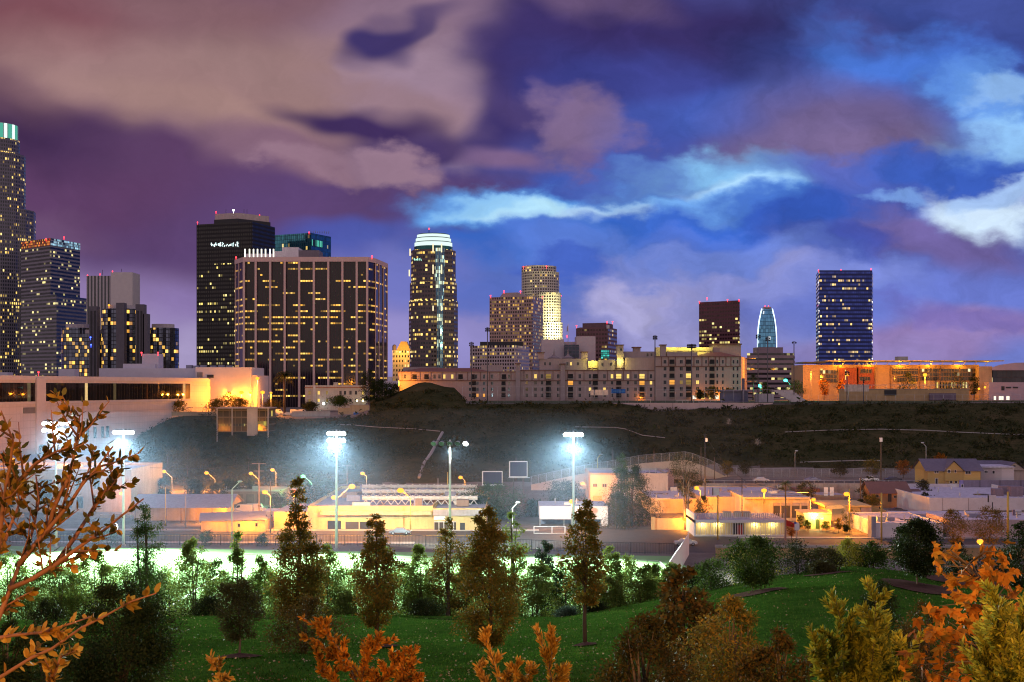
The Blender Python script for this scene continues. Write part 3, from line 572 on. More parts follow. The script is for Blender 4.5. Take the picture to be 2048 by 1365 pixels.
    t = tower('office_tower', 'dark red square tower with scattered yellow windows', [(1398, 972), (1479, 950), (1480, 985), (1400, 1000)], 602, 955, f15); beacons(t, [(1399, 604, 970), (1455, 600, 955), (1478, 600, 950), (1414, 597, 960)], .6)
    # sail-shaped tower
    f16 = facade('sail_facade', (.05, .15, .24), (.08, .25, .42), bay=3.2, flr=4.5, fx=.9, fy=.85, lit=.03, cols=((.8, 1, 1), (1, 1, 1)), power=1, seed=35, glass_metal=.6)
    t = thing('skyscraper', 'sail shaped blue glass tower edged with white light', 'skyscraper', (X(1534, 1600), 1600, 15)); b = MB()
    prof = [(560+140, 18.5), (672, 18.2), (655, 17), (640, 15), (627, 12.2), (618, 10)]; secs = []
    for py, hw in prof: secs.append([(X(1534, 1600)+PXW(hw, 1600)*math.cos(a), 1600+PXW(hw, 1600)*.6*math.sin(a), Zp(py, 1600)) for a in [2*math.pi*i/20 for i in range(20)]])
    secs.insert(0, [(x, y, 15) for x, y, z in secs[0]])
    for s0, s1 in zip(secs[:-1], secs[1:]):
        for i in range(20): j = (i+1) % 20; b.face([s0[i], s0[j], s1[j], s1[i]], 0, [(i*3.4, s0[i][2]), (i*3.4+3.4, s0[i][2]), (i*3.4+3.4, s1[i][2]), (i*3.4, s1[i][2])])
    b.face(secs[-1]); b.build('glass_wall', f16, t)
    for sg in (-1, 1): tube_part(t, 'edge_light', [(X(1534, 1600)+sg*PXW(hw+.4, 1600), 1599.5, Zp(py, 1600)) for py, hw in prof], .75, glow('edge_white', (.75, .95, 1), 2.2), 6)
    b = MB(); b.cyl((X(1534, 1600), 1600), PXW(8.5, 1600), Zp(618, 1600), Zp(614.5, 1600), 16); b.build('roof_ring', mat('ring_pink', (.5, .35, .35)), t); beacons(t, [(1530, 613, 1598), (1537, 613, 1598)], .9)
    # low banded office
    f17 = facade('low_banded_facade', (.27, .20, .22), (.03, .03, .035), bay=2, flr=3.2, fx=1.01, fy=.45, lit=.12, cols=((.9, .8, .3), (1, .8, .3)), power=.9, seed=37)
    t = tower('office_block', 'low mauve banded office block in front of the sail shaped tower', [(1494, 850), (1587, 850), (1590, 880), (1494, 880)], 706.5, 850, f17, zb=20, cat='office block'); slab(t, 'penthouse', 1514, 1566, 695, 707, 858, 14, mat('mauve_conc', (.24, .18, .20)))
    # dark blue glass slab
    f18 = facade('navy_glass_facade', (.02, .03, .13), (.03, .05, .24), bay=1.55, flr=3.05, fx=.8, fy=.5, lit=.19, cols=((1, .58, .1), (1, .74, .22)), power=1.25, seed=39, clump=.88, glass_metal=.8)
    t = tower('skyscraper', 'navy blue glass slab standing alone at the right', [(1632, 1045), (1638, 1000), (1744, 1000), (1746, 1040)], 541, 1000, f18, M_dark)
    beacons(t, [(1637, 565, 999), (1638, 606, 999), (1638, 622, 999), (1638, 641, 999), (1638, 664, 999), (1638, 687, 999), (1744.5, 604, 999), (1744.5, 619, 999), (1744.5, 639, 999), (1744.5, 662, 999), (1744.5, 685, 999), (1744.5, 717, 999)], .45, glow('edge_dot', (1, .95, .95), 3), 'edge_lamp')
    beacons(t, [(1637, 541, 1001), (1682, 540, 1001), (1742, 538, 1001)], .6)
skyline()
# ---------------------------------------------------------------- buildings on the hill and in the valley
WINC = {}
def win(parent, px, py, w, h, Y, state='dark', name='window', frame=None):
    """one window: frame with a pane set 5 cm back; same-size windows share mesh data"""
    key = (name, round(w, 1), round(h, 1), round(Y), state, frame)
    W, H = PXW(w, Y), PXW(h, Y)
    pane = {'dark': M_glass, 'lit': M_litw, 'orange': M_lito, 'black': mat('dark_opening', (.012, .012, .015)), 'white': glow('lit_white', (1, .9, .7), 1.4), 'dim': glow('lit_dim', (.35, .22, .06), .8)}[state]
    p = P(px, py, Y)-wloc(parent)
    if key not in WINC:
        b = MB(); t = min(.12, W*.12); x, z = W/2, H/2
        for (a0, a1, c0, c1) in ((-x, x, z-t, z), (-x, x, -z, -z+t), (-x, -x+t, -z+t, z-t), (x-t, x, -z+t, z-t)): b.box(a0, a1, -.07, .03, c0, c1)
        if W > 1.1: b.box(-t*.35, t*.35, -.05, .02, -z+t, z-t)
        b.face([(-x+t, -.02, -z+t), (x-t, -.02, -z+t), (x-t, -.02, z-t), (-x+t, -.02, z-t)], 1)
        o = b.build(name, [frame or M_conc, pane], parent, local=True); WINC[key] = o.data
    else:
        o = bpy.data.objects.new(name, WINC[key]); COL.objects.link(o); o.parent = parent
    o.location = p; return o
def balcony(parent, px, py, w, h, Y, state='black'):
    """dark recess, slab and railing; the slab projects 0.9 m"""
    W, H = PXW(w, Y), PXW(h, Y); p = P(px, py, Y)-wloc(parent); key = ('balc', w, h, state)
    if key not in WINC:
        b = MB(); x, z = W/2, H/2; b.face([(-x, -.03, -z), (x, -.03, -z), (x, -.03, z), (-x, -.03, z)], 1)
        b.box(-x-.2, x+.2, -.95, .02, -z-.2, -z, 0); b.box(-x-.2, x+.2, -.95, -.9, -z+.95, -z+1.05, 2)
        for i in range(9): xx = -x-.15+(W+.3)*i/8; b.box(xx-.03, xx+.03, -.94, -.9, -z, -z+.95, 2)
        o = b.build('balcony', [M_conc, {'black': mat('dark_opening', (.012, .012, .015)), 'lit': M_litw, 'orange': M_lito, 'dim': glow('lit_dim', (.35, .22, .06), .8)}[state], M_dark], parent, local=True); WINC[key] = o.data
    else:
        o = bpy.data.objects.new('balcony', WINC[key]); COL.objects.link(o); o.parent = parent
    o.location = p; return o
def pbox(parent, name, px0, px1, py0, py1, Y, d, m, top=None): return slab(parent, name, px0, px1, py0, py1, Y, d, m, top)
def gbox(parent, name, px0, px1, py0, Y, d, m, top=None, z0=0.0, parapet=0.0):
    """box standing on height z0 whose roof edge shows at photo row py0; optional parapet"""
    z1 = Zp(py0, Y); x0, x1 = X(px0, Y), X(px1, Y); b = MB()
    if parapet:
        b.box(x0+.25, x1-.25, Y+.25, Y+d-.25, z0, z1-parapet, 0, 1, False)
        for a0, a1, y0, y1 in ((x0, x1, Y, Y+.25), (x0, x1, Y+d-.25, Y+d), (x0, x0+.25, Y+.25, Y+d-.25), (x1-.25, x1, Y+.25, Y+d-.25)): b.box(a0, a1, y0, y1, z0, z1, 0)
    else: b.box(x0, x1, Y, Y+d, z0, z1, 0, 1 if top else None, False)
    return b.build(name, [m, top or m], parent)
def hip(parent, name, px0, px1, py0, py1, Y, d, m, over=.6, ridge=.5):
    """hipped roof: eaves at row py1, ridge at row py0"""
    x0, x1, y0, y1 = X(px0, Y)-over, X(px1, Y)+over, Y-over, Y+d+over; z0, z1 = Zp(py1, Y), Zp(py0, Y); k = min((y1-y0)/2, (x1-x0)/2)*ridge*2
    a, c, e, f = (x0, y0, z0), (x1, y0, z0), (x1, y1, z0), (x0, y1, z0); r0, r1 = (x0+k, (y0+y1)/2, z1), (x1-k, (y0+y1)/2, z1); b = MB()
    b.face([a, c, r1, r0]); b.face([c, e, r1]); b.face([e, f, r0, r1]); b.face([f, a, r0]); b.face([f, e, c, a]); return b.build(name, m, parent)
def gable(parent, name, px0, px1, py0, py1, Y, d, m, over=.5, axis='x', wallm=None):
    x0, x1, y0, y1 = X(px0, Y), X(px1, Y), Y, Y+d; z0, z1 = Zp(py1, Y), Zp(py0, Y); b = MB()
    if axis == 'x':
        ym = (y0+y1)/2
        b.face([(x0-over, y0-over, z0-.1), (x1+over, y0-over, z0-.1), (x1+over, ym, z1), (x0-over, ym, z1)]); b.face([(x1+over, y1+over, z0-.1), (x0-over, y1+over, z0-.1), (x0-over, ym, z1), (x1+over, ym, z1)])
        b.face([(x1, y0, z0), (x1, y1, z0), (x1, ym, z1-.15)], 1); b.face([(x0, y1, z0), (x0, y0, z0), (x0, ym, z1-.15)], 1)
    else:
        xm = (x0+x1)/2
        b.face([(x0-over, y1+over, z0-.1), (x0-over, y0-over, z0-.1), (xm, y0-over, z1), (xm, y1+over, z1)]); b.face([(x1+over, y0-over, z0-.1), (x1+over, y1+over, z0-.1), (xm, y1+over, z1), (xm, y0-over, z1)])
        b.face([(x0, y0, z0), (x1, y0, z0), (xm, y0, z1-.15)], 1); b.face([(x1, y1, z0), (x0, y1, z0), (xm, y1, z1-.15)], 1)
    return b.build(name, [m, wallm or m], parent)

M_stucco = mat('pink_stucco', (.36, .28, .265), .8, 0, .10, .6); M_stucco2 = mat('grey_stucco', (.31, .26, .265), .8, 0, .10, .6); M_trim = mat('brown_trim', (.16, .08, .065)); M_tile = mat('red_roof_tile', (.20, .08, .06), .8, 0, .2, 3)
def apartments():
    Y = 660
    A = thing('apartment_block', 'low wing of the stucco apartments with a red hipped roof, behind the dark knoll', 'apartment block', (X(918, Y), Y, 25))
    pbox(A, 'wall', 796, 1032, 743, 806, Y, 18, M_stucco, M_conc); hip(A, 'roof', 808, 975, 736, 743, Y+1, 16, M_tile)
    pbox(A, 'penthouse', 962, 1006, 730, 743, Y+4, 8, M_stucco2); pbox(A, 'chimney', 1031.4, 1040, 728, 806, Y-1, 6, M_stucco2); pbox(A, 'chimney_cap', 1030, 1041.5, 726.5, 728.5, Y-1.6, 7, M_trim)
    pbox(A, 'penthouse_wall', 806, 880, 735, 743, Y+14, 3, M_stucco2)
    for y in (743.5, 761): pbox(A, 'trim', 796, 1031, y, y+1.3, Y-.35, .35, M_trim)
    for px in (804, 822, 840, 862, 884, 912, 935, 961, 979, 1000, 1022): pbox(A, 'trim', px-.5, px+.5, 745, 760.8, Y-.2, .2, M_trim)
    st = {888.7: 'lit', 904.6: 'lit', 927: 'dim'}
    for px in (809.6, 869, 879, 888.7, 904.6, 952, 968, 983.7, 1018): win(A, px, 753.5, 5, 9, Y, st.get(px, 'dark'))
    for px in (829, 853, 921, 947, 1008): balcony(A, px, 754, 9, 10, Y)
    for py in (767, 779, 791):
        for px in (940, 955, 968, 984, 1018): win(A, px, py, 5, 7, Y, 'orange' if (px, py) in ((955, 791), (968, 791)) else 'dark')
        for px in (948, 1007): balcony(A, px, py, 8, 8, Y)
    point('street_glow_lamp', P(800, 768, Y-8), SODIUM, 15000, A, .4)
    B = thing('apartment_block', 'middle stucco apartment block with domed turrets and a blank upper wall', 'apartment block', (X(1175, Y), Y, 25))
    pbox(B, 'wall', 1040.3, 1309.5, 741, 806, Y+.5, 20, M_stucco, M_conc)
    pbox(B, 'upper_wall', 1079, 1176, 718, 741, Y+5, 13, M_stucco2, M_conc); pbox(B, 'upper_wall', 1250, 1309.5, 715.5, 741, Y+3, 12, M_stucco); pbox(B, 'upper_wall', 1236, 1309.5, 703.5, 715.5, Y+8, 10, M_stucco2)
    pbox(B, 'stair_tower', 1234, 1247, 691, 741, Y+3, 6, M_stucco2); pbox(B, 'tower_cap', 1232.5, 1248.5, 689.5, 691.2, Y+2.4, 7, M_trim)
    pbox(B, 'cupola', 1267, 1281, 696, 703.5, Y+9, 5, M_stucco2); pbox(B, 'cupola_cap', 1265, 1283, 694, 696.2, Y+8.4, 6.2, M_trim)
    pbox(B, 'turret', 1163, 1175, 705, 718, Y+4, 5, M_stucco); pbox(B, 'turret_cap', 1161.5, 1176.5, 703.5, 705.2, Y+3.5, 6, M_trim)
    pbox(B, 'chimney', 1121, 1130, 729, 806, Y-.6, 5, M_stucco2); pbox(B, 'chimney_cap', 1119.5, 1131.5, 727.5, 729.2, Y-1.2, 6, M_trim)
    for px in (1108, 1136):
        b = MB(); c = P(px, 716, Y+9); b.cyl((c.x, c.y), PXW(13, Y), Zp(718, Y), Zp(716, Y), 12); b.tube([c, c+Vector((0, 0, 1.0)), c+Vector((0, 0, 2.0)), c+Vector((0, 0, 4.8))], [PXW(12, Y), PXW(4, Y), PXW(1.5, Y), .08], 12); b.build('domed_roof', mat('dome_grey', (.22, .18, .19)), B)
    pbox(B, 'turret', 1076, 1088, 706, 718, Y+4.2, 5, M_stucco); pbox(B, 'turret_cap', 1074.5, 1089.5, 704.5, 706.2, Y+3.7, 6, M_trim)
    for px0, px1, a, d in ((1176, 1195, 722, 739), (1230, 1250, 722, 739)):
        pbox(B, 'terrace', px0, px1, a, d+2, Y+4.2, 3, mat('terrace_cream', (.5, .44, .26))); point('terrace_lamp', P((px0+px1)/2, a+2, Y+1.2), (1, .85, .15), 1500, B, .3)
        pbox(B, 'terrace_rail', px0, px1, 736.6, 739.4, Y+1, .2, M_trim)
    pbox(B, 'bay', 1197, 1229, 720, 741, Y+2.6, 5, M_stucco2)
    for y in (740.5, 761): pbox(B, 'trim', 1041, 1309, y, y+1.3, Y+.1, .35, M_trim)
    for px in (1048, 1064, 1078, 1090, 1106, 1135, 1150, 1168, 1196, 1215, 1230, 1247, 1262, 1278, 1296): pbox(B, 'trim', px-.5, px+.5, 742, 760.8, Y+.25, .2, M_trim)
    lits = {(1224, 753): 'lit', (1256, 753): 'lit', (1302, 766): 'lit', (1180, 779): 'lit', (1209, 779): 'lit', (1071, 753): 'lit', (1071, 767): 'lit', (1284, 791): 'orange'}
    for py in (753, 766, 779, 791):
        for px in (1053.6, 1071, 1084, 1116.5, 1159.5, 1180, 1209, 1224, 1256, 1271, 1302): win(B, px, py, 5.5, 7.5 if py > 755 else 9, Y+.5, lits.get((px, py), 'dark'))
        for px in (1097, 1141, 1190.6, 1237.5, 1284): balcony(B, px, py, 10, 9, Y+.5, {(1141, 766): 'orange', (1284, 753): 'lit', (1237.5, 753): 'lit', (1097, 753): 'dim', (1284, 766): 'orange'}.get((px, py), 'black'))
    for px, py in ((1090, 728), (1100, 728), (1135, 728), (1142, 728), (1156, 728), (1205, 729), (1222, 729), (1242, 699), (1295, 710), (1303, 710)): win(B, px, py, 4.5, 7, Y+2.5 if 1197 < px < 1230 else (Y+5 if px < 1197 else Y+3), 'lit' if px == 1142 else 'dark')
    for px, m_ in ((1177, 'orange'),): point('porch_lamp', P(1282, 795, Y-1), SODIUM, 500, B, .2)
    C = thing('apartment_block', 'tallest stucco apartment block with a lit rooftop terrace and orange lit end wall', 'apartment block', (X(1400, Y), Y, 25))
    b = MB(); b.prism([(X(1310, Y), Y), (X(1482, Y), Y), (X(1494, 700), 700), (X(1310, 700), 700)], 24, Zp(713, Y), 0, 1); b.build('wall', [M_stucco, M_conc], C)
    hip(C, 'roof', 1396, 1474, 704, 713, Y+1, 14, M_tile); pbox(C, 'upper_wall', 1426, 1482, 689.5, 713, Y+17, 12, M_stucco); pbox(C, 'roof_cap', 1424, 1484, 687.5, 690, Y+16, 14, M_trim)
    pbox(C, 'lit_terrace', 1312, 1425, 695, 713, Y+14, 8, mat('terrace_cream', (.5, .44, .26)))
    for px in (1345, 1375, 1405): point('terrace_lamp', P(px, 694, Y+10), (1, .85, .15), 1600, C, .3)
    pbox(C, 'terrace_rail', 1333, 1425, 702, 703.6, Y+8, .3, M_trim); pbox(C, 'stair_tower', 1322, 1332, 691, 713, Y+2, 5, M_stucco2); pbox(C, 'tower_cap', 1320, 1334, 689.3, 691.2, Y+1.4, 6, M_trim); pbox(C, 'parapet', 1334, 1395, 704.5, 713, Y+1, 4, M_stucco2)
    for y in (713, 732.5): pbox(C, 'trim', 1310, 1482, y, y+1.4, Y-.4, .4, M_trim)
    for px in (1323, 1337, 1351, 1371, 1388, 1404, 1417, 1431, 1439, 1452, 1462, 1480): pbox(C, 'trim', px-.6, px+.6, 714.6, 732.3, Y-.25, .25, M_trim)
    lits = {(1395, 765): 'lit', (1343, 765): 'orange', (1362.5, 765): 'dim', (1330, 753): 'dark'}
    for py in (724, 738, 752, 765, 778, 790):
        for px in (1330, 1362.5, 1395, 1412, 1434.5, 1445.6, 1467, 1475): win(C, px, py, 6.5 if px < 1400 else 4.2, 8, Y, lits.get((px, py), 'dark'))
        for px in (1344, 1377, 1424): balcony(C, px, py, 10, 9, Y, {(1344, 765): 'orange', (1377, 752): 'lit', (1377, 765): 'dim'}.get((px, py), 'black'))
    for i, px in enumerate((1389, 1406, 1421, 1434)): win(C, px, 795, 8, 8, Y, 'white' if i % 3 == 0 else 'lit', 'arched_doorway')
    for z in (29, 35, 41, 47): 
        b = MB(); b.box(X(1494, 690), X(1494, 690)+1.6, 668, 696, z, z+.3); b.build('side_balcony', M_conc, C)
    for z in (29, 38, 46): point('side_lamp', (X(1493, 680)+4, 676, z), SODIUM, 5500, C, .3)
    point('porch_lamp', P(1440, 790, Y-2.5), SODIUM, 1500, C, .3); point('porch_lamp', P(1400, 791, Y-2.5), SODIUM, 900, C, .3)
apartments()

def wall_mat(name, col, bay, flr, line=.06, dark=.75):
    m = bpy.data.materials.new(name); m.use_nodes = True; k = NT(m.node_tree); uv = k.n('ShaderNodeUVMap'); uv.uv_map = 'UVMap'
    sp = k.n('ShaderNodeSeparateXYZ'); k.set(sp.inputs[0], uv.outputs[0])
    fu = k.m('FRACT', k.m('DIVIDE', sp.outputs[0], bay)); fv = k.m('FRACT', k.m('DIVIDE', sp.outputs[1], flr))
    j = k.m('MAXIMUM', k.m('LESS_THAN', fu, line), k.m('LESS_THAN', fv, line)); n = k.noise(k.n('ShaderNodeNewGeometry').outputs['Position'], .15, 5, .6)
    cell = k.white(k.xyz(k.m('FLOOR', k.m('DIVIDE', sp.outputs[0], bay)), k.m('FLOOR', k.m('DIVIDE', sp.outputs[1], flr)), 2.5))
    c = k.mix(n, tuple(v*.82 for v in col), tuple(min(1, v*1.15) for v in col)); c = k.mix(k.m('MULTIPLY', cell, .22), c, tuple(v*.7 for v in col)); c = k.mix(j, c, tuple(v*dark for v in col))
    b = k.n('ShaderNodeBsdfPrincipled'); k.set(b.inputs['Base Color'], c); b.inputs['Roughness'].default_value = .55
    o = k.n('ShaderNodeOutputMaterial'); k.set(o.inputs[0], b.outputs[0]); return m
def far_left():
    tile = wall_mat('white_tile_wall', (.62, .52, .50), 1.9, 2.4); plain = mat('white_render', (.60, .52, .51), .7, 0, .06, .4)
    def L(px):
        (ax_, ay_), (bx_, by_) = (X(-80, 405), 405), (X(415, 562), 562); q = (px-1024)/F
        return ay_+(by_-ay_)*(q*ay_-ax_)/((bx_-ax_)-q*(by_-ay_))
    t = thing('office_building', 'long white tiled building with a dark ribbon of reflecting windows', 'office building', (X(180, 480), 500, 0))
    b = MB(); A, B = (X(-80, 405), 405), (X(415, 562), 562); b.prism([A, B, (B[0]+4, B[1]+50), (A[0]-30, A[1]+60)], -1, 35.6, 0, 1); b.build('wall', [tile, M_roofgrey], t)
    ax = math.atan2(B[1]-A[1], B[0]-A[0]); nx, ny = math.sin(ax), -math.cos(ax)
    def on(px, off): Y = L(px); return (X(px, Y)+nx*off, Y+ny*off)
    def strip(name, px0, px1, z0, z1, off, m, thick=.3):
        a, c = on(px0, off), on(px1, off); a2, c2 = on(px0, off-thick), on(px1, off-thick); b = MB(); b.prism([a, c, c2, a2], z0, z1, 0, None, True); return b.build(name, m, t)
    rib = facade('ribbon_glass', (.03, .025, .025), (.05, .045, .05), bay=1.9, flr=6.6, fx=.95, fy=1.01, lit=.03, cols=((1, .6, .2), (1, .8, .4)), power=.5, seed=51, glass_metal=.8, glass_rough=.03)
    strip('ribbon_window', -80, 380, 27.2, 33.5, .12, rib, .1); strip('roof_edge', -80, 416, 34.4, 35.9, .3, plain); strip('sill_band', -80, 381, 26.3, 27.1, .25, plain)
    strip('pilaster', 70, 88, -1, 35.2, .8, plain, .7)
    for z in (12.5, 16, 19.5, 22.6): strip('slot_window', 88.5, 91.5, z, z+2.6, .14, M_dark, .1)
    for z in (4.5, 7.6, 10.4): strip('slot_window', 74, 86, z, z+2.0, .95, M_glass, .1)
    strip('louvre', 46, 71, 23.2, 25.2, .2, mat('louvre_grey', (.2, .18, .18)), .15)
    for px in (158, 172, 187, 202, 212): strip('window', px, px+5.5, 13.3, 17.5, .15, M_glass, .1)
    b = MB(); a, c = on(-80, 26), on(235, 16); b.prism([a, c, on(240, 1), on(-80, 1)], -1, 9.3, 0, 1); b.build('lower_wing', [mat('lower_wing_wall', (.45, .42, .46)), mat('lower_wing_roof', (.24, .26, .34))], t)
    for i in range(11): a = i/10; p0 = on(-20+24*i, 26-.32*i+.1); b = MB(); b.box(p0[0], p0[0]+2.2, p0[1]-.5, p0[1]-.2, 3, 7); b.build('window', M_glass, t)
    pbox(t, 'end_block', 391, 502, 735, 840, 566, 30, plain, M_conc); pbox(t, 'end_block_step', 501.7, 515, 751, 840, 568, 26, plain); pbox(t, 'louvre', 394, 405, 745, 755, 565.7, .5, mat('louvre_grey', (.2, .18, .18))); pbox(t, 'louvre', 414, 427, 750, 756, 565.7, .5, M_dark)
    lav = mat('rooftop_lavender', (.50, .48, .56), vary=.05)
    pbox(t, 'rooftop_room', 198, 392, 737, 757, 572, 14, lav); pbox(t, 'rooftop_room', 246, 310, 728, 738, 574, 10, lav); pbox(t, 'stair_head', 284, 317, 708, 738, 576, 8, lav); pbox(t, 'rooftop_room', 117, 149, 738, 757, 560, 6, lav); pbox(t, 'rooftop_room', -30, 15, 745, 757, 540, 6, lav)
    for i, px in enumerate((372, 386, 400, 420, 436, 452)): pbox(t, 'vent_unit', px, px+11, 730.5+i % 2, 737, 585, 3, mat('vent_grey', (.25, .25, .32)))
    beacons(t, [(283, 706, 574), (316, 706, 574), (77, 745, 520)], .5)
    # small glass box on stilts
    Y = 470; t = thing('office_building', 'small glazed box on tall posts standing on the wooded slope', 'office building', (X(485, Y), Y, 10)); gz_ = facade('stilt_box_glass', (.12, .09, .05), (.05, .04, .02), bay=2.2, flr=2.6, fx=.9, fy=.8, lit=.06, cols=((1, .8, .15), (.8, .7, .1)), power=.8, seed=53, glass_metal=.5)
    pbox(t, 'glass_box', 434, 537, 817.5, 864, Y, 14, gz_, M_roofgrey); pbox(t, 'concrete_panel', 494, 515, 817, 872, Y-.4, .4, M_conc); pbox(t, 'roof_edge', 432, 539, 815.6, 817.6, Y-.6, 15, M_conc)
    pbox(t, 'lit_strip', 516, 536, 843, 852, Y-.1, .1, facade('lit_strip', (.2, .2, .05), bay=1, flr=1.7, fx=.8, fy=.9, lit=.9, cols=((.8, .75, .1), (.5, .5, .05)), power=.7, clump=.2, seed=54)); pbox(t, 'lit_strip', 438, 490, 848, 853, Y-.1, .1, facade('dim_strip', (.1, .1, .05), bay=1, flr=1, fx=.8, fy=.9, lit=.7, cols=((.5, .5, .15), (.3, .3, .08)), power=.6, clump=.2, seed=55))
    for px in (434, 464, 536): pbox(t, 'post', px-1, px+1, 817, 884, Y-.5, .6, M_conc)
    # cream apartment house by the parking shelf
    Y = 612; t = thing('apartment_house', 'low cream apartment house in front of the ribbed slab', 'apartment house', (X(670, Y), Y, 21)); cr = mat('cream_render', (.50, .46, .40))
    pbox(t, 'wall', 610, 733, 771, 826, Y, 14, cr, M_conc); pbox(t, 'parapet_band', 609, 734, 774.5, 776, Y-.25, .25, mat('orange_band', (.35, .12, .06))); pbox(t, 'stair_head', 667, 674, 765, 771, Y+1, 4, cr); pbox(t, 'bay', 626, 631, 773, 826, Y-.6, .6, mat('bay_white', (.55, .53, .5)))
    for py, hh in ((786, 8), (801, 7)):
        for px, st in ((619, 'dim'), (637.5, 'lit'), (654, 'dim'), (681, 'dark'), (690, 'dark'), (701, 'dark'), (712, 'dark'), (726, 'lit')): win(t, px, py, 5, hh, Y, st)
    point('porch_lamp', P(647, 808, Y-3), (.85, 1, .9), 2500, t, .3); b = MB(); b.ball(P(647, 808, Y-3), .45, .45, .45); b.build('porch_bulb', M_cool, t)
    for px in (714, 726): point('porch_lamp', P(px, 802, Y-3), (1, .85, .4), 1800, t, .3); b = MB(); b.ball(P(px, 802, Y-3), .4, .4, .4); b.build('porch_bulb', glow('warm_bulb', (1, .85, .45), 14), t)
    Y = 566; t = thing('wall', 'orange lit retaining wall beside the blue portable toilet', 'wall', (X(705, Y), Y, 20)); b = MB()
    for px0, px1, a in ((676, 700, 816), (700, 738, 811)): b.box(X(px0, Y), X(px1, Y), Y, Y+.5, 18.5, Zp(a, Y))
    b.build('wall_panel', mat('ochre_wall', (.42, .33, .2)), t); pbox(t, 'coping', 699, 738.5, 809.8, 811, Y-.15, .8, M_conc)
    Y = 556; t = thing('wall', 'low grey parapet along the parking shelf', 'wall', (X(620, Y), Y, 19)); pbox(t, 'wall_panel', 583, 660, 823, 836, Y, .5, M_conc)
    t = thing('wall', 'low orange lit parapet with railing above the dark wooded slope', 'wall', (X(360, 532), 532, 19)); pbox(t, 'wall_panel', 292, 432, 824, 832, 532, .5, mat('ochre_wall', (.42, .33, .2)))
    for i in range(15): tube_part(t, 'post', [P(293+9.9*i, 824, 532.2), P(293+9.9*i, 815, 532.2)], .06, M_pole, 4)
    tube_part(t, 'rail', [P(292, 815, 532.2), P(432, 815, 532.2)], .06, M_pole, 4)
    t = thing('portable_toilet', 'blue portable toilet below the orange wall', 'portable toilet', P(711, 836, 562)); pbox(t, 'cabin', 707, 715.5, 826, 837, 561, 1.8, mat('toilet_blue', (.03, .12, .45))); pbox(t, 'roof', 706.6, 716, 824.6, 826.2, 560.8, 2.2, mat('toilet_roof', (.3, .4, .6))); pbox(t, 'door', 709, 714, 827.5, 836.5, 560.9, .1, mat('toilet_door', (.05, .18, .55)))
    t = thing('utility_shed', 'small pale utility boxes beside the dark knoll', 'shed', P(780, 775, 640)); pbox(t, 'wall', 768, 797, 762, 776, 650, 8, lav); pbox(t, 'tank', 776, 784, 754, 763, 652, 3, lav)
far_left()

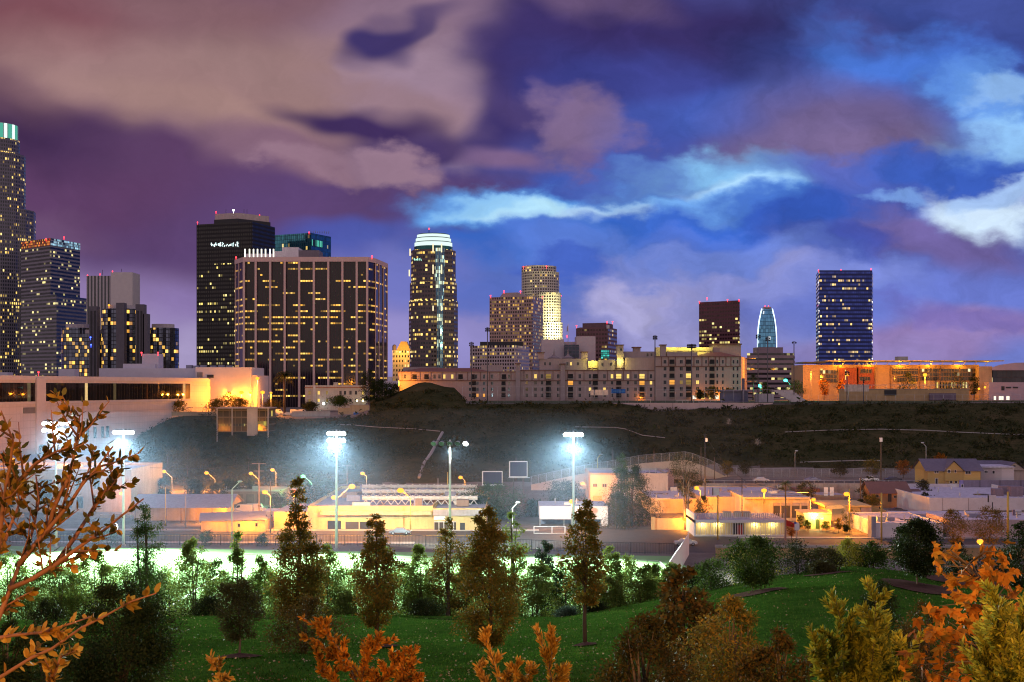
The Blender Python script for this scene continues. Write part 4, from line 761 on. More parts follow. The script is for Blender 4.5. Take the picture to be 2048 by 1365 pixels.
def plateau():
    def posts_fence(label, pts, h, n, m=M_pole, rails=(1.0,), r=.05, wires=0):
        a = pts[0]; t = thing('fence', label, 'fence', (a[0], a[1], a[2]))
        tot = [0]
        for p, q in zip(pts[:-1], pts[1:]): tot.append(tot[-1]+math.dist(p, q))
        def at_(s):
            for i in range(len(tot)-1):
                if s <= tot[i+1]+1e-6: u = (s-tot[i])/max(1e-6, tot[i+1]-tot[i]); return Vector(pts[i]).lerp(Vector(pts[i+1]), u)
            return Vector(pts[-1])
        for i in range(n+1):
            p = at_(tot[-1]*i/n); tube_part(t, 'post', [p, p+Vector((0, 0, h))], r, m, 5)
        for f in rails: tube_part(t, 'rail', [at_(tot[-1]*i/n)+Vector((0, 0, h*f)) for i in range(n+1)], r*.7, m, 4)
        if wires:
            b = MB(); V = []
            N = int(tot[-1]/.28)
            for i in range(N):
                p = at_(tot[-1]*i/N)
                for sg in (1, -1):
                    q = at_(min(tot[-1], max(0, tot[-1]*i/N+sg*h*.5))); a_, c_ = p+Vector((0, 0, .05)), q+Vector((0, 0, h*.97)); d = Vector((.012, 0, 0)); V.append([a_-d, a_+d, c_+d, c_-d])
            quads_mesh('chain_mesh', V, m, t)
        return t
    globals()['posts_fence'] = posts_fence
    W = lambda px, Y, z: (X(px, Y), Y, z)
    posts_fence('tall ball-stop fence in front of the middle and low apartment blocks', [W(925, 566, 25), W(1310, 566, 25)], 7.2, 22, rails=(1, .5, .08))
    posts_fence('fence of thin posts along the hilltop under the tallest apartment block', [W(1312, 566, 25), W(1545, 566, 25)], 6.0, 12, rails=(1, .1))
    posts_fence('fence along the hilltop in front of the orange lit school', [W(1560, 563, 25), W(2060, 563, 25.2)], 3.6, 26, rails=(1, .5))
    b = MB(); t = thing('retaining_wall', 'pink concrete retaining wall along the crest of the far hill', 'retaining wall', (X(1400, 562), 562, 20))
    b.box(X(1225, 562), X(1545, 562), 561.4, 562, 19, 25.25); b.build('wall_panel', mat('pink_wall', (.46, .36, .36), vary=.08), t)
    for px in (1290, 1345, 1400, 1455, 1510): pbox(t, 'joint', px-.3, px+.3, 806.5, 830, 561.32, .1, mat('joint_grey', (.2, .16, .17)))
    t = thing('bleachers', 'stepped pale bleachers beside the dugout on the hilltop field', 'bleachers', P(1575, 803, 590))
    for i in range(8): pbox(t, 'bench_row', 1548+6.5*i*.75, 1586+6.5*i*.6, 781+2.9*i, 784+2.9*i, 604-1.6*i, 1.2, mat('bench_pale', (.5, .45, .45)))
    pbox(t, 'base', 1514, 1548, 788, 806, 596, 6, mat('bleacher_base', (.36, .33, .38))); tube_part(t, 'handrail', [P(1548, 776, 603), P(1610, 800, 590)], .1, M_pole, 5)
    t = thing('dugout', 'long blue dugout shed on the hilltop field', 'shed', P(1470, 803, 600)); pbox(t, 'wall', 1443, 1496, 783, 805, 600, 5, mat('dugout_blue', (.14, .14, .22))); pbox(t, 'roof', 1441, 1498, 781, 783.2, 599, 7, mat('dugout_roof', (.2, .2, .28))); pbox(t, 'pillar', 1484.5, 1489.5, 757, 805, 598, 1.2, mat('pillar_purple', (.12, .11, .16)))
    t = thing('noticeboard', 'three pale sponsor panels on posts beside the blue banner', 'sign', P(1198, 804, 575))
    for px0, px1 in ((1181, 1188), (1190, 1207), (1208, 1216)): pbox(t, 'panel', px0, px1, 780, 791, 575, .2, mat('panel_cream', (.75, .62, .5), vary=.2, scale=3))
    for px in (1181, 1189, 1207.5, 1216): tube_part(t, 'post', [P(px, 780, 575.3), P(px, 806, 575.3)], .08, M_pole, 5)
    t = thing('banner', 'blue banner on the hilltop fence beside the pale panels', 'banner', P(1236, 790, 576)); pbox(t, 'cloth', 1222, 1251, 778.5, 787, 576, .1, mat('banner_blue', (.02, .12, .42), vary=.35, scale=4)); pbox(t, 'stripe', 1226, 1250, 782.2, 783.2, 575.9, .05, mat('banner_light', (.1, .3, .6)))
    for px in (1222.5, 1250.5): tube_part(t, 'post', [P(px, 778, 576.2), P(px, 806, 576.2)], .08, M_pole, 5)
    for px, lab in ((1365, 'leftmost player bench on the hilltop field'), (1398, 'middle player bench on the hilltop field'), (1432, 'player bench nearest the dugout on the hilltop field')):
        t = thing('bench', lab, 'bench', P(px, 806, 572), 'player benches on the hilltop field'); pbox(t, 'seat', px-13, px+13, 801.5, 802.3, 571, .5, M_pole)
        for d in (-11, 0, 11): pbox(t, 'leg', px+d-.4, px+d+.4, 802.3, 806.5, 571.2, .2, M_pole)
    t = thing('goal_frame', 'small white goal frame on the hilltop field', 'goal', P(1295, 806, 580)); tube_part(t, 'frame', [P(1290, 806, 580), P(1290, 799, 580), P(1301, 799, 580), P(1301, 806, 580)], .08, M_white, 5)
    # unlit floodlight masts
    for i, (px, py, by, Y, hd, lab) in enumerate([(943, 684, 790, 575, 5, 'dark floodlight mast with a compact head left of the pale gridded block'), (975, 655, 800, 575, 6, 'dark floodlight mast in front of the brown gridded tower'), (1310, 671, 803, 575, 6, 'dark floodlight mast above the seam of two apartment blocks'), (1383, 688, 803, 575, 12, 'dark floodlight mast with the widest head on the hilltop'),
            (1516, 669, 800, 590, 4, 'dark floodlight mast just left of the sail shaped tower'), (1535, 674, 802, 590, 4, 'dark floodlight mast in front of the sail shaped tower'), (1588, 683, 790, 600, 2, 'tall plain dark mast with a single small head, right of the mauve office'), (1694, 742, 805, 575, 4, 'dark floodlight mast in front of the school at its left lamp'), (1727, 758, 805, 573, 3, 'short dark mast at the right edge of the pale school banner'), (1858, 735, 803, 700, 5, 'dark floodlight mast behind the school lamp')]):
        t = thing('floodlight_mast', lab, 'floodlight mast', P(px, by, Y), 'unlit floodlight masts on the hilltop'); tube_part(t, 'pole', [P(px, by+6, Y), P(px, py, Y)], .22, mat('mast_grey', (.10, .10, .12)), 6)
        rows = 1 if hd <= 2 else 2; n = max(1, hd//rows)
        for r_ in range(rows):
            w = (8 if hd > 8 else 3.2)
            if n > 1: tube_part(t, 'crossbar', [P(px-w, py+1+r_*4, Y), P(px+w, py+1+r_*4, Y)], .1, M_dark, 4)
            for q in range(n):
                c = P(px+(0 if n == 1 else -w+2*w*q/(n-1)), py+2.2+r_*4, Y-.4); b = MB(); b.tube([c, c+Vector((0, -.5, -.25))], [.22, .42], 7); b.build('lamp_housing', M_dark, t)
plateau()

def school():
    Y = 720; t = thing('school_building', 'long low school lit orange under a floating canopy roof', 'school', (X(1790, Y), Y+10, 25))
    tan = mat('tan_panel', (.40, .27, .16), .7, 0, .08); brick = mat('red_brick', (.26, .07, .045)); gl = facade('school_glass', (.16, .11, .07), (.05, .045, .04), bay=1.5, flr=2.4, fx=.85, fy=.8, lit=.05, cols=((1, .8, .3), (1, .9, .5)), power=.8, seed=61)
    pbox(t, 'wall', 1606, 1958, 730, 806, Y, 30, tan, M_conc)
    for px0, px1 in ((1677, 1717), (1714, 1750)): pbox(t, 'brick_panel', px0, px1, 734 if px0 > 1700 else 736, 778, Y-.4, .4, brick)
    for px0, px1, a, d in ((1640, 1674, 741, 766), (1721, 1744, 738, 747), (1719, 1740, 754, 762), (1785, 1836, 738, 750), (1788, 1836, 752, 764), (1838, 1952, 738, 762)): pbox(t, 'glass_panel', px0, px1, a, d, Y-.6, .2, gl)
    for px in (1677, 1750, 1782, 1840, 1880, 1920): pbox(t, 'fin', px-.7, px+.7, 733, 780, Y-.9, .9, mat('fin_brown', (.25, .15, .09)))
    b = MB(); b.box(X(1650, Y), X(1999, Y), Y-7, Y+26, Zp(723.5, Y), Zp(721.5, Y)); b.build('canopy_roof', mat('canopy_grey', (.42, .36, .26)), t)
    pbox(t, 'roof_edge', 1606, 1652, 724, 727, Y-2, 20, M_dark)
    for i in range(15): px = 1662+22*i; tube_part(t, 'strut', [P(px, 731, Y-.5), P(px+6, 723.8, Y-6)], .16, M_conc, 5)
    for px in (1680, 1740, 1800, 1860, 1920, 1975): point('canopy_lamp', P(px, 727.5, Y-2.4), (1, .42, .02), 2400, t, .4)
    pbox(t, 'rooftop_room', 1796, 1816, 713.5, 722, Y+8, 6, M_conc); pbox(t, 'end_pillar', 1958, 1984, 733, 800, Y-6, 14, mat('end_pillar_tan', (.42, .30, .18))); pbox(t, 'door', 1641.5, 1645, 738, 767, Y-.3, .3, M_litw)
    pbox(t, 'lit_doorway', 1690.5, 1692, 740, 760, Y-.75, .2, M_litw); pbox(t, 'lit_colonnade', 1872, 1935, 765, 777, Y-1, .3, facade('colonnade', (.3, .22, .08), bay=1.6, flr=3.4, fx=.5, fy=.95, lit=.9, cols=((1, .75, .12), (1, .85, .4)), power=.8, clump=.2, seed=62))
    t = thing('retaining_wall', 'orange lit terrace wall with a dark panel below the school', 'retaining wall', (X(1800, 668), 668, 25)); ow = mat('orange_wall', (.42, .28, .14)); 
    pbox(t, 'wall_panel', 1678, 1938, 779, 803, 668, .6, ow); pbox(t, 'scoreboard', 1769, 1793, 780.5, 791, 667.6, .3, M_dark); pbox(t, 'shed', 1860, 1912, 787, 801, 666, 1.8, mat('shed_mauve', (.16, .12, .16))); pbox(t, 'railing', 1683, 1937, 770, 771, 668.2, .15, M_pole); pbox(t, 'coping', 1677, 1939, 778.2, 779.2, 667.8, 1, M_conc)
    for i in range(18): pbox(t, 'rail_post', 1684+14.8*i, 1684.5+14.8*i, 771, 778.4, 668.2, .15, M_pole)
    t = thing('banner', 'wide pale mural banner on two posts in front of the school', 'banner', P(1714, 806, 640)); pbox(t, 'cloth', 1689, 1738, 769.5, 783.5, 640, .15, mat('mural_pale', (.62, .5, .42), vary=.3, scale=2.5))
    for px in (1697, 1727): tube_part(t, 'post', [P(px, 768, 640.4), P(px, 808, 640.4)], .15, M_pole, 5)
    t = thing('hall', 'mauve hall with a curved roof and dark glass at the right edge of the hilltop', 'hall', (X(2020, 715), 715, 25)); mv = mat('mauve_wall', (.40, .32, .38), vary=.06)
    pbox(t, 'glass_wall', 1985, 2090, 741, 768, 716, 20, facade('hall_glass', (.06, .05, .06), (.03, .03, .04), bay=2.6, flr=3.6, fx=.92, fy=.9, lit=.06, cols=((1, .7, .2), (1, .8, .4)), power=.6, seed=64)); b = MB(); pts = [(1984, 735), (2000, 730), (2030, 726), (2095, 724.5)]
    for (a, c), (e, f) in zip(pts[:-1], pts[1:]):
        q = [P(a, c, 712), P(e, f, 712), P(e, 741, 712), P(a, 741, 712)]; b.face(q[::-1]); b.face([P(a, c, 712), P(a, c, 740), P(e, f, 740), P(e, f, 712)])
    b.build('curved_roof', mv, t); pbox(t, 'lower_wall', 1978, 2090, 765, 806, 706, 10, mv)
    for px0, px1 in ((2003, 2009), (2012, 2022), (2026, 2036)): pbox(t, 'window', px0, px1, 774 if px0 > 2010 else 773, 777 if px0 > 2010 else 781, 705.8, .2, M_dark)
    for px0, px1 in ((1998, 2007), (2013, 2019), (1988, 1992)): pbox(t, 'lit_door', px0, px1, 793, 802, 705.8, .2, glow('lit_white', (1, .9, .7), 1.4))
    for px, py, w in ((1958, 778, 9000), (1970, 775, 7000)):
        point('wall_floodlight', P(px, py, 660), (1, .40, .03), w, t, .4); b = MB(); b.ball(P(px, py, 660), .6, .6, .6); b.build('floodlight_bulb', M_sodium, t)
school()
# ---------------------------------------------------------------- valley: yards, shops, houses
M_cream = mat('cream_wall', (.47, .36, .25)); M_whitewall = mat('white_wall', (.62, .60, .63), .7, 0, .07); M_ochre = mat('ochre_stucco', (.46, .36, .22)); M_greyroof = mat('felt_roof', (.34, .34, .40), .85, 0, .25, 2.0); M_lavroof = mat('pale_felt_roof', (.48, .47, .55), .85, 0, .25, 2.0)
def hvac(t, px, py, Y, w, h, d=1.6, m=None):
    pbox(t, 'air_unit', px-w/2, px+w/2, py-h, py+2, Y, d, m or mat('vent_grey', (.25, .25, .32)))
def valley():
    # left: cream civic building
    Y = 333; t = thing('civic_building', 'cream two-storey building with tall windows behind the orange-leaved branches', 'building', (X(110, Y), Y, 0)); gbox(t, 'wall', -120, 262, 939, Y, 30, M_cream, M_greyroof, -1, .8)
    for px, py, w, h, st in ((-6, 970, 12, 24, 'dark'), (24, 970, 14, 24, 'dim'), (63, 969, 14, 24, 'dim'), (92, 982, 26, 46, 'dark'), (157, 968, 13, 24, 'dark'), (194, 967, 13, 24, 'dark'), (228, 966, 13, 24, 'dark'), (20, 1005, 16, 22, 'dark'), (135, 1005, 18, 24, 'dark'), (160, 1005, 14, 24, 'dark'), (194, 1004, 13, 24, 'dark')): win(t, px, py, w, h, Y, st)
    pbox(t, 'cornice', -120, 262.5, 937.5, 940, Y-.35, .35, M_whitewall); pbox(t, 'lobby_wall', 40, 128, 945, 1027, Y-.6, .5, M_cream)
    win(t, 92, 982, 26, 46, Y-.6, 'dark'); win(t, 63, 969, 14, 24, Y-.6, 'dim')
    for i, (px, w) in enumerate(((20, 44), (106, 36), (230, 60))): p = thing('planter', ['low cream planter wall left in front of the civic building', 'low cream planter wall under the tall window', 'low cream planter wall at the corner of the civic building'][i], 'planter', (X(px, 318), 318, 0)); gbox(p, 'wall', px-w/2, px+w/2, 1030, 318, 2.2, M_cream); gbox(p, 'soil', px-w/2+2, px+w/2-2, 1029.7, 318.3, 1.6, M_mulch)
    # gabled shed and low orange sheds
    Y = 306; t = thing('shed', 'long open shed with a grey corrugated roof and lit gable end', 'shed', (X(340, Y), Y, 0)); cg = mat('corrugated_roof', (.36, .36, .42), .5, .3, .15, 4)
    point('gable_lamp', P(462, 1018, Y+4), SODIUM, 5200, t, .3); point('gable_lamp', P(400, 1022, Y-2), SODIUM, 3600, t, .3); gbox(t, 'wall', 268, 452, 1013, Y+6, 9, M_ochre); gable(t, 'roof', 262, 456, 994, 1015, Y, 16, cg, .6, 'x', M_ochre); 
    for px in (270, 300, 332, 362, 392, 424): pbox(t, 'post', px-.8, px+.8, 1013, 1048, Y+.3, .25, M_wood)
    Y = 288; t = thing('shed', 'low orange stucco shed with a single window by the field fence', 'shed', (X(465, Y), Y, 0)); gbox(t, 'wall', 402, 530, 1042, Y, 10, M_ochre, cg); b = MB(); b.face([P(398, 1043, Y-.5), P(533, 1040, Y-.5), P(531, 1022, Y+11), P(400, 1026, Y+11)]); b.face([P(398, 1043, Y-.5)-Vector((0, 0, .2)), P(400, 1026, Y+11)-Vector((0, 0, .2)), P(531, 1022, Y+11)-Vector((0, 0, .2)), P(533, 1040, Y-.5)-Vector((0, 0, .2))]); b.build('roof', cg, t)
    point('wall_or_fill_lamp', P(492, 1043, Y-3), SODIUM, 4200, t, .3); point('wall_or_fill_lamp', P(425, 1043, Y-3), SODIUM, 1500, t, .3); win(t, 513, 1050, 6, 8, Y, 'dark'); win(t, 478, 1051, 6, 8, Y, 'dark'); pbox(t, 'downpipe', 455, 456, 1043, 1065, Y-.1, .1, M_pole)  # sodium lights added to brighten the shed front, no lamp fixture there
    Y = 352; t = thing('warehouse', 'long low brown warehouse behind the parked white trucks', 'warehouse', (X(480, Y), Y, 0)); gbox(t, 'wall', 440, 560, 983, Y, 14, mat('brown_metal', (.26, .19, .16)), cg); pbox(t, 'roof_edge', 439, 561, 981.5, 983.5, Y-.3, 14.6, M_conc)
    for px in (455, 478, 500, 522, 545): pbox(t, 'bay_door', px-8, px+8, 989, 1008, Y-.1, .1, mat('door_brown', (.18, .13, .11)))
    Y = 306; t = thing('trailer_office', 'white trailer office with two small windows right of the orange shed', 'trailer', (X(537, Y), Y, 0)); gbox(t, 'wall', 524, 558, 1022, Y, 6, M_whitewall); win(t, 531, 1033, 5, 7, Y, 'dark'); win(t, 542, 1033, 5, 7, Y, 'dark'); gbox(t, 'skirt', 524.5, 557.5, 1042, Y-.1, .1, M_dark)
    # big flat-roofed workshop
    Y = 292; t = thing('workshop', 'big yellow lit flat-roofed workshop crowded with rooftop ducts', 'workshop', (X(790, Y), Y, 0)); yw = mat('yellow_wall', (.50, .37, .16))
    gbox(t, 'wall', 615, 866, 1012, Y, 58, yw, M_greyroof, -.5, .7); gbox(t, 'wing', 548, 616, 1024, Y-.5, 20, yw, M_greyroof, -.5); gbox(t, 'shop_wing', 866, 972, 1017, Y-1.5, 40, yw, M_greyroof, -.5, .5)
    pbox(t, 'fascia', 866, 971, 1020, 1032, Y-2.0, .5, mat('fascia_grey', (.30, .27, .27))); pbox(t, 'sign_panel', 868, 890, 1033, 1040, Y-1.7, .2, M_whitewall); pbox(t, 'storefront', 868, 912, 1043, 1068, Y-1.6, .1, facade('storefront_glass', (.4, .4, .38), (.06, .05, .04), bay=1.1, flr=2.7, fx=.85, fy=.9, lit=.2, cols=((.6, .55, .3), (.9, .8, .5)), power=.5, seed=71)); pbox(t, 'door', 920, 930, 1046, 1068, Y-1.6, .1, M_dark)
    point('wall_or_fill_lamp', P(556, 1024, Y-4), SODIUM, 3500, t, .3); pbox(t, 'awning', 640, 862, 1023, 1031, Y-1.2, 1.2, mat('fascia_tan', (.42, .34, .2))); pbox(t, 'wide_window', 690, 760, 1044, 1062, Y-.1, .1, facade('workshop_glass', (.3, .26, .16), (.05, .05, .04), bay=3.2, flr=3, fx=.92, fy=.9, lit=.1, cols=((.5, .5, .1), (.4, .5, .1)), power=.5, seed=72)); pbox(t, 'wide_window', 655, 682, 1042, 1064, Y-.1, .1, M_glass)
    rg = random.Random(5)
    for i in range(26): px = rg.uniform(690, 945); Yq = rg.uniform(298, 345); zr = Zp(1012, 292)-.7; w = rg.uniform(.7, 2.2); b = MB(); x = X(px, Yq); b.box(x-w, x+w, Yq, Yq+rg.uniform(1, 2.4), zr-.1, zr+rg.uniform(.7, 1.7)); b.build('air_unit', mat(['vent_grey', 'unit_brown', 'unit_pale'][i % 3], [(.25, .25, .32), (.22, .16, .13), (.5, .48, .46)][i % 3]), t)
    for k_, Yq in enumerate((303, 322, 338)):
        zr = Zp(1012, 292)-.7; x0, x1 = X(725, Yq), X(955, Yq); b = MB(); b.tube([(x0, Yq, zr+1.5), (x1, Yq, zr+1.5)], .5, 8)
        n = 16
        for i in range(n): xa, xb = x0+(x1-x0)*i/n, x0+(x1-x0)*(i+1)/n; b.tube([(xa, Yq-.7, zr), (xb, Yq-.7, zr+2.2)], .09, 4); b.tube([(xa, Yq-.7, zr+2.2), (xb, Yq-.7, zr)], .09, 4)
        b.build('duct_rack', mat('duct_pale', (.58, .55, .52)), t)
    # white low building and beige house centre
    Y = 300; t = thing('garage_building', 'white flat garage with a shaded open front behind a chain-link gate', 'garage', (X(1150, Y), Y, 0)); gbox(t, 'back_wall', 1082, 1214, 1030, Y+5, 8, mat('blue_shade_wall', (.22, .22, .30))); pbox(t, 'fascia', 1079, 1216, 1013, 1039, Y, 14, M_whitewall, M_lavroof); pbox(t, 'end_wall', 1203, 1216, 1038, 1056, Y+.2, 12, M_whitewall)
    for px in (1080, 1128, 1165): pbox(t, 'post', px-.7, px+.7, 1039, 1056, Y+.4, .3, M_pole)
    Y = 360; t = thing('warehouse', 'beige two-storey box with two square windows beside the big drooping tree', 'warehouse', (X(1250, Y), Y, 0)); gbox(t, 'wall', 1181, 1336, 947, Y, 24, mat('beige_wall', (.44, .38, .35)), M_lavroof, 0, .6); win(t, 1190, 971, 10, 8, Y, 'dark'); win(t, 1209, 971.5, 10, 8, Y, 'dark'); pbox(t, 'parapet_band', 1180.5, 1232, 946.5, 951, Y-.2, .2, mat('brown_band', (.22, .17, .15))); pbox(t, 'doorway', 1186, 1204, 992, 1006, Y-.1, .1, mat('ochre_door', (.5, .3, .12)))
    t = thing('warehouse', 'pink blank-walled warehouse with a blue grey roof behind the thin eucalyptus', 'warehouse', (X(1320, 384), 384, 0)); gbox(t, 'wall', 1285, 1348, 944, 386, 20, mat('pink_wall', (.46, .36, .36), vary=.08), M_lavroof, 0, .5); hvac(t, 1315, 944, 395, 8, 3); hvac(t, 1300, 943.5, 398, 5, 3)
    Y = 330; t = thing('workshop', 'flat lavender-roofed workshop behind the orange wall', 'workshop', (X(1350, Y), Y, 0)); gbox(t, 'wall', 1300, 1396, 998, Y, 34, M_cream, M_lavroof, 0, .35)
    for px, Yq in ((1330, 345), (1352, 338), (1370, 352)): hvac(t, px, Zp(0, 1) and 998-(Yq-330)*.55, Yq, 5, 3)
    pbox(t, 'roof_lantern', 1318, 1340, 1001, 1016, Y-.4, .4, mat('lattice_tan', (.4, .3, .18)))
    Y = 322; t = thing('workshop', 'wide low workshop whose pale roof spreads behind the fluted pavilion', 'workshop', (X(1510, Y), Y, 0)); gbox(t, 'wall', 1400, 1600, 994, Y+4, 36, M_cream, M_lavroof, 0, .3)
    for px, Yq in ((1440, 340), (1460, 335), (1490, 350), (1530, 345), (1560, 352)): hvac(t, px, 775+27*2600/Yq-4+3, Yq, 7, 3)
    Y = 312; t = thing('garage_building', 'garage with a lit flat roof edge and dark roller doors beside the palm', 'garage', (X(1555, Y), Y, 0)); gbox(t, 'wall', 1490, 1618, 997, Y, 18, M_cream, M_greyroof, 0); pbox(t, 'roof_edge', 1488, 1620, 995, 999, Y-.8, 19.5, M_ochre, M_greyroof)
    for px0, px1 in ((1547, 1560), (1563, 1580), (1584, 1599), (1603, 1615)): pbox(t, 'roller_door', px0, px1, 1009, 1036, Y-.1, .1, mat('roller_dark', (.05, .045, .05))); pbox(t, 'shutter', px0, px1, 1006, 1012, Y-.16, .14, mat('roller_pale', (.3, .24, .24)))
    # orange wall, fluted pavilion
    Y = 292; t = thing('wall', 'bright orange lit garden wall left of the fluted pavilion', 'wall', (X(1350, Y), Y, 0)); gbox(t, 'wall_panel', 1306, 1392, 1037, Y, .5, mat('orange_wall2', (.45, .27, .12))); gbox(t, 'pier', 1303, 1311, 1035, Y-.3, 1, mat('orange_wall2', (.45, .27, .12))); point('wall_or_fill_lamp', P(1369, 1040, Y-2.2), SODIUM, 4200, t, .25); b = MB(); b.ball(P(1369, 1039, Y-.7), .4, .3, .3); b.build('lamp_bulb', M_sodium, t)
    Y = 279; t = thing('pavilion', 'white fluted pavilion with thin columns and a red door', 'pavilion', (X(1480, Y), Y, 0)); gbox(t, 'wall', 1392, 1570, 1046, Y+1.2, 14, mat('pavilion_cream', (.58, .50, .36)), M_greyroof); pbox(t, 'fascia', 1388, 1572, 1040.5, 1046, Y, 16, M_whitewall, M_greyroof); pbox(t, 'plinth', 1388, 1572, 1071, 1078, Y-.2, 2, M_whitewall); pbox(t, 'end_wall', 1388, 1391, 1028, 1078, Y, 15, M_whitewall)
    for i in range(37): px = 1391+i*5; pbox(t, 'column', px-.55, px+.55, 1046, 1071, Y+.1, .25, M_whitewall)
    for i in range(46): px = 1391+i*4; pbox(t, 'roof_slat', px-.45, px+.45, 1027, 1040.5, Y+3.5, .15, mat('slat_pink', (.5, .42, .42)))
    pbox(t, 'door_recess', 1466, 1488, 1047, 1072, Y+1.1, .2, M_dark); pbox(t, 'red_door', 1474, 1486, 1050, 1072, Y+.95, .1, M_red); 
    for px in (1455, 1476, 1494): pbox(t, 'roof_unit', px-7, px+7, 1024, 1038, Y+7, 2, mat('unit_tan', (.36, .28, .22)))
    for px in (1405, 1435, 1510, 1545): point('soffit_lamp', P(px, 1049, Y+.6), (1, .75, .22), 260, t, .15)
    # guard hut and yard
    Y = 293; t = thing('guard_hut', 'small yellow guard hut with a glowing white lamp over its green door', 'hut', (X(1635, Y), Y, 0)); gbox(t, 'wall', 1608, 1662, 1028, Y, 8, mat('hut_yellow', (.55, .5, .22))); pbox(t, 'roof_edge', 1606, 1664, 1026, 1028.5, Y-.3, 8.6, M_ochre); pbox(t, 'door', 1631.5, 1639.5, 1039, 1058, Y-.1, .1, mat('door_green', (.03, .06, .02))); win(t, 1626, 1037.5, 8, 5, Y, 'white'); win(t, 1644, 1037.5, 8, 5, Y, 'white')
    point('door_lamp', P(1630, 1030, Y-1.6), (1, .9, .3), 1500, t, .2); b = MB(); b.ball(P(1630, 1030.5, Y-.3), .5, .25, .4); b.build('lamp_bulb', glow('hut_bulb', (1, .95, .6), 14), t); pbox(t, 'planter', 1600, 1622, 1053, 1059, Y-2, .8, M_ochre); pbox(t, 'planter', 1645, 1668, 1056, 1061, Y-2.4, .8, M_ochre)
    Y = 312; t = thing('shop', 'orange lit yard shop with a yellow roof edge behind the clipped trees', 'shop', (X(1705, Y), Y, 0)); gbox(t, 'wall', 1664, 1742, 1014, Y, 14, M_ochre, M_greyroof); pbox(t, 'roof_edge', 1650, 1743, 1011.5, 1015, Y-1, 15, mat('yellow_wall', (.55, .46, .26))); win(t, 1712, 1027, 5, 10, Y, 'dark'); pbox(t, 'side_wall', 1722, 1743, 1012, 1046, Y-.5, .5, mat('side_purple', (.3, .26, .34)))
    t = thing('market_tent', 'yellow canvas tent roof beside the guard hut', 'tent', P(1668, 1026, 303)); b = MB(); a = [P(1650, 1020, 303), P(1690, 1017, 303), P(1692, 1014, 307), P(1652, 1015, 307)]; top = [P(1660, 1011, 305), P(1682, 1010, 305)]
    b.face([a[0], a[1], top[1], top[0]]); b.face([a[1], a[2], top[1]]); b.face([a[2], a[3], top[0], top[1]]); b.face([a[3], a[0], top[0]]); b.build('canopy', mat('canvas_yellow', (.6, .5, .2)), t)
    for p in a: tube_part(t, 'pole', [p, Vector((p.x, p.y, 0))], .06, M_pole, 4)
    # houses on the right
    Y = 345; t = thing('house', 'orange house with a brown gabled roof and dark carport', 'house', (X(1795, Y), Y, 0)); gbox(t, 'wall', 1746, 1812, 986, Y, 10, mat('orange_house', (.48, .22, .09))); gable(t, 'roof', 1744, 1818, 966, 986.5, Y, 10, mat('brown_shingle', (.13, .07, .065)), .8, 'x', mat('orange_house', (.48, .22, .09))); win(t, 1754, 992, 8, 6, Y, 'dark'); pbox(t, 'door', 1776, 1783, 988, 1004, Y-.1, .1, M_dark); win(t, 1792, 994, 10, 6, Y, 'dark')
    gbox(t, 'carport_wall', 1812, 1842, 992, Y+1, 8, mat('orange_house', (.48, .22, .09))); gable(t, 'carport_roof', 1808, 1846, 981, 992, Y, 10, mat('brown_shingle', (.13, .07, .065)), .5, 'x'); pbox(t, 'garage_door', 1815, 1834, 994, 1010, Y+.8, .2, mat('roller_dark', (.05, .045, .05)))
    Y = 369; t = thing('house', 'tall yellow clapboard house with a slate roof and central gable', 'house', (X(1907, Y), Y, 0)); yh = wall_mat('yellow_clapboard', (.60, .42, .13), 50, .22, .12, .7); sl = mat('slate_roof', (.12, .11, .16), .8, 0, .15, 3)
    gbox(t, 'wall', 1856, 1961, 941, Y, 12, yh, None, -.5); gable(t, 'roof', 1854, 1963, 920, 942, Y, 12, sl, .6, 'x', yh); b = MB(); xa, xb, xm = X(1889, Y), X(1926, Y), X(1907, Y); z0, z1 = Zp(941, Y), Zp(923.5, Y); b.face([(xa, Y-.3, z0), (xb, Y-.3, z0), (xm, Y-.3, z1)]); b.face([(xa, Y-.3, z0-3), (xb, Y-.3, z0-3), (xb, Y-.3, z0), (xa, Y-.3, z0)]); b.build('gable_front', yh, t)
    b = MB(); b.face([(xa-.5, Y-.7, z0-.4), (xm, Y-.7, z1+.3), (xm, Y+6, z1+.3), (xa-.5, Y+6, z0-.4)]); b.face([(xm, Y-.7, z1+.3), (xb+.5, Y-.7, z0-.4), (xb+.5, Y+6, z0-.4), (xm, Y+6, z1+.3)]); b.build('gable_roof', sl, t)
    for px, py, w, h, off in ((1873, 944, 10, 6, 0), (1873, 964, 6, 15, 0), (1898, 943, 6, 7, .32), (1911, 943, 4, 6, .32), (1936, 945.5, 12, 7, 0), (1902, 964, 6, 7, 0), (1912, 964, 6, 7, 0)): win(t, px, py, w, h, Y-off, 'dark', frame=M_white)
    pbox(t, 'downpipe', 1891.5, 1892.8, 936, 980, Y-.15, .12, M_cream); b = MB(); q = P(1907, 923, Y-.6); b.tube([q, q+Vector((0, 0, 1.0))], [.22, .03], 6); b.build('finial', sl, t)
    Y = 374; t = thing('house', 'white clapboard annex with two small windows beside the yellow house', 'house', (X(1995, Y), Y, 0)); gbox(t, 'wall', 1961.5, 2028, 936, Y, 10, wall_mat('white_clapboard', (.55, .50, .54), 50, .25, .12, .75), M_lavroof, 0); win(t, 1972, 944, 8, 6, Y, 'dark', frame=M_white); win(t, 1987, 945, 6, 7, Y, 'dark', frame=M_white); pbox(t, 'roof_edge', 1960, 2029, 933.5, 936.5, Y-.4, 11, M_lavroof)
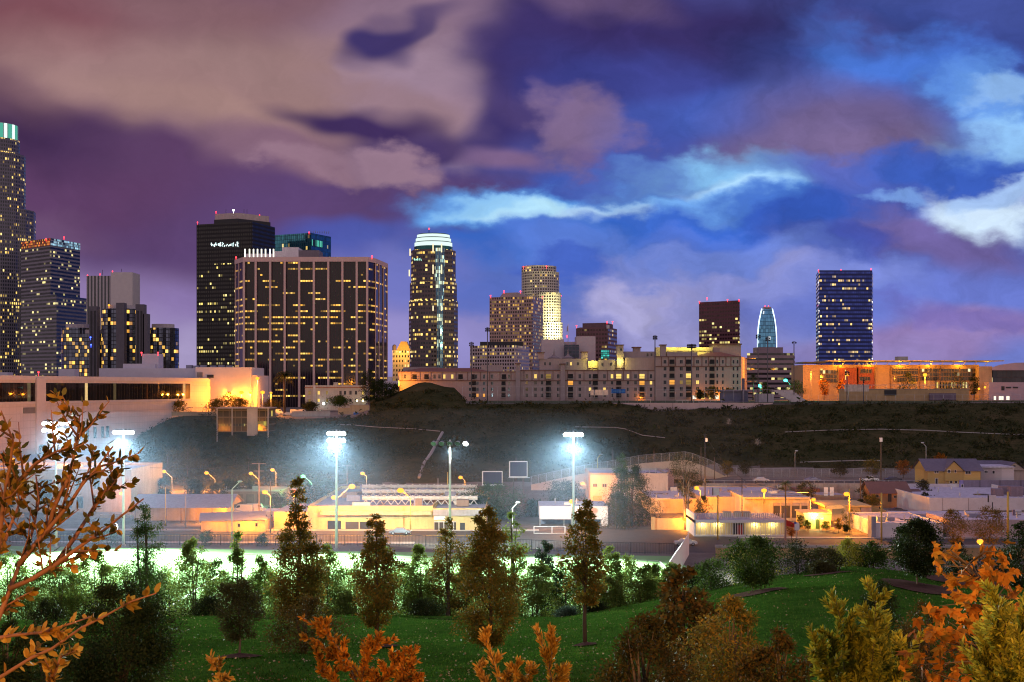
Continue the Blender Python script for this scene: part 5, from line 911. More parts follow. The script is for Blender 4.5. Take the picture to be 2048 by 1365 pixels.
    Y = 380; t = thing('house', 'beige gabled house with a slate roof at the far right', 'house', (X(2040, Y), Y, 0)); bg = mat('beige_house', (.5, .40, .33)); gbox(t, 'wall', 2012, 2110, 940, Y, 10, bg); gable(t, 'roof', 2008, 2052, 925, 941, Y-.5, 10, sl, .5, 'y', bg); gable(t, 'side_roof', 1966, 2012, 923, 937, Y+8, 10, sl, .4, 'x', bg); pbox(t, 'vent', 2027, 2031, 931, 934, Y-.7, .1, M_dark)
    Y = 363; t = thing('wall', 'purple board wall in front of the yellow house', 'wall', (X(1990, Y), Y, 0)); gbox(t, 'wall_panel', 1919, 2100, 961, Y, .4, mat('purple_wall', (.18, .16, .24))); pbox(t, 'end_panel', 1919, 1927, 961, 978, Y-.3, .3, mat('end_purple', (.22, .20, .45))); win(t, 1924.5, 972, 5, 7, Y-.3, 'dark', frame=M_white)
    for px in (1960, 2000, 2042): pbox(t, 'joint', px-.4, px+.4, 961, 975, Y-.06, .06, M_dark)
    Y = 318; t = thing('warehouse', 'large white flat-roofed warehouse with rooftop units at the right', 'warehouse', (X(1960, Y), Y, 0)); gbox(t, 'wall', 1859, 2120, 996, Y, 46, M_whitewall, M_lavroof, -.5, .9); pbox(t, 'reveal', 1885, 2110, 1021.5, 1023.5, Y-.15, .15, M_dark)
    for px in (1885.5, 1937): pbox(t, 'joint', px-.3, px+.3, 997, 1022, Y-.05, .05, mat('joint_grey', (.2, .16, .17)))
    zr = Zp(996, Y)-.9
    rq = random.Random(8)
    for i in range(9): xx = X(rq.uniform(1880, 2040), 340); yy = rq.uniform(322, 360); b = MB(); b.tube([(xx, yy, zr-.05), (xx, yy, zr+rq.uniform(.5, 1.1))], .14, 7); b.build('vent_pipe', M_pole, t)
    for px, Yq, w, h in ((1998, 334, 2.4, 1.8), (2014, 338, 2.8, 2.2), (2034, 332, 3, 2.6), (2048, 337, 2, 1.8)): x = X(px, Yq); b = MB(); b.box(x-w/2, x+w/2, Yq, Yq+2.5, zr-.1, zr+h); b.build('air_unit', mat('unit_mauve', (.22, .18, .22)), t)
    b = MB(); b.cyl((X(1962, 338), 338), 2.0, zr-.05, zr+.12, 14); b.build('roof_puddle', M_glass, t)
    Y = 277; t = thing('shop', 'white low shop with a pale roof in front of the large white warehouse', 'shop', (X(1815, Y), Y, 0)); gbox(t, 'wall', 1752, 1886, 1046, Y, 24, M_whitewall, M_lavroof, -.3, .3); gbox(t, 'rear_block', 1790, 1990, 1028, 303, 7, mat('rear_lavender', (.36, .34, .44)), M_lavroof); gbox(t, 'corner_pier', 1743, 1752, 1034, Y-1, 3, mat('pier_grey', (.30, .30, .36)))
    for px in (1775, 1800, 1835): hvac(t, px, 1040, 288, 6, 3)
    Y = 300; t = thing('shop', 'pale mauve shop half hidden behind the orange street trees', 'shop', (X(1960, Y), Y, 0)); gbox(t, 'wall', 1900, 2100, 1040, Y-24, 16, mat('pale_pink', (.5, .38, .38)), M_lavroof)
    # road parapet climbing behind the beige box, upper-road walls
    t = thing('retaining_wall', 'curving orange lit ramp wall topped by a fence at the foot of the hill', 'retaining wall', (X(1280, 400), 400, 0)); b = MB(); pts = [(1062, 970, 982), (1150, 951, 968), (1225, 938, 952), (1285, 927, 944), (1375, 920, 945), (1420, 937, 957), (1447, 951, 960), (1520, 955.5, 960)]
    for (a, c, d), (e, f, g) in zip(pts[:-1], pts[1:]):
        Ya, Ye = 404, 404; b.face([P(a, d+14, Ya), P(e, g+14, Ye), P(e, f, Ye), P(a, c, Ya)]); b.face([P(a, c, Ya), P(e, f, Ye), P(e, f, Ye)+Vector((0, .5, 0)), P(a, c, Ya)+Vector((0, .5, 0))]); b.face([P(e, g+14, Ye)+Vector((0, .5, 0)), P(a, d+14, Ya)+Vector((0, .5, 0)), P(a, c, Ya)+Vector((0, .5, 0)), P(e, f, Ye)+Vector((0, .5, 0))])
    b.build('wall_panel', mat('ramp_wall', (.48, .38, .30), vary=.08), t)
    posts_fence('chain-link fence along the top of the curving ramp wall', [tuple(P(a, c, 404.3)) for a, c, d in pts], 2.6, 30, rails=(1,), r=.05, wires=1)
    Y = 367; t = thing('retaining_wall', 'long grey retaining wall below the parked cars', 'retaining wall', (X(1650, Y), Y, 0)); b = MB(); b.box(X(1405, Y), X(1850, Y), Y-.5, Y+.3, -.5, 4.9); b.build('wall_panel', mat('stained_concrete', (.30, .26, .25), .85, 0, .25, 1.2), t)
    for i in range(23): pbox(t, 'rail_post', 1408+20*i, 1408.7+20*i, 961, 968, Y, .12, M_pole)
    tube_part(t, 'rail', [P(1406, 961.5, Y), P(1848, 961.5, Y)], .05, M_pole, 4)
    posts_fence('chain-link fence at the foot of the hill behind the parked cars', [(X(1500, 398), 398, 4.3), (X(1850, 398), 398, 4.3)], 2.8, 22, rails=(1,), wires=1)
    t = thing('yard_wall', 'brown yard buildings with a sloping canopy behind the sodium lamp', 'shed', (X(1640, 352), 352, 0)); gbox(t, 'wall', 1592, 1688, 990, 350, 8, mat('brown_metal', (.26, .19, .16)), cg); gbox(t, 'red_shed', 1590, 1640, 978, 358, 6, mat('red_shed', (.22, .08, .06)))
    for px in (1652, 1664): pbox(t, 'pale_door', px-4, px+4, 975, 992, 349.8, .2, M_whitewall)
    t = thing('skip', 'orange skip parked beside the carport', 'skip', P(1830, 1010, 338)); pbox(t, 'body', 1818, 1840, 1004, 1013, 338, 2, mat('skip_orange', (.5, .22, .05))); pbox(t, 'rim', 1817, 1841, 1003, 1004.5, 337.9, 2.2, mat('skip_rim', (.3, .13, .04)))
    Y = 243; t = thing('wall', 'long low orange lit wall along the foot of the park', 'wall', (X(1700, Y), Y, 0)); gbox(t, 'wall_panel', 1432, 2150, 1094, Y, .5, mat('orange_wall', (.42, .28, .14))); gbox(t, 'coping', 1431, 2151, 1091, Y-.1, .7, M_conc, None, 2.0)
    # billboards and signs
    for i, (px0, px1, a, d, Y, lab) in enumerate(((964, 1005, 943, 971, 345, 'lower billboard with a white frame and blank dark face'), (1018, 1055, 923, 955, 350, 'higher billboard with a white frame and blank dark face'))):
        t = thing('billboard', lab, 'billboard', (X((px0+px1)/2, Y), Y, 0), 'blank billboards at the foot of the hill'); pbox(t, 'face', px0+2, px1-1, a+1.5, d-1.5, Y, .6, mat('billboard_navy', (.035, .04, .09)))
        for q in ((px0, px0+2.2, a, d), (px1-1.4, px1, a, d), (px0+2.2, px1-1.4, a, a+1.6), (px0+2.2, px1-1.4, d-1.6, d)): pbox(t, 'frame', *q, Y-.12, .9, M_white)
        for px in (px0+9, px1-9): b = MB(); p = P(px, d, Y+.4); b.tube([p, (p.x, p.y, 0)], .14, 6); b.build('post', M_dark, t)
        pbox(t, 'catwalk', px0-1, px1+5, d+.6, d+1.5, Y-1, 1, M_pole)
    t = thing('pole_sign', 'tall blank white square sign on a yellow lit pole in front of the pavilion', 'sign', (X(1436, 272), 272, 0)); pbox(t, 'panel', 1426.5, 1438.5, 976, 991, 271.8, .35, M_white); pbox(t, 'side_panel', 1425, 1426.5, 976, 991, 271.8, .35, M_dark); tube_part(t, 'pole', [(X(1436, 272), 272.4, 0), P(1436, 982, 272.4)], .16, M_yel, 8)
    t = thing('pole_sign', 'small blank square sign on a pole in front of the large white warehouse', 'sign', (X(1984, 300), 300, 0)); pbox(t, 'panel', 1978, 1992, 991, 1005, 300, .3, M_whitewall); pbox(t, 'side_panel', 1976, 1978, 991.3, 1005, 300, .3, M_dark); tube_part(t, 'pole', [(X(1985, 300), 300.2, 0), P(1985, 998, 300.2)], .12, M_dark, 6)
    t = thing('pole_sign', 'boxy three-row sign at the right edge beside the yellow pole', 'sign', (X(2035, 285), 285, 0)); pbox(t, 'panel', 2030, 2043, 1020, 1034, 285, .4, M_whitewall); pbox(t, 'side_panel', 2026, 2030, 1020, 1036, 285.1, .3, mat('sign_mauve', (.2, .15, .2)))
    for py in (1024, 1029): pbox(t, 'divider', 2030.5, 2042.5, py, py+.8, 284.9, .1, M_dark)
    tube_part(t, 'pole', [(X(2035, 285), 285.6, 0), P(2035, 1034, 285.6)], .14, M_dark, 6)
    t = thing('road_sign', 'white round-topped road sign with a small blue plate beside the red awning', 'sign', (X(1593, 258), 258, 0)); b = MB(); c = P(1594, 1050, 258); w = PXW(5, 258); b.face([c+Vector((-w, 0, 0)), c+Vector((-w, 0, -1.1)), c+Vector((w, 0, -1.1)), c+Vector((w, 0, 0))][::1]); b.face([c+Vector((w*math.cos(a), 0, w*math.sin(a))) for a in [math.pi*i/10 for i in range(11)]]); b.build('sign_plate', M_white, t); pbox(t, 'blue_plate', 1588, 1593, 1045, 1048, 257.9, .05, mat('plate_blue', (.05, .08, .4))); tube_part(t, 'pole', [(X(1593, 258), 258.1, 0), P(1593, 1045, 258.1)], .06, M_pole, 6)
    t = thing('awning', 'red folded awning at the right end of the fluted pavilion', 'awning', P(1580, 1060, 272)); b = MB(); b.face([P(1572, 1040, 272), P(1572, 1052, 272), P(1592, 1056, 272), P(1589, 1047, 272)]); b.face([P(1572, 1040, 272), P(1589, 1047, 272), P(1589, 1047, 274), P(1572, 1040, 274)]); b.build('cloth', mat('awning_red', (.5, .03, .02)), t); pbox(t, 'mast', 1569.5, 1572.5, 1018, 1088, 271.6, .4, mat('mast_pink', (.36, .22, .2)))
    # white panel fence running towards the park at the end of the pitch
    t = thing('panel_fence', 'white upright panel fence at the corner of the lit field', 'fence', (33, 226, 0)); b = MB(); p0, p1 = (X(1377, 249), 249), (X(1338, 205), 205); n = 26
    for i in range(n):
        a = (p0[0]+(p1[0]-p0[0])*i/n, p0[1]+(p1[1]-p0[1])*i/n); c = (p0[0]+(p1[0]-p0[0])*(i+.82)/n, p0[1]+(p1[1]-p0[1])*(i+.82)/n); b.prism([a, c, (c[0]+.12, c[1]), (a[0]+.12, a[1])], 0, 4.0+.5*i/n)
    b.build('panel', M_white, t); tube_part(t, 'rail', [(*p0, 3.6), (*p1, 4.1)], .06, M_pole, 4); tube_part(t, 'end_post', [(*p0, 0), (*p0, 4.4)], .12, M_white, 6)
    # low gate frame by the white garage
    t = thing('gate', 'white framed chain-link gate in front of the white garage', 'gate', (X(1100, 284), 284, 0))
    for px in (1068, 1104, 1130): tube_part(t, 'post', [(X(px, 284), 284, 0), P(px, 1053, 284)], .08, M_white, 6)
    for py in (1053.5, 1067): tube_part(t, 'rail', [P(1068, py, 284), P(1130, py, 284)], .06, M_white, 5)
    posts_fence('black picket fence between the sports field and the street', [(-112, 265.2, 0), (-20, 262, 0), (14, 250.5, 0), (31, 248.2, 0)], 2.3, 52, m=M_dark, rails=(.95, .15), r=.06)
    # pickets of that fence as one part
    fo = [o for o in COL.objects if o.get('label', '').startswith('black picket fence')][0]; V = []
    seg = [(-112, 265.2), (-20, 262), (14, 250.5), (31, 248.2)]
    for (a, c), (e, f) in zip(seg[:-1], seg[1:]):
        L = math.hypot(e-a, f-c); n = int(L/.3)
        for i in range(n): x, y = a+(e-a)*i/n, c+(f-c)*i/n; V.append([(x-.022, y, .1), (x+.022, y, .1), (x+.022, y, 2.2), (x-.022, y, 2.2)])
    quads_mesh('pickets', V, M_dark, fo)['kind'] = 'stuff'
    posts_fence('black railing between the hedge trees and the near edge of the field', [(-60, 130, 0), (29, 130, 0)], 1.6, 30, m=M_dark, rails=(.97, .2), r=.04)
valley()

# ---------------------------------------------------------------- poles and lamps
def street_lamp(label, px, py, Y, side=9, style='sodium', base=None, watts=4200, pole=None, arm=True, r=.66, top=None):
    """head at photo point (px, py); pole `side` photo pixels beside it; curved arm between"""
    h = P(px, py, Y); x = X(px+side, Y); zb = gz(px+side, Y) if base is None else base
    t = thing('street_lamp', label, 'street lamp', (x, Y, zb)); pm = pole or M_pole; ztop = h.z-.25 if top is None else Zp(top, Y)
    if arm and side:
        k = 1 if x < h.x else -1; L = abs(h.x-x); pts = [(x, Y, zb), (x, Y, max(zb+.5, h.z-L*.8))]+[(x+k*L*math.sin(a), Y, h.z-L*.8+(L*.8+.35)*(1-math.cos(a)) if False else h.z-L*.8+(L*.8+.3)*math.sin(a)) for a in (.3, .7, 1.1)]+[(h.x, Y, h.z+.3)]
        b = MB(); b.tube(pts, [.13, .1, .09, .08, .07, .06], 7); b.build('pole', pm, t, smooth=True)
    else:
        b = MB(); b.tube([(x, Y, zb), (x, Y, ztop if top is not None else h.z+.2)], [.15, .11], 7); b.build('pole', pm, t, smooth=True)
        if side: tube_part(t, 'arm', [(x, Y, h.z+.35), (h.x, Y, h.z+.3)], .06, pm, 5)
    b = MB(); b.ball((h.x, Y, h.z+.28), .55, .3, .22, 9, 5); b.build('lamp_head', M_pole, t, smooth=True)
    if style:
        col = {'sodium': SODIUM, 'green': (.15, 1, .25), 'cool': COOL, 'teal': (.02, 1, .6), 'red': (1, .22, .04)}[style]; gm = {'sodium': M_sodium, 'green': glow('green_bulb', (.2, 1, .3), 3), 'cool': M_cool, 'teal': M_teal, 'red': glow('red_bulb', (1, .2, .03), 3)}[style]
        b = MB(); b.ball((h.x, Y-.05, h.z-.05), r, r*.8, r*.75, 10, 6); b.build('bulb', gm, t, smooth=True); point('lamp_light', (h.x, Y-.3, h.z-r*.75-.35), col, watts*(4.2 if Y > 316 and Y < 420 else 2.9), t, .3)
    return t
for a in [('sodium lamp on a curved arm nearest the gabled shed, left of the wooded slope', 328, 943, 392, 16), ('sodium lamp on a curved arm below the glazed stilt box', 413, 946, 392, 17), ('sodium lamp on a yellow post right of the crossarm utility pole', 545, 940, 396, 7),
          ('low sodium lamp between utility pole and the pointed dark tree', 530, 984, 284, 11), ('sodium lamp hanging at the foot of the hill above the workshop corner', 725, 947, 396, 8), ('dim sodium lamp at the left end of the workshop roof', 668, 995, 284, 5),
          ('sodium lamp with a long arm between two brighter lamps behind the workshop', 757, 978, 352, 23), ('sodium lamp on a post right of the field mast with tilted floodlights', 921, 955, 398, 9), ('small sodium lamp at the left corner of the beige box', 1165, 967, 352, 9), ('small sodium lamp beside the thin eucalyptus', 1393, 976, 318, 8)]:
    street_lamp(a[0], *a[1:5], watts=5200)
street_lamp('sodium lamp close to the left of the crossarm utility pole', 502, 947, 390, 15, watts=5200)
street_lamp('brightest sodium lamp behind the workshop, nearer the tall white floodlight mast', 704, 973, 284, -29, r=.75, watts=3300); street_lamp('bright sodium lamp over the middle of the workshop roof', 801, 981, 284, 20, r=.75, watts=3300, pole=M_yel)
street_lamp('sodium lamp glowing behind the white floodlight mast of the garage', 1144, 1003, 290, -1, r=.7, watts=3500); street_lamp('sodium lamp on the edge of the garage roof beside the palm', 1528, 981, 306, 0, base=4.5, watts=3500, pole=M_yel)
street_lamp('sodium lamp on a wooden pole left of the guard hut yard', 1627, 999, 318, -7, r=.55, watts=3500, arm=False, top=992); street_lamp('sodium lamp on a thick yellow post right of the guard hut', 1693, 988, 288, 6, pole=M_yel, watts=7500, arm=False, top=978)
street_lamp('low sodium park lamp between the orange street trees', 1960, 1083, 252, 0, base=.2, watts=1100); street_lamp('green tinted lamp on a curved arm above the pointed dark tree', 606, 953, 350, 18, 'green', watts=2500); street_lamp('orange red lamp on a curved arm at the pointed dark tree', 590, 983, 320, 27, 'red', watts=2500)
street_lamp('sodium lamp at the cream civic building, behind the left floodlight mast', 150, 913, 345, 5, base=0, watts=4500); street_lamp('sodium lamp at the far left behind the dense orange leaves', 25, 919, 345, 5, base=0, watts=3500); street_lamp('pale lamp on the corner of the cream civic building', 243, 987, 328, 5, base=0, watts=500)
# parking shelf and school
for lab, px, py, Y, w, r, by in (('tallest sodium lamp on the parking shelf', 515, 757, 556, 3500, .8, 0), ('bright sodium lamp on the parking shelf, left of the two brightest', 483, 785, 560, 3600, 1.0, 0), ('bright sodium lamp on the parking shelf, beside the fan palm', 525, 785, 560, 3600, 1.0, 0), ('small leftmost sodium lamp on the parking shelf', 459, 786, 566, 5000, .6, 0), ('small sodium lamp between the two brightest on the parking shelf', 501, 786, 566, 4000, .55, 0), ('small sodium lamp touching the palm on the parking shelf', 542, 786, 566, 4000, .6, 0),
        ('sodium lamp at the left of the school front, before the red brick', 1694, 750, 690, 14000, 1.0, 0), ('bright sodium lamp in the middle of the school front', 1850, 750, 690, 22000, 1.2, 0), ('slim yellow lamp at the left end of the school', 1622, 744, 700, 9000, .6, 0)):
    street_lamp(lab, px, py, Y, 0, watts=w, r=r)
street_lamp('teal signal lamp at the left beside the hilltop bleachers', 1519, 772, 640, 3, 'teal', watts=500, r=.8); street_lamp('teal signal lamp on the right, over the bushy tree by the school', 1571, 761, 640, 9, 'teal', watts=700, r=.9)
for lab, px, py, Y, side, pm in (('unlit white curved lamp post in front of the orange shed', 480, 966, 262, -16, M_white), ('unlit white curved lamp post right of the teal tree', 1036, 1008, 262, -11, M_white), ('unlit curved lamp post against the dark hill behind the parked cars', 1593, 904, 396, -3, M_pole), ('small unlit lamp post beside the ramp fence', 1202, 911, 398, -7, M_yel), ('unlit lamp with streaked arm above the yellow house', 1845, 888, 392, 7, M_pole)):
    street_lamp(lab, px, py, Y, side, None, pole=pm, base=0 if Y < 350 else None)
def pole(label, px, top, Y, r=.14, m=None, base=None, name='utility_pole', arms=()):
    zb = gz(px, Y) if base is None else base; t = thing(name, label, name.replace('_', ' '), (X(px, Y), Y, zb)); tube_part(t, 'pole', [(X(px, Y), Y, zb), P(px, top, Y)], [r, r*.8], m or M_wood, 7)
    for py, w in arms: b = MB(); b.box(X(px-w, Y), X(px+w, Y), Y-.22, Y-.1, Zp(py+.8, Y), Zp(py, Y)); b.build('crossarm', m or M_wood, t)
    return t
pw = mat('pole_pale_wood', (.30, .22, .17))
pole('utility pole with three crossarms between the sodium lamps', 518, 926, 300, .17, pw, arms=((927, 14), (942, 10), (966, 9))); pole('short wooden pole right of the crossarm utility pole', 541, 962, 302, .13, M_wood); 
t = pole('dark utility pole with a white transformer box against the hill', 1410, 868, 330, .16, M_dark, arms=((869, 5),)); pbox(t, 'transformer', 1411, 1415, 877, 884, 329.5, .5, M_white)
t = pole('dark utility pole with a white lamp box above the parked dark car', 1762, 874, 372, .17, M_wood, arms=()); pbox(t, 'lamp_box', 1760, 1765, 876, 884, 371.5, .5, M_white)
pole('short dark pole in front of the pale workshop roof', 1484, 956, 300, .13, M_dark, arms=((960, 8), (972, 6))); pole('thin dark pole left of the orange house', 1721, 955, 340, .15, M_wood); pole('thick yellow lit pole in front of the white shop', 1763, 986, 268, .2, M_yel, name='pole'); pole('thickest bright yellow lit pole at the right edge', 2016, 984, 262, .27, M_yel, name='pole')
pole('thin pole left of the gabled shed roof', 331, 975, 300, .13, M_yel, name='pole'); pole('pale post at the open shed', 371, 985, 298, .12, M_conc, name='pole'); pole('yellow twin pole behind the middle floodlight mast', 895, 945, 350, .15, M_yel, name='pole'); pole('grey stub pole on the hill foot beside the tilted floodlights', 876, 957, 352, .14, M_conc, name='pole'); pole('yellow pole beside the civic building corner', 283, 933, 352, .14, M_yel, name='pole')
pole('dark pole with crossarm at the foot of the hill over the workshop', 694, 930, 362, .14, M_wood, arms=((931, 10),)); pole('thin wooden pole beside the beige box', 1174, 932, 344, .13, M_wood)
for px, py, Y, lab in ((1402, 895, 400, 'left wooden post of the pair on the ramp'), (1429, 915, 398, 'right wooden post of the pair on the ramp')): pole(lab, px, py, Y, .14, M_wood, name='pole')

# stadium floodlights
def floodlight(label, px, top, Y, z0=0.0, n=6, rows=2, aim=(-40, 205, 0), beam=None, lit=None, watts=260000, w=17, r=.33):
    t = thing('floodlight_mast', label, 'floodlight mast', (X(px, Y), Y, z0)); p = P(px, top, Y); tube_part(t, 'pole', [(X(px, Y), Y, z0), (p.x, Y, p.z)], [.30, .17], M_white if Y > 200 else M_pole, 10)
    b = MB(); b.cyl((X(px, Y), Y), .5, z0, z0+.35, 10); b.build('base', M_conc, t)
    d = (Vector(aim)-p); d.z = 0; d.normalize(); face = (d+Vector((0, 0, -.75))).normalized(); k = 0
    for rr in range(rows):
        z = p.z-.2-rr*1.35; W = PXW(w, Y); b = MB(); b.box(p.x-W, p.x+W, Y-.06, Y+.06, z-.06, z+.06); b.build('crossbar', M_dark, t)
        for q in range(n):
            c = Vector((p.x-W+2*W*q/(n-1), Y, z-.35)); on_ = lit is None or k in lit; k += 1
            b = MB(); b.tube([c-face*.5, c-face*.25, c+face*.35], [.12, .3, .52], 12, cap=False); o = b.build('lamp_housing', M_pole, t, smooth=True)
            b = MB(); f = c+face*.33; u = face.cross(Vector((0, 0, 1))).normalized(); v = u.cross(face); pts = [f+(u*math.cos(a)+v*math.sin(a))*.5 for a in [2*math.pi*i/14 for i in range(14)]]; b.face(pts); b.face([p_-face*.02 for p_ in pts][::-1])
            lens = b.build('lens', glow('flood_lens', (.93, 1, .97), 22) if on_ else M_glass, o)
            b2 = None
    point('flood_beam', (p.x, Y-.7 if Y > 200 else Y+.7, p.z-2.2), COOL, watts, t, .5, 104, beam or aim, .8)
    return t
AIMS = (-45, 200, 0)
floodlight('leftmost floodlight mast with two rows of bell lamps behind the orange-leaved branches', 112, 840, 258, n=5, rows=2, w=24, aim=(-66, 222, 0), watts=860000)
floodlight('far floodlight mast with one bright row, left, in front of the wooded slope', 247, 858, 262, n=5, rows=1, aim=(-72, 224, 0), watts=860000)
floodlight('tall white floodlight mast with the largest glowing head, before the workshop', 673, 860, 256, n=5, rows=2, aim=(-36, 218, 0), watts=980000, w=14)
floodlight('grey floodlight mast with a single row of tilted lamps, right of the workshop', 900, 880, 246, n=5, rows=1, lit=(4,), w=32, aim=(-20, 212, 0), beam=(2, 318, 0), watts=330000)
floodlight('white floodlight mast with a bright cluster in front of the white garage', 1147, 862, 250, n=5, rows=1, aim=(6, 212, 0), watts=980000, w=15)

# ---------------------------------------------------------------- vehicles
def vehicle(label, px, py, Y, L=4.4, col=(.5, .5, .5), kind='car', face=1, z=None, rot=0.0):
    """side-on vehicle; py is only used when z is None (height of the tyres)"""
    zb = Zp(py, Y) if z is None else z; t = thing({'car': 'parked_car', 'truck': 'pickup_truck', 'van': 'white_van'}[kind], label, {'car': 'car', 'truck': 'pickup truck', 'van': 'van'}[kind], (X(px, Y), Y, zb)); t.rotation_euler = (0, 0, rot)
    H = {'car': 1.42, 'truck': 1.75, 'van': 2.3}[kind]; pm = mat('paint_%02d%02d%02d' % tuple(int(c*99) for c in col), col, .25, .1, .03, 1, .6)
    prof = {'car': [(-.5, .32), (-.5, .72), (-.46, .86), (-.30, .92), (-.17, 1.38), (.14, 1.42), (.30, .98), (.47, .86), (.5, .7), (.5, .32)], 'truck': [(-.5, .45), (-.5, 1.05), (-.06, 1.05), (-.04, 1.72), (.16, 1.75), (.26, 1.15), (.47, 1.05), (.5, .9), (.5, .45)], 'van': [(-.5, .4), (-.5, 2.2), (-.46, 2.3), (.24, 2.3), (.36, 1.4), (.48, 1.15), (.5, .9), (.5, .4)]}[kind]
    prof = [(x*L*face, zz) for x, zz in prof]; hw = .88
    def taper(zz): return hw*(1 if zz < .95 else .86)
    b = MB(); n = len(prof); A = [(x, -taper(zz), zz) for x, zz in prof]; B = [(x, taper(zz), zz) for x, zz in prof]
    b.face(A if face > 0 else A[::-1]); b.face(B[::-1] if face > 0 else B)
    for i in range(n): j = (i+1) % n; b.face([A[i], B[i], B[j], A[j]] if face > 0 else [A[j], B[j], B[i], A[i]])
    body = b.build('body', pm, t, local=True)
    wins = {'car': [(-.24, .97, -.16, 1.3, .0, 1.33, .0, .97), (.02, .97, .02, 1.33, .13, 1.33, .25, .99)], 'truck': [(-.02, 1.12, -.01, 1.6, .14, 1.62, .22, 1.15)], 'van': [(.12, 1.45, .12, 2.1, .24, 2.1, .33, 1.45)]}[kind]
    for w in wins:
        for s in (-1, 1):
            y = s*(hw*.9+.05) if kind != 'van' else s*(hw*.86+.02)
            b = MB(); q = [(w[i]*L*face, s*(taper(w[i+1])+.004 if w[i+1] > .95 else hw), w[i+1]) for i in (0, 2, 4, 6)]; b.face(q); b.face([(x_, y_-s*.002, z_) for x_, y_, z_ in q][::-1]); b.build('window', M_glass, t, local=True)
    for x in (-.31, .31):
        for s in (-1, 1):
            b = MB(); c = Vector((x*L, s*hw*.92, .33)); b.tube([c-Vector((0, .11, 0)), c+Vector((0, .11, 0))], .33, 14); o = b.build('wheel', mat('tyre', (.015, .015, .016)), t, local=True)
            b = MB(); b.tube([c-Vector((0, .125, 0)), c+Vector((0, .125, 0))], .2, 10); b.build('rim', M_pole, o, local=True)
    for s in (-1, 1):
        b = MB(); b.box(L*.5*face-.03, L*.5*face+.03, s*.62-.16, s*.62+.16, .62, .76); b.build('headlight', M_white, t, local=True)
        b = MB(); b.box(-L*.5*face-.03, -L*.5*face+.03, s*.62-.14, s*.62+.14, .66, .8); b.build('tail_light', M_red, t, local=True)
    return t
ZR = 4.33
vehicle('white hatchback parked at the left of the upper road', 1522, 0, 380, 4.6, (.6, .6, .62), z=ZR); vehicle('blue grey saloon parked mid way on the upper road', 1625, 0, 380, 4.7, (.22, .25, .35), z=ZR, face=-1); vehicle('white pickup truck parked beside the dark car on the upper road', 1738, 0, 380, 5.4, (.65, .64, .64), 'truck', z=ZR, face=1); vehicle('black saloon parked on the upper road right of the white pickup', 1786, 0, 381, 5.0, (.03, .035, .06), z=ZR)
vehicle('white saloon driving past the pavilion on the street', 1371, 0, 263, 4.6, (.66, .64, .60), z=.03, face=1)
vehicle('white van parked left in the yard by the gabled shed', 436, 0, 318, 5.2, (.6, .58, .55), 'truck', z=0, face=-1); vehicle('white work truck beside the van in the shed yard', 462, 0, 326, 5.2, (.62, .6, .58), 'truck', z=0); vehicle('white van parked before the brown warehouse, left of two', 486, 0, 330, 5.0, (.6, .58, .55), 'van', z=0, face=-1); vehicle('white van parked before the brown warehouse, right of two', 512, 0, 332, 5.0, (.63, .6, .56), 'van', z=0)
zs = gz(565, 568)
for px, k, c, lab in ((556, 'van', (.6, .58, .5), 'white van parked left of the palm on the parking shelf'), (592, 'van', (.62, .6, .54), 'pale van parked right of the palm on the parking shelf'), (603, 'van', (.6, .55, .5), 'pale van at the cream apartment house on the parking shelf'), (548, 'car', (.35, .3, .3), 'grey car below the vans on the parking shelf'), (576, 'car', (.5, .45, .4), 'beige car at the palm trunk on the parking shelf')): vehicle(lab, px, 0, 570 if k == 'van' else 560, 4.8, c, k, z=zs if k == 'van' else gz(px, 560))

for lab, px, Y, kind, c, fc in (('pale van in the orange lit yard below the orange house', 1752, 326, 'van', (.5, .3, .1), 1), ('dark saloon in the yard beside the skip', 1795, 330, 'car', (.06, .06, .08), -1), ('silver hatchback at the kerb of the side yard', 1690, 300, 'car', (.4, .4, .42), 1), ('grey saloon in the lot behind the white garage', 1095, 330, 'car', (.2, .2, .24), 1), ('white saloon in the lot left of the beige box', 1150, 352, 'car', (.6, .6, .6), -1), ('dark pickup at the foot of the slope under the curved lamps', 380, 345, 'truck', (.08, .08, .1), 1), ('maroon saloon left of the dark pickup under the curved lamps', 350, 347, 'car', (.2, .04, .04), -1), ('grey saloon on the street before the workshop', 800, 283, 'car', (.25, .25, .28), 1)): vehicle(lab, px, 0, Y, 4.7, c, kind, z=.03, face=fc)
for lab, pts, Y in (('sagging wire from the crossarm pole over the sheds', [(518, 928), (420, 938), (300, 936)], 300), ('sagging wire from the crossarm pole over the workshop', [(518, 928), (640, 946), (821, 985)], 298), ('sagging wire across the pale roofs to the dark pole', [(1410, 872), (1450, 930), (1484, 958)], 318), ('sagging wire from the dark pole to the yellow post', [(1484, 960), (1600, 992), (1693, 984)], 295)):
    t = thing('overhead_wire', lab, 'wire', P(*pts[0], Y)); tube_part(t, 'cable', [P(px, py, Y) for px, py in pts], .035, M_dark, 4)

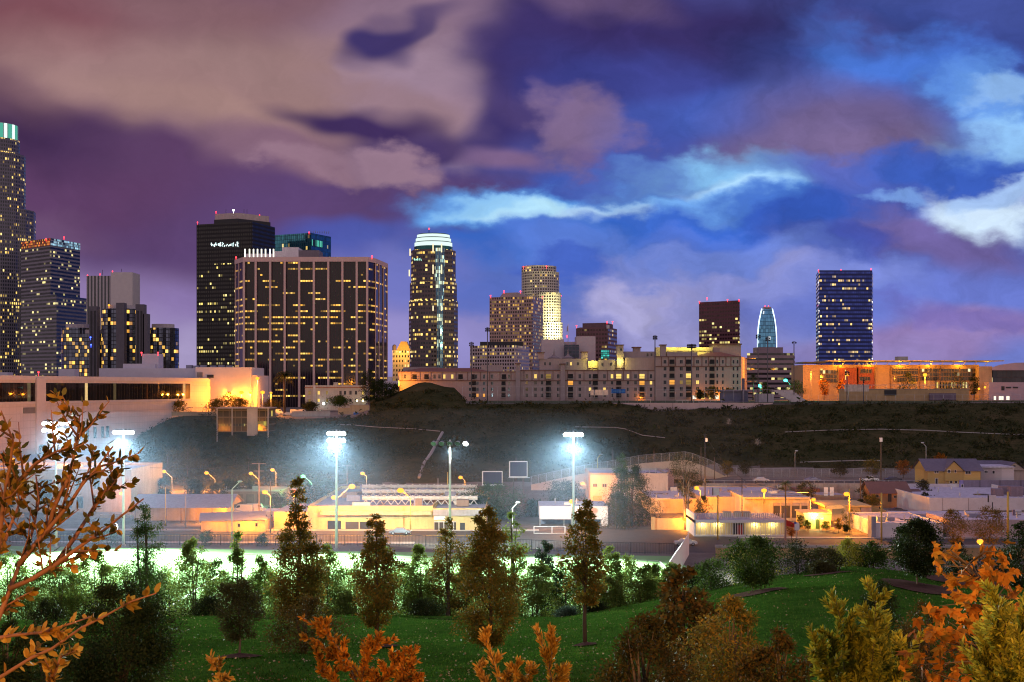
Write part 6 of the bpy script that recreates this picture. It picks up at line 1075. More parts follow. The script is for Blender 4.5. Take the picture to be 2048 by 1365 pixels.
def roof_clutter():
    """vents, skylights and pipes on the pale flat roofs; each rides on its own building"""
    rq = random.Random(21)
    for lab, x0, x1, y0, y1, z, n in (('wide low workshop whose', 1410, 1590, 330, 358, Zp(994, 326)-.3, 14), ('flat lavender-roofed', 1308, 1388, 334, 360, Zp(998, 330)-.35, 8), ('beige two-storey box', 1190, 1325, 364, 380, Zp(947, 360)-.6, 8), ('garage with a lit flat', 1500, 1610, 315, 327, Zp(995, 312), 6), ('white low shop with', 1760, 1880, 280, 298, Zp(1046, 277)-.3, 8), ('white flat garage', 1090, 1205, 303, 311, Zp(1013, 300), 5), ('long low brown warehouse', 445, 555, 354, 363, Zp(983, 352), 6), ('cream civic building' if False else 'cream two-storey building', -80, 250, 338, 358, Zp(939, 333)-.8, 12), ('pale mauve shop', 1910, 2040, 280, 288, Zp(1040, 276), 6)):
        o = [q for q in COL.objects if q.get('label', '').startswith(lab)][0]
        for i in range(n):
            y = rq.uniform(y0, y1); x = X(rq.uniform(x0, x1), y); b = MB(); t_ = i % 3
            if t_ == 0: w = rq.uniform(.5, 1.3); b.box(x-w, x+w, y, y+rq.uniform(.8, 1.6), z-.02, z+rq.uniform(.4, 1.2)); b.build('air_unit', mat(['vent_grey', 'unit_pale'][i % 2], (.25, .25, .32)), o)
            elif t_ == 1: b.tube([(x, y, z-.05), (x, y, z+rq.uniform(.5, 1.3))], .12, 6); b.build('vent_pipe', M_pole, o)
            else: L = rq.uniform(1.5, 4); b.box(x-L, x+L, y, y+.14, z-.01, z+.16); b.build('roof_pipe', M_dark if i % 2 else M_pole, o)
roof_clutter()
# ---------------------------------------------------------------- vegetation
def unit(v): return v/np.maximum(1e-9, np.linalg.norm(v, axis=-1, keepdims=True))
def leaf_quads(c, d, L, W, rg, fold=.15):
    n = len(c); d = unit(d); r = unit(rg.normal(size=(n, 3))); s = unit(np.cross(d, r)); up = np.cross(s, d)
    L = np.broadcast_to(np.asarray(L, float).reshape(-1, 1), (n, 1))*rg.uniform(.7, 1.3, (n, 1)); W = np.broadcast_to(np.asarray(W, float).reshape(-1, 1), (n, 1))*rg.uniform(.75, 1.25, (n, 1))
    mid = c+d*L*.5-up*L*fold
    return np.stack([c, mid+s*W*.5, c+d*L, mid-s*W*.5], axis=1)
def clumps(cx, cy, z0, H, R, prof, nclump, rg, shell=.55, lean=(0, 0), flat=1.0):
    t = rg.uniform(0, 1, nclump*3); rr = np.interp(t, [p[0] for p in prof], [p[1] for p in prof]); keep = rg.uniform(0, 1, nclump*3) < (rr/ max(p[1] for p in prof))**1.1+.2
    t = t[keep][:nclump]; rr = rr[keep][:nclump]; n = len(t); a = rg.uniform(0, 2*np.pi, n); ph = rg.uniform(0, 6.28, 3); q = rr*R*(1+.22*np.sin(2*a+ph[0]+2.5*t)+.18*np.sin(3*a+ph[1]-4*t)+.10*np.sin(9*t+ph[2]))*(shell+(1-shell)*rg.uniform(0, 1, n))*rg.uniform(.75, 1.12, n)
    return np.stack([cx+q*np.cos(a)+lean[0]*t*H, cy+q*np.sin(a)*flat+lean[1]*t*H, z0+t*H], axis=1), t, rr*R
LEAVES = {
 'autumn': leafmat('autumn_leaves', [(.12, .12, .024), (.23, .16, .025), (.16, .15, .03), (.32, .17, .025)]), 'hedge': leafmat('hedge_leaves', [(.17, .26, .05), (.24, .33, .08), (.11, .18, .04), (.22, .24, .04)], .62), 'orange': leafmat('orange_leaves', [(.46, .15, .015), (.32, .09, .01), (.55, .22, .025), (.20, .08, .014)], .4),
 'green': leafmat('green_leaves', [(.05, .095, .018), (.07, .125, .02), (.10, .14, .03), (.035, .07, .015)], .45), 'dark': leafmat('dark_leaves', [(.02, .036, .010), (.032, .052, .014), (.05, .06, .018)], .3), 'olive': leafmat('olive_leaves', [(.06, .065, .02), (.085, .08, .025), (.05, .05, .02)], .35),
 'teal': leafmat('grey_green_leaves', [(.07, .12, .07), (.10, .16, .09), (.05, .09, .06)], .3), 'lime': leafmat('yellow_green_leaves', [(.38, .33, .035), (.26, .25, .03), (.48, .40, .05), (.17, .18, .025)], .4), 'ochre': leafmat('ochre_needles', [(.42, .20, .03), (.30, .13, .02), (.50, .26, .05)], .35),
 'branch': leafmat('bronze_leaves', [(.30, .12, .014), (.12, .07, .014), (.05, .045, .014), (.42, .19, .02), (.08, .065, .018)], .3, .4), 'brownred': leafmat('brown_red_leaves', [(.10, .06, .014), (.15, .075, .015), (.06, .055, .015), (.085, .07, .02)], .35), 'frond': leafmat('palm_fronds', [(.03, .045, .015), (.05, .06, .02), (.08, .065, .025)], .25)}
M_bark = mat('bark', (.10, .07, .05), .9, 0, .25, 4, .1, .4); M_palebark = mat('pale_bark', (.20, .15, .12), .9, 0, .25, 4, .1, .4)
def jitter_dirs(n, rg, up=.2): d = rg.normal(size=(n, 3)); d[:, 2] += up; return d
CONE = [(0, .45), (.12, .85), (.3, 1), (.55, .8), (.8, .42), (1, .06)]; OVAL = [(0, .35), (.2, .85), (.45, 1), (.7, .85), (.9, .45), (1, .12)]; COLUMN = [(0, .5), (.15, .9), (.5, 1), (.8, .7), (1, .12)]; BUSH = [(0, .85), (.3, 1), (.65, .85), (.9, .45), (1, .15)]; SPIRE = [(0, .8), (.25, 1), (.5, .75), (.75, .38), (1, .04)]; ROUND = [(0, .4), (.25, .85), (.5, 1), (.75, .85), (1, .3)]
def tree(label, px, base_py, top_py, wpx, Y, prof=OVAL, leaves='autumn', n=4000, L=.16, W=None, trunk=.3, seed=0, zb=None, name='tree', group=None, nclump=60, rc=.32, bark=None, cat='tree', shell=.5, droop=.1, stems=1, lean=(0, 0), limbs=12):
    """trunk = share of the height that is bare stem; rc = clump size as a share of the crown radius"""
    rg = np.random.default_rng(1000+seed); x = X(px, Y); z0 = Zp(base_py, Y) if zb is None else zb; ztop = Zp(top_py, Y); H = ztop-z0; R = PXW(wpx, Y)/2
    t = thing(name, label, cat, (x, Y, z0), group); cz = z0+H*trunk; CH = ztop-cz
    C, tt, rr = clumps(x, Y, cz, CH*.97, R*.88, prof, nclump, rg, shell, lean)
    b = MB(); tr = max(.035, H*.013)
    for s in range(stems):
        dx, dy = (0, 0) if stems == 1 else (rg.uniform(-.25, .25)*R, rg.uniform(-.25, .25)*R)
        pts = [(x+dx*.3, Y+dy*.3, z0-.15), (x+dx*.5+rg.normal()*tr*.6, Y+dy*.5, z0+H*.2), (x+dx+rg.normal()*tr, Y+dy, z0+H*.5), (x+dx*1.3+lean[0]*CH*.7, Y+dy*1.3, z0+H*.86)]
        b.tube(pts, [tr*1.25, tr, tr*.65, tr*.12], 7)
    for i in rg.choice(len(C), min(limbs, len(C)), replace=False):
        c = C[i]; zz = z0+H*max(.12, trunk*.8+(tt[i])*(1-trunk)*.6); b.tube([(x, Y, zz), ((x+c[0])/2, (Y+c[1])/2, (zz+c[2])/2+.05*H*rg.uniform(-.2, .6)), tuple(c)], [tr*.45, tr*.28, tr*.08], 5)
    b.build('trunk', bark or M_bark, t, smooth=True)
    per = max(6, n//max(1, len(C))); idx = np.repeat(np.arange(len(C)), per); m = len(idx)
    sz = rc*np.maximum(rr[idx], R*.35)[:, None]; P_ = C[idx]+rg.normal(size=(m, 3))*sz*np.array([.62, .62, .5])
    d = unit(P_-C[idx])*.7+rg.normal(size=(m, 3))*.6; d[:, 2] -= droop
    quads_mesh('crown', leaf_quads(P_, d, L, (L*.55 if W is None else W), rg), LEAVES[leaves], t); return t
def palm(label, px, base_py, top_py, wpx, Y, zb=None, n=34, leaves='frond', seed=0, skirt=True):
    rg = np.random.default_rng(300+seed); x = X(px, Y); z0 = Zp(base_py, Y) if zb is None else zb; zt = Zp(top_py, Y)-PXW(wpx, Y)*.3; R = PXW(wpx, Y)/2; t = thing('palm_tree', label, 'palm tree', (x, Y, z0))
    b = MB(); r = max(.16, R*.09); b.tube([(x, Y, z0-.2), (x+r*.3, Y, (z0+zt)/2), (x, Y, zt)], [r*1.25, r, r*.9], 8); b.build('trunk', M_bark, t, smooth=True)
    V = []
    for i in range(n):
        a = rg.uniform(0, 2*math.pi); e = rg.uniform(-.45 if skirt else .0, 1.35); dirv = np.array([math.cos(a)*math.cos(e), math.sin(a)*math.cos(e), math.sin(e)]); prev = np.array([x, Y, zt]); K = 9; Lf = R*rg.uniform(.85, 1.15)
        for k in range(K):
            p = np.array([x, Y, zt])+dirv*Lf*(k+1)/K+np.array([0, 0, -Lf*.55*((k+1)/K)**2.2]); ax = p-prev; s = np.cross(ax, [0, 0, 1.0]); s = s/(np.linalg.norm(s)+1e-9)
            for sg in (-1, 1):
                tip = p+s*sg*Lf*.20*(1-.45*k/K)+ax*.9-np.array([0, 0, Lf*.08]); V.append([prev, (prev+tip)/2+ax*.35, tip, (prev+tip)/2-ax*.1])
            prev = p
    quads_mesh('crown', np.array(V), LEAVES[leaves], t); return t

# --- hillside ground cover (nobody could count it)
def hillside():
    rg = np.random.default_rng(3); C = []
    while len(C) < 9000:
        px = rg.uniform(230, 2120); Y = rg.uniform(398, 575)
        if is_hill(px, Y): C.append((X(px, Y), Y, gz(px, Y), px))
    C = np.array(C); big = rg.uniform(.3, 1.0, len(C))*(1+1.1*(rg.uniform(0, 1, len(C)) > .93))*(.75+.6*(np.sin(C[:, 0]*.21)*np.sin(C[:, 1]*.17+1) > .1)); idx = np.repeat(np.arange(len(C)), 9); m = len(idx)
    off = rg.normal(size=(m, 3))*big[idx][:, None]*np.array([.8, .8, .45]); off[:, 2] = np.abs(off[:, 2]); P_ = C[idx][:, :3]+off
    d = rg.normal(size=(m, 3)); d[:, 2] = np.abs(d[:, 2])*.8+.2
    B = C[rg.choice(len(C), 420, replace=False)]; bi = np.repeat(np.arange(len(B)), 70); br = rg.uniform(.8, 2.3, len(B))[bi][:, None]; off = rg.normal(size=(len(bi), 3)); off = unit(off)*rg.uniform(.5, 1, (len(bi), 1))*br*np.array([1, 1, .75]); off[:, 2] = np.abs(off[:, 2])
    P_ = np.concatenate([P_, B[bi][:, :3]+off]); d = np.concatenate([d, off+rg.normal(size=off.shape)*.5]); idx = np.concatenate([idx, np.zeros(len(bi), int)]); big = np.concatenate([big]); sizes = np.concatenate([.75*big[idx[:m]], np.full(len(bi), .6)])
    o = quads_mesh('hillside_scrub', leaf_quads(P_, d, sizes, sizes*.56, rg), leafmat('hillside_scrub_leaves', [(.022, .034, .012), (.036, .048, .016), (.066, .058, .022), (.028, .042, .015), (.10, .078, .032)], .15)); o['kind'] = 'stuff'
    M_ditch = mat('pale_path', (.34, .31, .30))
    for nm, pts in (('drain_channel', [(670, 852), (705, 853), (750, 857), (830, 861), (880, 866)]), ('drain_channel', [(1150, 857), (1230, 858), (1250, 861), (1285, 874), (1330, 879)]), ('drain_channel', [(1570, 867), (1650, 864), (1760, 862), (1850, 864), (1920, 868), (2060, 874)]), ('drain_channel', [(1600, 928), (1720, 924), (1760, 925)])):
        b = MB(); W = []
        for px, py in pts:      # find the distance at which the slope meets this sight line
            Y = min(np.arange(415, 560, .5), key=lambda y: abs(gz(px, y)-Zp(py, y))); W.append(Vector((X(px, Y), Y, gz(px, Y)+.55)))
        b.tube(W, .15, 5); structure(b.build(nm, M_ditch))
    b = MB(); W = []
    for px, py in ((885, 868), (874, 888), (862, 910), (848, 930), (838, 958)):
        Y = min(np.arange(405, 560, .5), key=lambda y: abs(gz(px, y)-Zp(py, y))); W.append(Vector((X(px, Y), Y, gz(px, Y)+.5)))
    b.tube(W, .55, 5); structure(b.build('drain_channel', M_ditch))
hillside()

def mid_trees():
    k = iter(range(1, 400))
    T = lambda *a, **kw: tree(*a, seed=next(k), **kw)
    # wooded slope, left
    for lab, px, by, top, w, Y, lv in (('rounded olive tree at the left foot of the wooded slope', 335, 965, 893, 62, 412, 'olive'), ('broad orange lit olive tree beside the slim bare trunk on the slope', 375, 958, 886, 70, 418, 'olive'), ('dark bushy tree high on the slope behind the olive trees', 345, 900, 855, 70, 470, 'dark'), ('dark tree on the slope left of the glazed stilt box', 405, 905, 850, 66, 462, 'dark'), ('olive tree directly below the glazed stilt box', 468, 940, 872, 52, 440, 'olive'), ('dark tree right of the stilt box on the slope', 520, 925, 868, 48, 450, 'dark'), ('bushy dark tree below the right end of the stilt box', 497, 945, 890, 60, 432, 'dark'), ('dark round bush at the lamp left of the slope', 322, 985, 958, 44, 360, 'dark'), ('dark round bush between the two curved sodium lamps', 390, 985, 957, 40, 360, 'dark'), ('dark round tree left of the crossarm utility pole', 463, 990, 958, 44, 356, 'dark'), ('small dark tree behind the crossarm utility pole', 500, 985, 960, 30, 358, 'dark')):
        T(lab, px, by, top, w, Y, ROUND, lv, 2200, .5, trunk=.18, zb=gz(px, Y)-.3, nclump=46, rc=.36)
    for lab, px, by, top, w, Y in (('bushy orange lit shrub at the left end of the slope parapet', 300, 832, 808, 46, 538), ('orange lit shrub above the middle of the slope parapet', 357, 826, 802, 44, 536), ('tall orange lit shrub at the foot of the white end block', 457, 822, 787, 50, 545), ('orange lit shrub right of the tallest parking lamp pole', 480, 822, 797, 40, 548), ('dark shrub at the left of the tall orange lit shrub', 430, 825, 800, 40, 542), ('faint orange lit tree behind the parking lamps', 505, 822, 793, 46, 575), ('orange lit tree left of the palm trunk', 545, 822, 797, 40, 585)):
        T(lab, px, by, top, w, Y, BUSH, 'autumn', 1200, .6, trunk=.1, nclump=30, rc=.4)
    for lab, px, by, top, w, Y, lv in (('dark bush in front of the cream apartment house', 680, 812, 793, 46, 596, 'green'), ('low dark bush left of the white porch lamp', 620, 824, 806, 44, 585, 'olive'), ('tall dark tree on the left flank of the knoll', 738, 812, 737, 46, 588, 'dark'), ('spreading dark tree at the foot of the knoll beside the ribbed slab', 758, 808, 757, 44, 592, 'dark'), ('dark low bush on the knoll side', 780, 795, 768, 50, 600, 'dark')):
        T(lab, px, by, top, w, Y, OVAL, lv, 2400, .55, trunk=.12, nclump=44, rc=.36)
    palm('fat fan palm silhouetted in front of the ribbed slab', 569, 832, 738, 44, 560, zb=gz(569, 560)-.3, n=70, seed=1); palm('dark fan palm at the right end of the tallest apartment block', 1506, 800, 745, 26, 640, seed=2, n=44)
    for i, (lab, px, by, top, w, Y) in enumerate((('palm on the hill foot right of the bright garage mast', 1225, 938, 882, 42, 412), ('palm on the hill foot above the ramp wall', 1308, 932, 884, 44, 412), ('palm half lost in the mist behind the billboards', 1032, 935, 896, 42, 430), ('faint palm right of the far floodlight row', 492, 912, 880, 26, 470))): palm(lab, px, by, top, w, Y, zb=gz(px, Y)-.3, n=46, seed=5+i)
    palm('slim palm with a lit green crown beside the garage', 1571, 1040, 958, 30, 296, zb=0, n=44, leaves='teal', seed=12)
    # dark pointed tree, teal tree, big drooping tree, eucalyptus
    T('dark rounded tree at the left end of the workshop roof', 620, 1030, 968, 76, 320, ROUND, 'dark', 3600, .42, trunk=.1, zb=0, nclump=60, rc=.34)
    T('wide dark tree under the green lamp at the foot of the hill', 655, 1000, 955, 80, 372, ROUND, 'dark', 2600, .5, trunk=.1, zb=0, nclump=50, rc=.36)
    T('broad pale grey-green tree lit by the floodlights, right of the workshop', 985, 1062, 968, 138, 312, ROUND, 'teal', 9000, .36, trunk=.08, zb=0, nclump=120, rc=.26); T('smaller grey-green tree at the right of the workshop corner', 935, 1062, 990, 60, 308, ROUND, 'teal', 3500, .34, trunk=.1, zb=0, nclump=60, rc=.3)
    T('dark blue-green tree left of the beige box', 1125, 1040, 962, 90, 335, ROUND, 'dark', 3600, .42, trunk=.1, zb=0, nclump=60, rc=.34); T('low dark tree behind the white garage', 1070, 1050, 1000, 60, 322, BUSH, 'dark', 2200, .4, trunk=.08, zb=0, nclump=44, rc=.36)
    T('huge dark drooping tree left of the orange wall', 1262, 1064, 925, 122, 300, [(0, .7), (.25, 1), (.5, .95), (.75, .7), (.9, .4), (1, .15)], 'dark', 14000, .34, .12, trunk=.02, zb=0, nclump=150, rc=.24, droop=1.0, stems=3); T('narrow leafy tree top rising from the drooping tree', 1243, 1050, 904, 50, 303, COLUMN, 'green', 4200, .3, trunk=.25, zb=0, nclump=60, rc=.34); T('pale olive lower tree in front of the drooping tree', 1232, 1066, 985, 70, 294, BUSH, 'olive', 4200, .3, .1, trunk=.03, zb=0, nclump=60, rc=.34, droop=.7)
    T('thin forked eucalyptus with sparse crown in front of the pale roofs', 1372, 1080, 905, 84, 292, [(0, .25), (.25, .5), (.5, .75), (.8, 1), (1, .45)], 'olive', 4600, .3, .1, trunk=.32, zb=0, nclump=56, rc=.26, droop=.5, stems=3, bark=M_palebark, limbs=22); T('low tree at the foot of the thin eucalyptus', 1405, 1030, 992, 40, 300, ROUND, 'olive', 1600, .3, trunk=.15, zb=0, nclump=34)
    for lab, px, by, top, w, Y, lv in (('orange lit bush at the end of the ramp wall', 1455, 955, 922, 30, 402, 'autumn'), ('dim bush right of the ramp wall end', 1492, 950, 922, 28, 405, 'olive'), ('small dark tree behind the parked cars', 1680, 958, 927, 32, 396, 'olive'), ('orange lit tree left of the lamp box pole behind the cars', 1745, 955, 918, 42, 397, 'autumn'), ('bright orange lit small tree right of the parked dark car', 1807, 950, 920, 28, 394, 'orange'), ('spiky orange lit plant behind the yellow house', 1878, 926, 905, 36, 396, 'orange'), ('dim shrub behind the yellow house roof', 1940, 922, 905, 32, 400, 'olive'), ('dim shrub behind the beige gabled house', 2010, 920, 904, 30, 402, 'olive'), ('dark tree left of the orange house', 1735, 985, 952, 34, 352, 'dark'), ('dark bush between the orange and yellow houses', 1846, 990, 955, 30, 360, 'dark'), ('dark low bush below the yellow house corner', 1850, 1008, 975, 36, 352, 'dark')):
        T(lab, px, by, top, w, Y, ROUND, lv, 1500, .36, trunk=.2, zb=max(0, gz(px, Y)), nclump=36)
    for lab, px, by, top, w, Y, lv in (('round clipped tree on a short trunk in front of the yard shop', 1677, 1064, 1036, 16, 286, 'autumn'), ('dark clipped tree behind the yellow post of the guard hut', 1700, 1056, 1020, 40, 296, 'dark'), ('low clipped bush beside the yellow post', 1692, 1064, 1049, 14, 284, 'dark'), ('spiky lit plant left of the green door', 1615, 1057, 1040, 20, 289, 'green'), ('spiky lit plant right of the green door', 1652, 1059, 1042, 20, 288, 'green'), ('dark bush left of the guard hut', 1600, 1055, 1030, 22, 290, 'dark'), ('orange lit shrub behind the road sign', 1583, 1075, 1048, 20, 272, 'orange')):
        T(lab, px, by, top, w, Y, ROUND, lv, 900, .22, trunk=.25, zb=0, nclump=30)
    T('orange lit street tree left of the low park lamp', 1906, 1095, 1018, 62, 257, ROUND, 'autumn', 3600, .26, trunk=.15, zb=0, nclump=60, rc=.34); T('larger orange lit street tree right of the low park lamp', 1980, 1095, 1014, 74, 257, ROUND, 'autumn', 4600, .26, trunk=.12, zb=0, nclump=70, rc=.34); T('grey-green bush below the left orange street tree', 1915, 1120, 1082, 40, 240, BUSH, 'dark', 1500, .25, trunk=.05, zb=0, nclump=36)
    for lab, px, by, top, w, Y, lv in (('bushy green tree beside the teal lamp at the school', 1590, 802, 758, 44, 650, 'green'), ('dark tree at the left teal lamp', 1530, 800, 765, 26, 655, 'dark'), ('orange lit small tree at the left end of the school', 1648, 782, 758, 24, 700, 'orange'), ('orange lit small tree before the red brick panel', 1684, 780, 757, 20, 700, 'orange'), ('dark flat-topped tree left of the bright school lamp', 1815, 785, 745, 44, 690, 'dark'), ('dark flat-topped tree right of the bright school lamp', 1910, 785, 745, 50, 690, 'dark'), ('dark small tree by the school end pillar', 1948, 780, 748, 28, 690, 'dark'), ('leafy tree before the arched doorways of the tallest apartment block', 1424, 802, 775, 40, 640, 'autumn'), ('dark tree left of the leafy tree at the arched doorways', 1400, 803, 779, 22, 640, 'dark'), ('lit tree before the right end of the tallest apartment block', 1458, 802, 777, 30, 640, 'autumn')):
        T(lab, px, by, top, w, Y, ROUND, lv, 1300, .55, trunk=.25, zb=25, nclump=34)
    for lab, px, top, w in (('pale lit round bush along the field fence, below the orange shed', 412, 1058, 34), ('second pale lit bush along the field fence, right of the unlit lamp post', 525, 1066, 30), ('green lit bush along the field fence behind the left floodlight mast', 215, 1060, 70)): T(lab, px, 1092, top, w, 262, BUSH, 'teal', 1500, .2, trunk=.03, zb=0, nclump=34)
    for i in range(2): 
        t = thing('pampas_grass', ['pampas grass plume on the hill above the utility pole', 'pampas grass plume pair on the hill above the ramp end'][i], 'pampas grass', P((1457, 1516)[i], (856, 893)[i], 470)); c = t.location; rg = np.random.default_rng(50+i); Y = min(np.arange(425, 560, .5), key=lambda y: abs(gz((1457, 1516)[i], y)-Zp((858, 900)[i], y))); c = Vector((X((1457, 1516)[i], Y), Y, gz((1457, 1516)[i], Y))); t.location = c
        pp = np.array(c)+rg.normal(size=(160, 3))*[.45, .3, .7]+[0, 0, 2.4]; dd = np.tile([0, 0, 1.0], (160, 1))+rg.normal(size=(160, 3))*.3; quads_mesh('plume', leaf_quads(pp, dd, .6, .12, rg), leafmat('plume_pale', [(.45, .38, .34), (.55, .48, .42)], .3), t); pp = np.array(c)+rg.normal(size=(160, 3))*[.6, .4, .2]; dd = np.tile([0, 0, 1.0], (160, 1))+rg.normal(size=(160, 3))*.6; quads_mesh('blades', leaf_quads(pp, dd, 2.0, .1, rg), LEAVES['olive'], t)
mid_trees()

def town_trees():
    for i, (lab, px, top, w, Y, lv) in enumerate((('dark tree between the pink warehouse and the pale workshop roof', 1408, 958, 44, 368, 'dark'), ('dark round tree behind the garage with roller doors', 1612, 962, 36, 350, 'dark'), ('orange lit tree behind the yard shop', 1745, 990, 34, 328, 'autumn'), ('small dark tree in the yard left of the orange house', 1722, 1000, 26, 330, 'dark'), ('dark tree at the left end of the large white warehouse', 1852, 985, 30, 335, 'dark'), ('orange lit bush at the foot of the stained retaining wall', 1560, 975, 40, 362, 'autumn'), ('olive tree between the gabled shed and the brown warehouse', 432, 968, 40, 345, 'olive'), ('dark tree behind the white trailer office', 560, 985, 44, 330, 'dark'), ('orange lit tree at the corner of the cream civic building', 275, 960, 44, 350, 'autumn'))):
        tree(lab, px, 0, top, w, Y, ROUND, lv, 2200, .34, trunk=.15, zb=0, nclump=44, rc=.33, seed=1200+i)
town_trees()

def park():
    k = iter(range(500, 900)); T = lambda *a, **kw: tree(*a, seed=next(k), **kw)
    lz = lambda px, Y: lawn_z(px, Y)-.05
    # hedge trees between lawn and field
    for lab, px, top, w, Y, lv, prof in (('bushy green hedge tree at the left edge behind the bronze branches', 20, 1100, 120, 104, 'green', BUSH), ('low green hedge tree right of the bronze branch fork', 115, 1120, 110, 103, 'green', BUSH), ('green hedge tree left of the blurred willow', 190, 1095, 100, 105, 'green', OVAL), ('dense dark hedge shrub behind the blurred willow', 290, 1130, 130, 101, 'dark', BUSH), ('clear-cut leafy hedge tree on a thin stem against the white field, right of the willow', 385, 1075, 92, 100, 'green', OVAL), ('leafy hedge tree with a thin pointed leader against the white field', 475, 1062, 92, 102, 'green', SPIRE), ('low hedge tree left of the tall dark spire', 520, 1110, 90, 104, 'green', BUSH), ('hedge tree right of the tall dark spire', 655, 1085, 100, 103, 'green', OVAL), ('low dark green hedge shrub between spire and brown maple', 690, 1175, 60, 99, 'green', BUSH),
            ('hedge tree directly behind the slim brown maple', 760, 1090, 110, 105, 'green', OVAL), ('willowy hedge tree left of the near grey floodlight mast', 838, 1085, 76, 104, 'green', OVAL), ('narrow hedge tree in front of the grey floodlight mast', 895, 1030, 76, 103, 'autumn', COLUMN), ('bushy hedge tree left behind the dense orange-brown maple', 945, 1090, 90, 106, 'green', BUSH), ('tall green hedge tree right behind the dense orange-brown maple', 1025, 1010, 66, 105, 'green', COLUMN), ('pale green hedge tree below the white gate', 1090, 1070, 62, 108, 'teal', OVAL), ('brightly backlit hedge tree left of the small maple', 1075, 1120, 100, 101, 'green', BUSH), ('green hedge tree right of the small maple', 1222, 1085, 66, 103, 'green', OVAL), ('low backlit hedge shrub right of the small maple', 1215, 1150, 90, 99, 'green', BUSH),
            ('rounded green hedge shrub left of the white panel fence', 1290, 1130, 90, 99, 'green', BUSH), ('dark green hedge shrub below the white panel fence', 1345, 1125, 80, 98, 'green', BUSH), ('dark hedge shrub behind the autumn sycamore', 1400, 1130, 70, 96, 'dark', BUSH)):
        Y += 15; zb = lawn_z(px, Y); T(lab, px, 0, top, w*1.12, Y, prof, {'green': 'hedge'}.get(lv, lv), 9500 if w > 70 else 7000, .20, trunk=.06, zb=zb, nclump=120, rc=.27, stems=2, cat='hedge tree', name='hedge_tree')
    for i, (px, top, w) in enumerate(((60, 1150, 130), (150, 1140, 120), (235, 1150, 120), (330, 1150, 120), (430, 1140, 110), (545, 1150, 110), (620, 1135, 110), (705, 1130, 110), (800, 1140, 110), (870, 1135, 100), (930, 1150, 100), (1000, 1150, 90), (1115, 1145, 110), (1165, 1130, 100), (1255, 1130, 100), (1310, 1150, 90))):
        wh = ('at the far left edge', 'under the bronze branch fork', 'left of the blurred willow', 'right of the blurred willow', 'between the two leafy hedge trees', 'left below the tall dark spire', 'right below the tall dark spire', 'left of the slim brown maple', 'right of the slim brown maple', 'under the grey floodlight mast', 'left below the dense orange-brown maple', 'behind the dense orange-brown maple', 'right of the dense orange-brown maple', 'behind the small maple', 'right of the small maple', 'near the white panel fence')[i]
        T('bushy backlit field-edge shrub '+wh, px, 0, top-22, w*1.1, 123+(i % 3)*1.5, BUSH, 'hedge' if i % 4 else 'green', 8500, .22, trunk=.04, zb=lawn_z(px, 124), nclump=100, rc=.28, stems=3, cat='shrub', name='shrub')
    for lab, px, top, w, Y, lv, prof in (('spiky dark rosemary-like shrub right of the small round tree', 1595, 1075, 90, 92, 'dark', BUSH), ('olive shrub at the crest of the lawn, centre right', 1650, 1095, 90, 92, 'olive', BUSH), ('low rounded shrub on a mulch patch at the crest of the lawn', 1648, 1125, 60, 86, 'olive', BUSH), ('lit yellow-green shrub at the crest of the lawn', 1700, 1080, 90, 96, 'lime', BUSH), ('green shrub at the crest left of the big dark tree', 1745, 1085, 80, 95, 'green', BUSH), ('dark green shrub left of the small round tree', 1425, 1120, 90, 92, 'green', BUSH), ('yellow lit shrub behind the small round tree', 1500, 1085, 130, 99, 'lime', BUSH), ('dark hedge shrub at the far right end of the lawn', 2010, 1095, 110, 90, 'dark', BUSH), ('tall dark tree cut by the right edge', 2040, 1040, 76, 80, 'dark', COLUMN), ('dark hedge shrub right of the big dark tree', 1920, 1110, 110, 92, 'dark', BUSH), ('pale grey lavender shrub at the foot of the hedge', 1135, 1215, 60, 93, 'teal', BUSH), ('second pale grey lavender shrub near the small maple', 1190, 1205, 46, 94, 'dark', BUSH), ('dark shrub at the hedge foot behind the slim maple', 850, 1200, 80, 95, 'dark', BUSH), ('dark shrub at the hedge foot left of the spire', 420, 1195, 90, 96, 'dark', BUSH)):
        T(lab, px, 0, top, w, Y, prof, lv, 2800, .16, .06 if 'spiky' in lab or 'lavender' in lab else None, trunk=.02, zb=lz(px, Y), nclump=60, rc=.30, stems=3, cat='shrub', name='shrub')
    # lawn trees
    T('blurred willow rising over the white field, left', 292, 0, 1003, 104, 88, [(0, .9), (.3, 1), (.55, .75), (.8, .5), (1, .15)], 'green', 9000, .2, .045, trunk=.08, zb=lz(292, 88), nclump=90, rc=.32, droop=.7, stems=2)
    T('thin yellow-green tree in a mulch ring, lower left', 478, 0, 1150, 100, 48.5, OVAL, 'olive', 5200, .10, trunk=.2, zb=lz(478, 48.5), nclump=80, rc=.30, bark=M_palebark)
    T('tall dark brown spire tree with a narrow black top, left of centre', 595, 0, 952, 130, 72, [(0, .75), (.2, 1), (.42, .95), (.62, .55), (.75, .32), (1, .10)], 'autumn', 15000, .15, trunk=.08, zb=lz(595, 72), nclump=150, rc=.26)
    T('feathery brown shrub in front of the tall spire tree', 610, 0, 1190, 150, 52, BUSH, 'brownred', 6500, .11, .04, trunk=.02, zb=lz(610, 52), nclump=80, rc=.3, stems=3, cat='shrub', name='shrub')
    T('slim brown maple with two pointed tops, centre', 752, 0, 1022, 104, 56, [(0, .5), (.15, .9), (.45, 1), (.7, .62), (.85, .40), (1, .10)], 'autumn', 9000, .12, trunk=.16, zb=lz(752, 56), nclump=110, rc=.27)
    T('dense orange-brown maple, the widest on the lawn', 978, 0, 1010, 142, 50, [(0, .55), (.12, .9), (.4, 1), (.65, .85), (.82, .5), (1, .14)], 'autumn', 17000, .11, trunk=.10, zb=lz(978, 50), nclump=170, rc=.24)
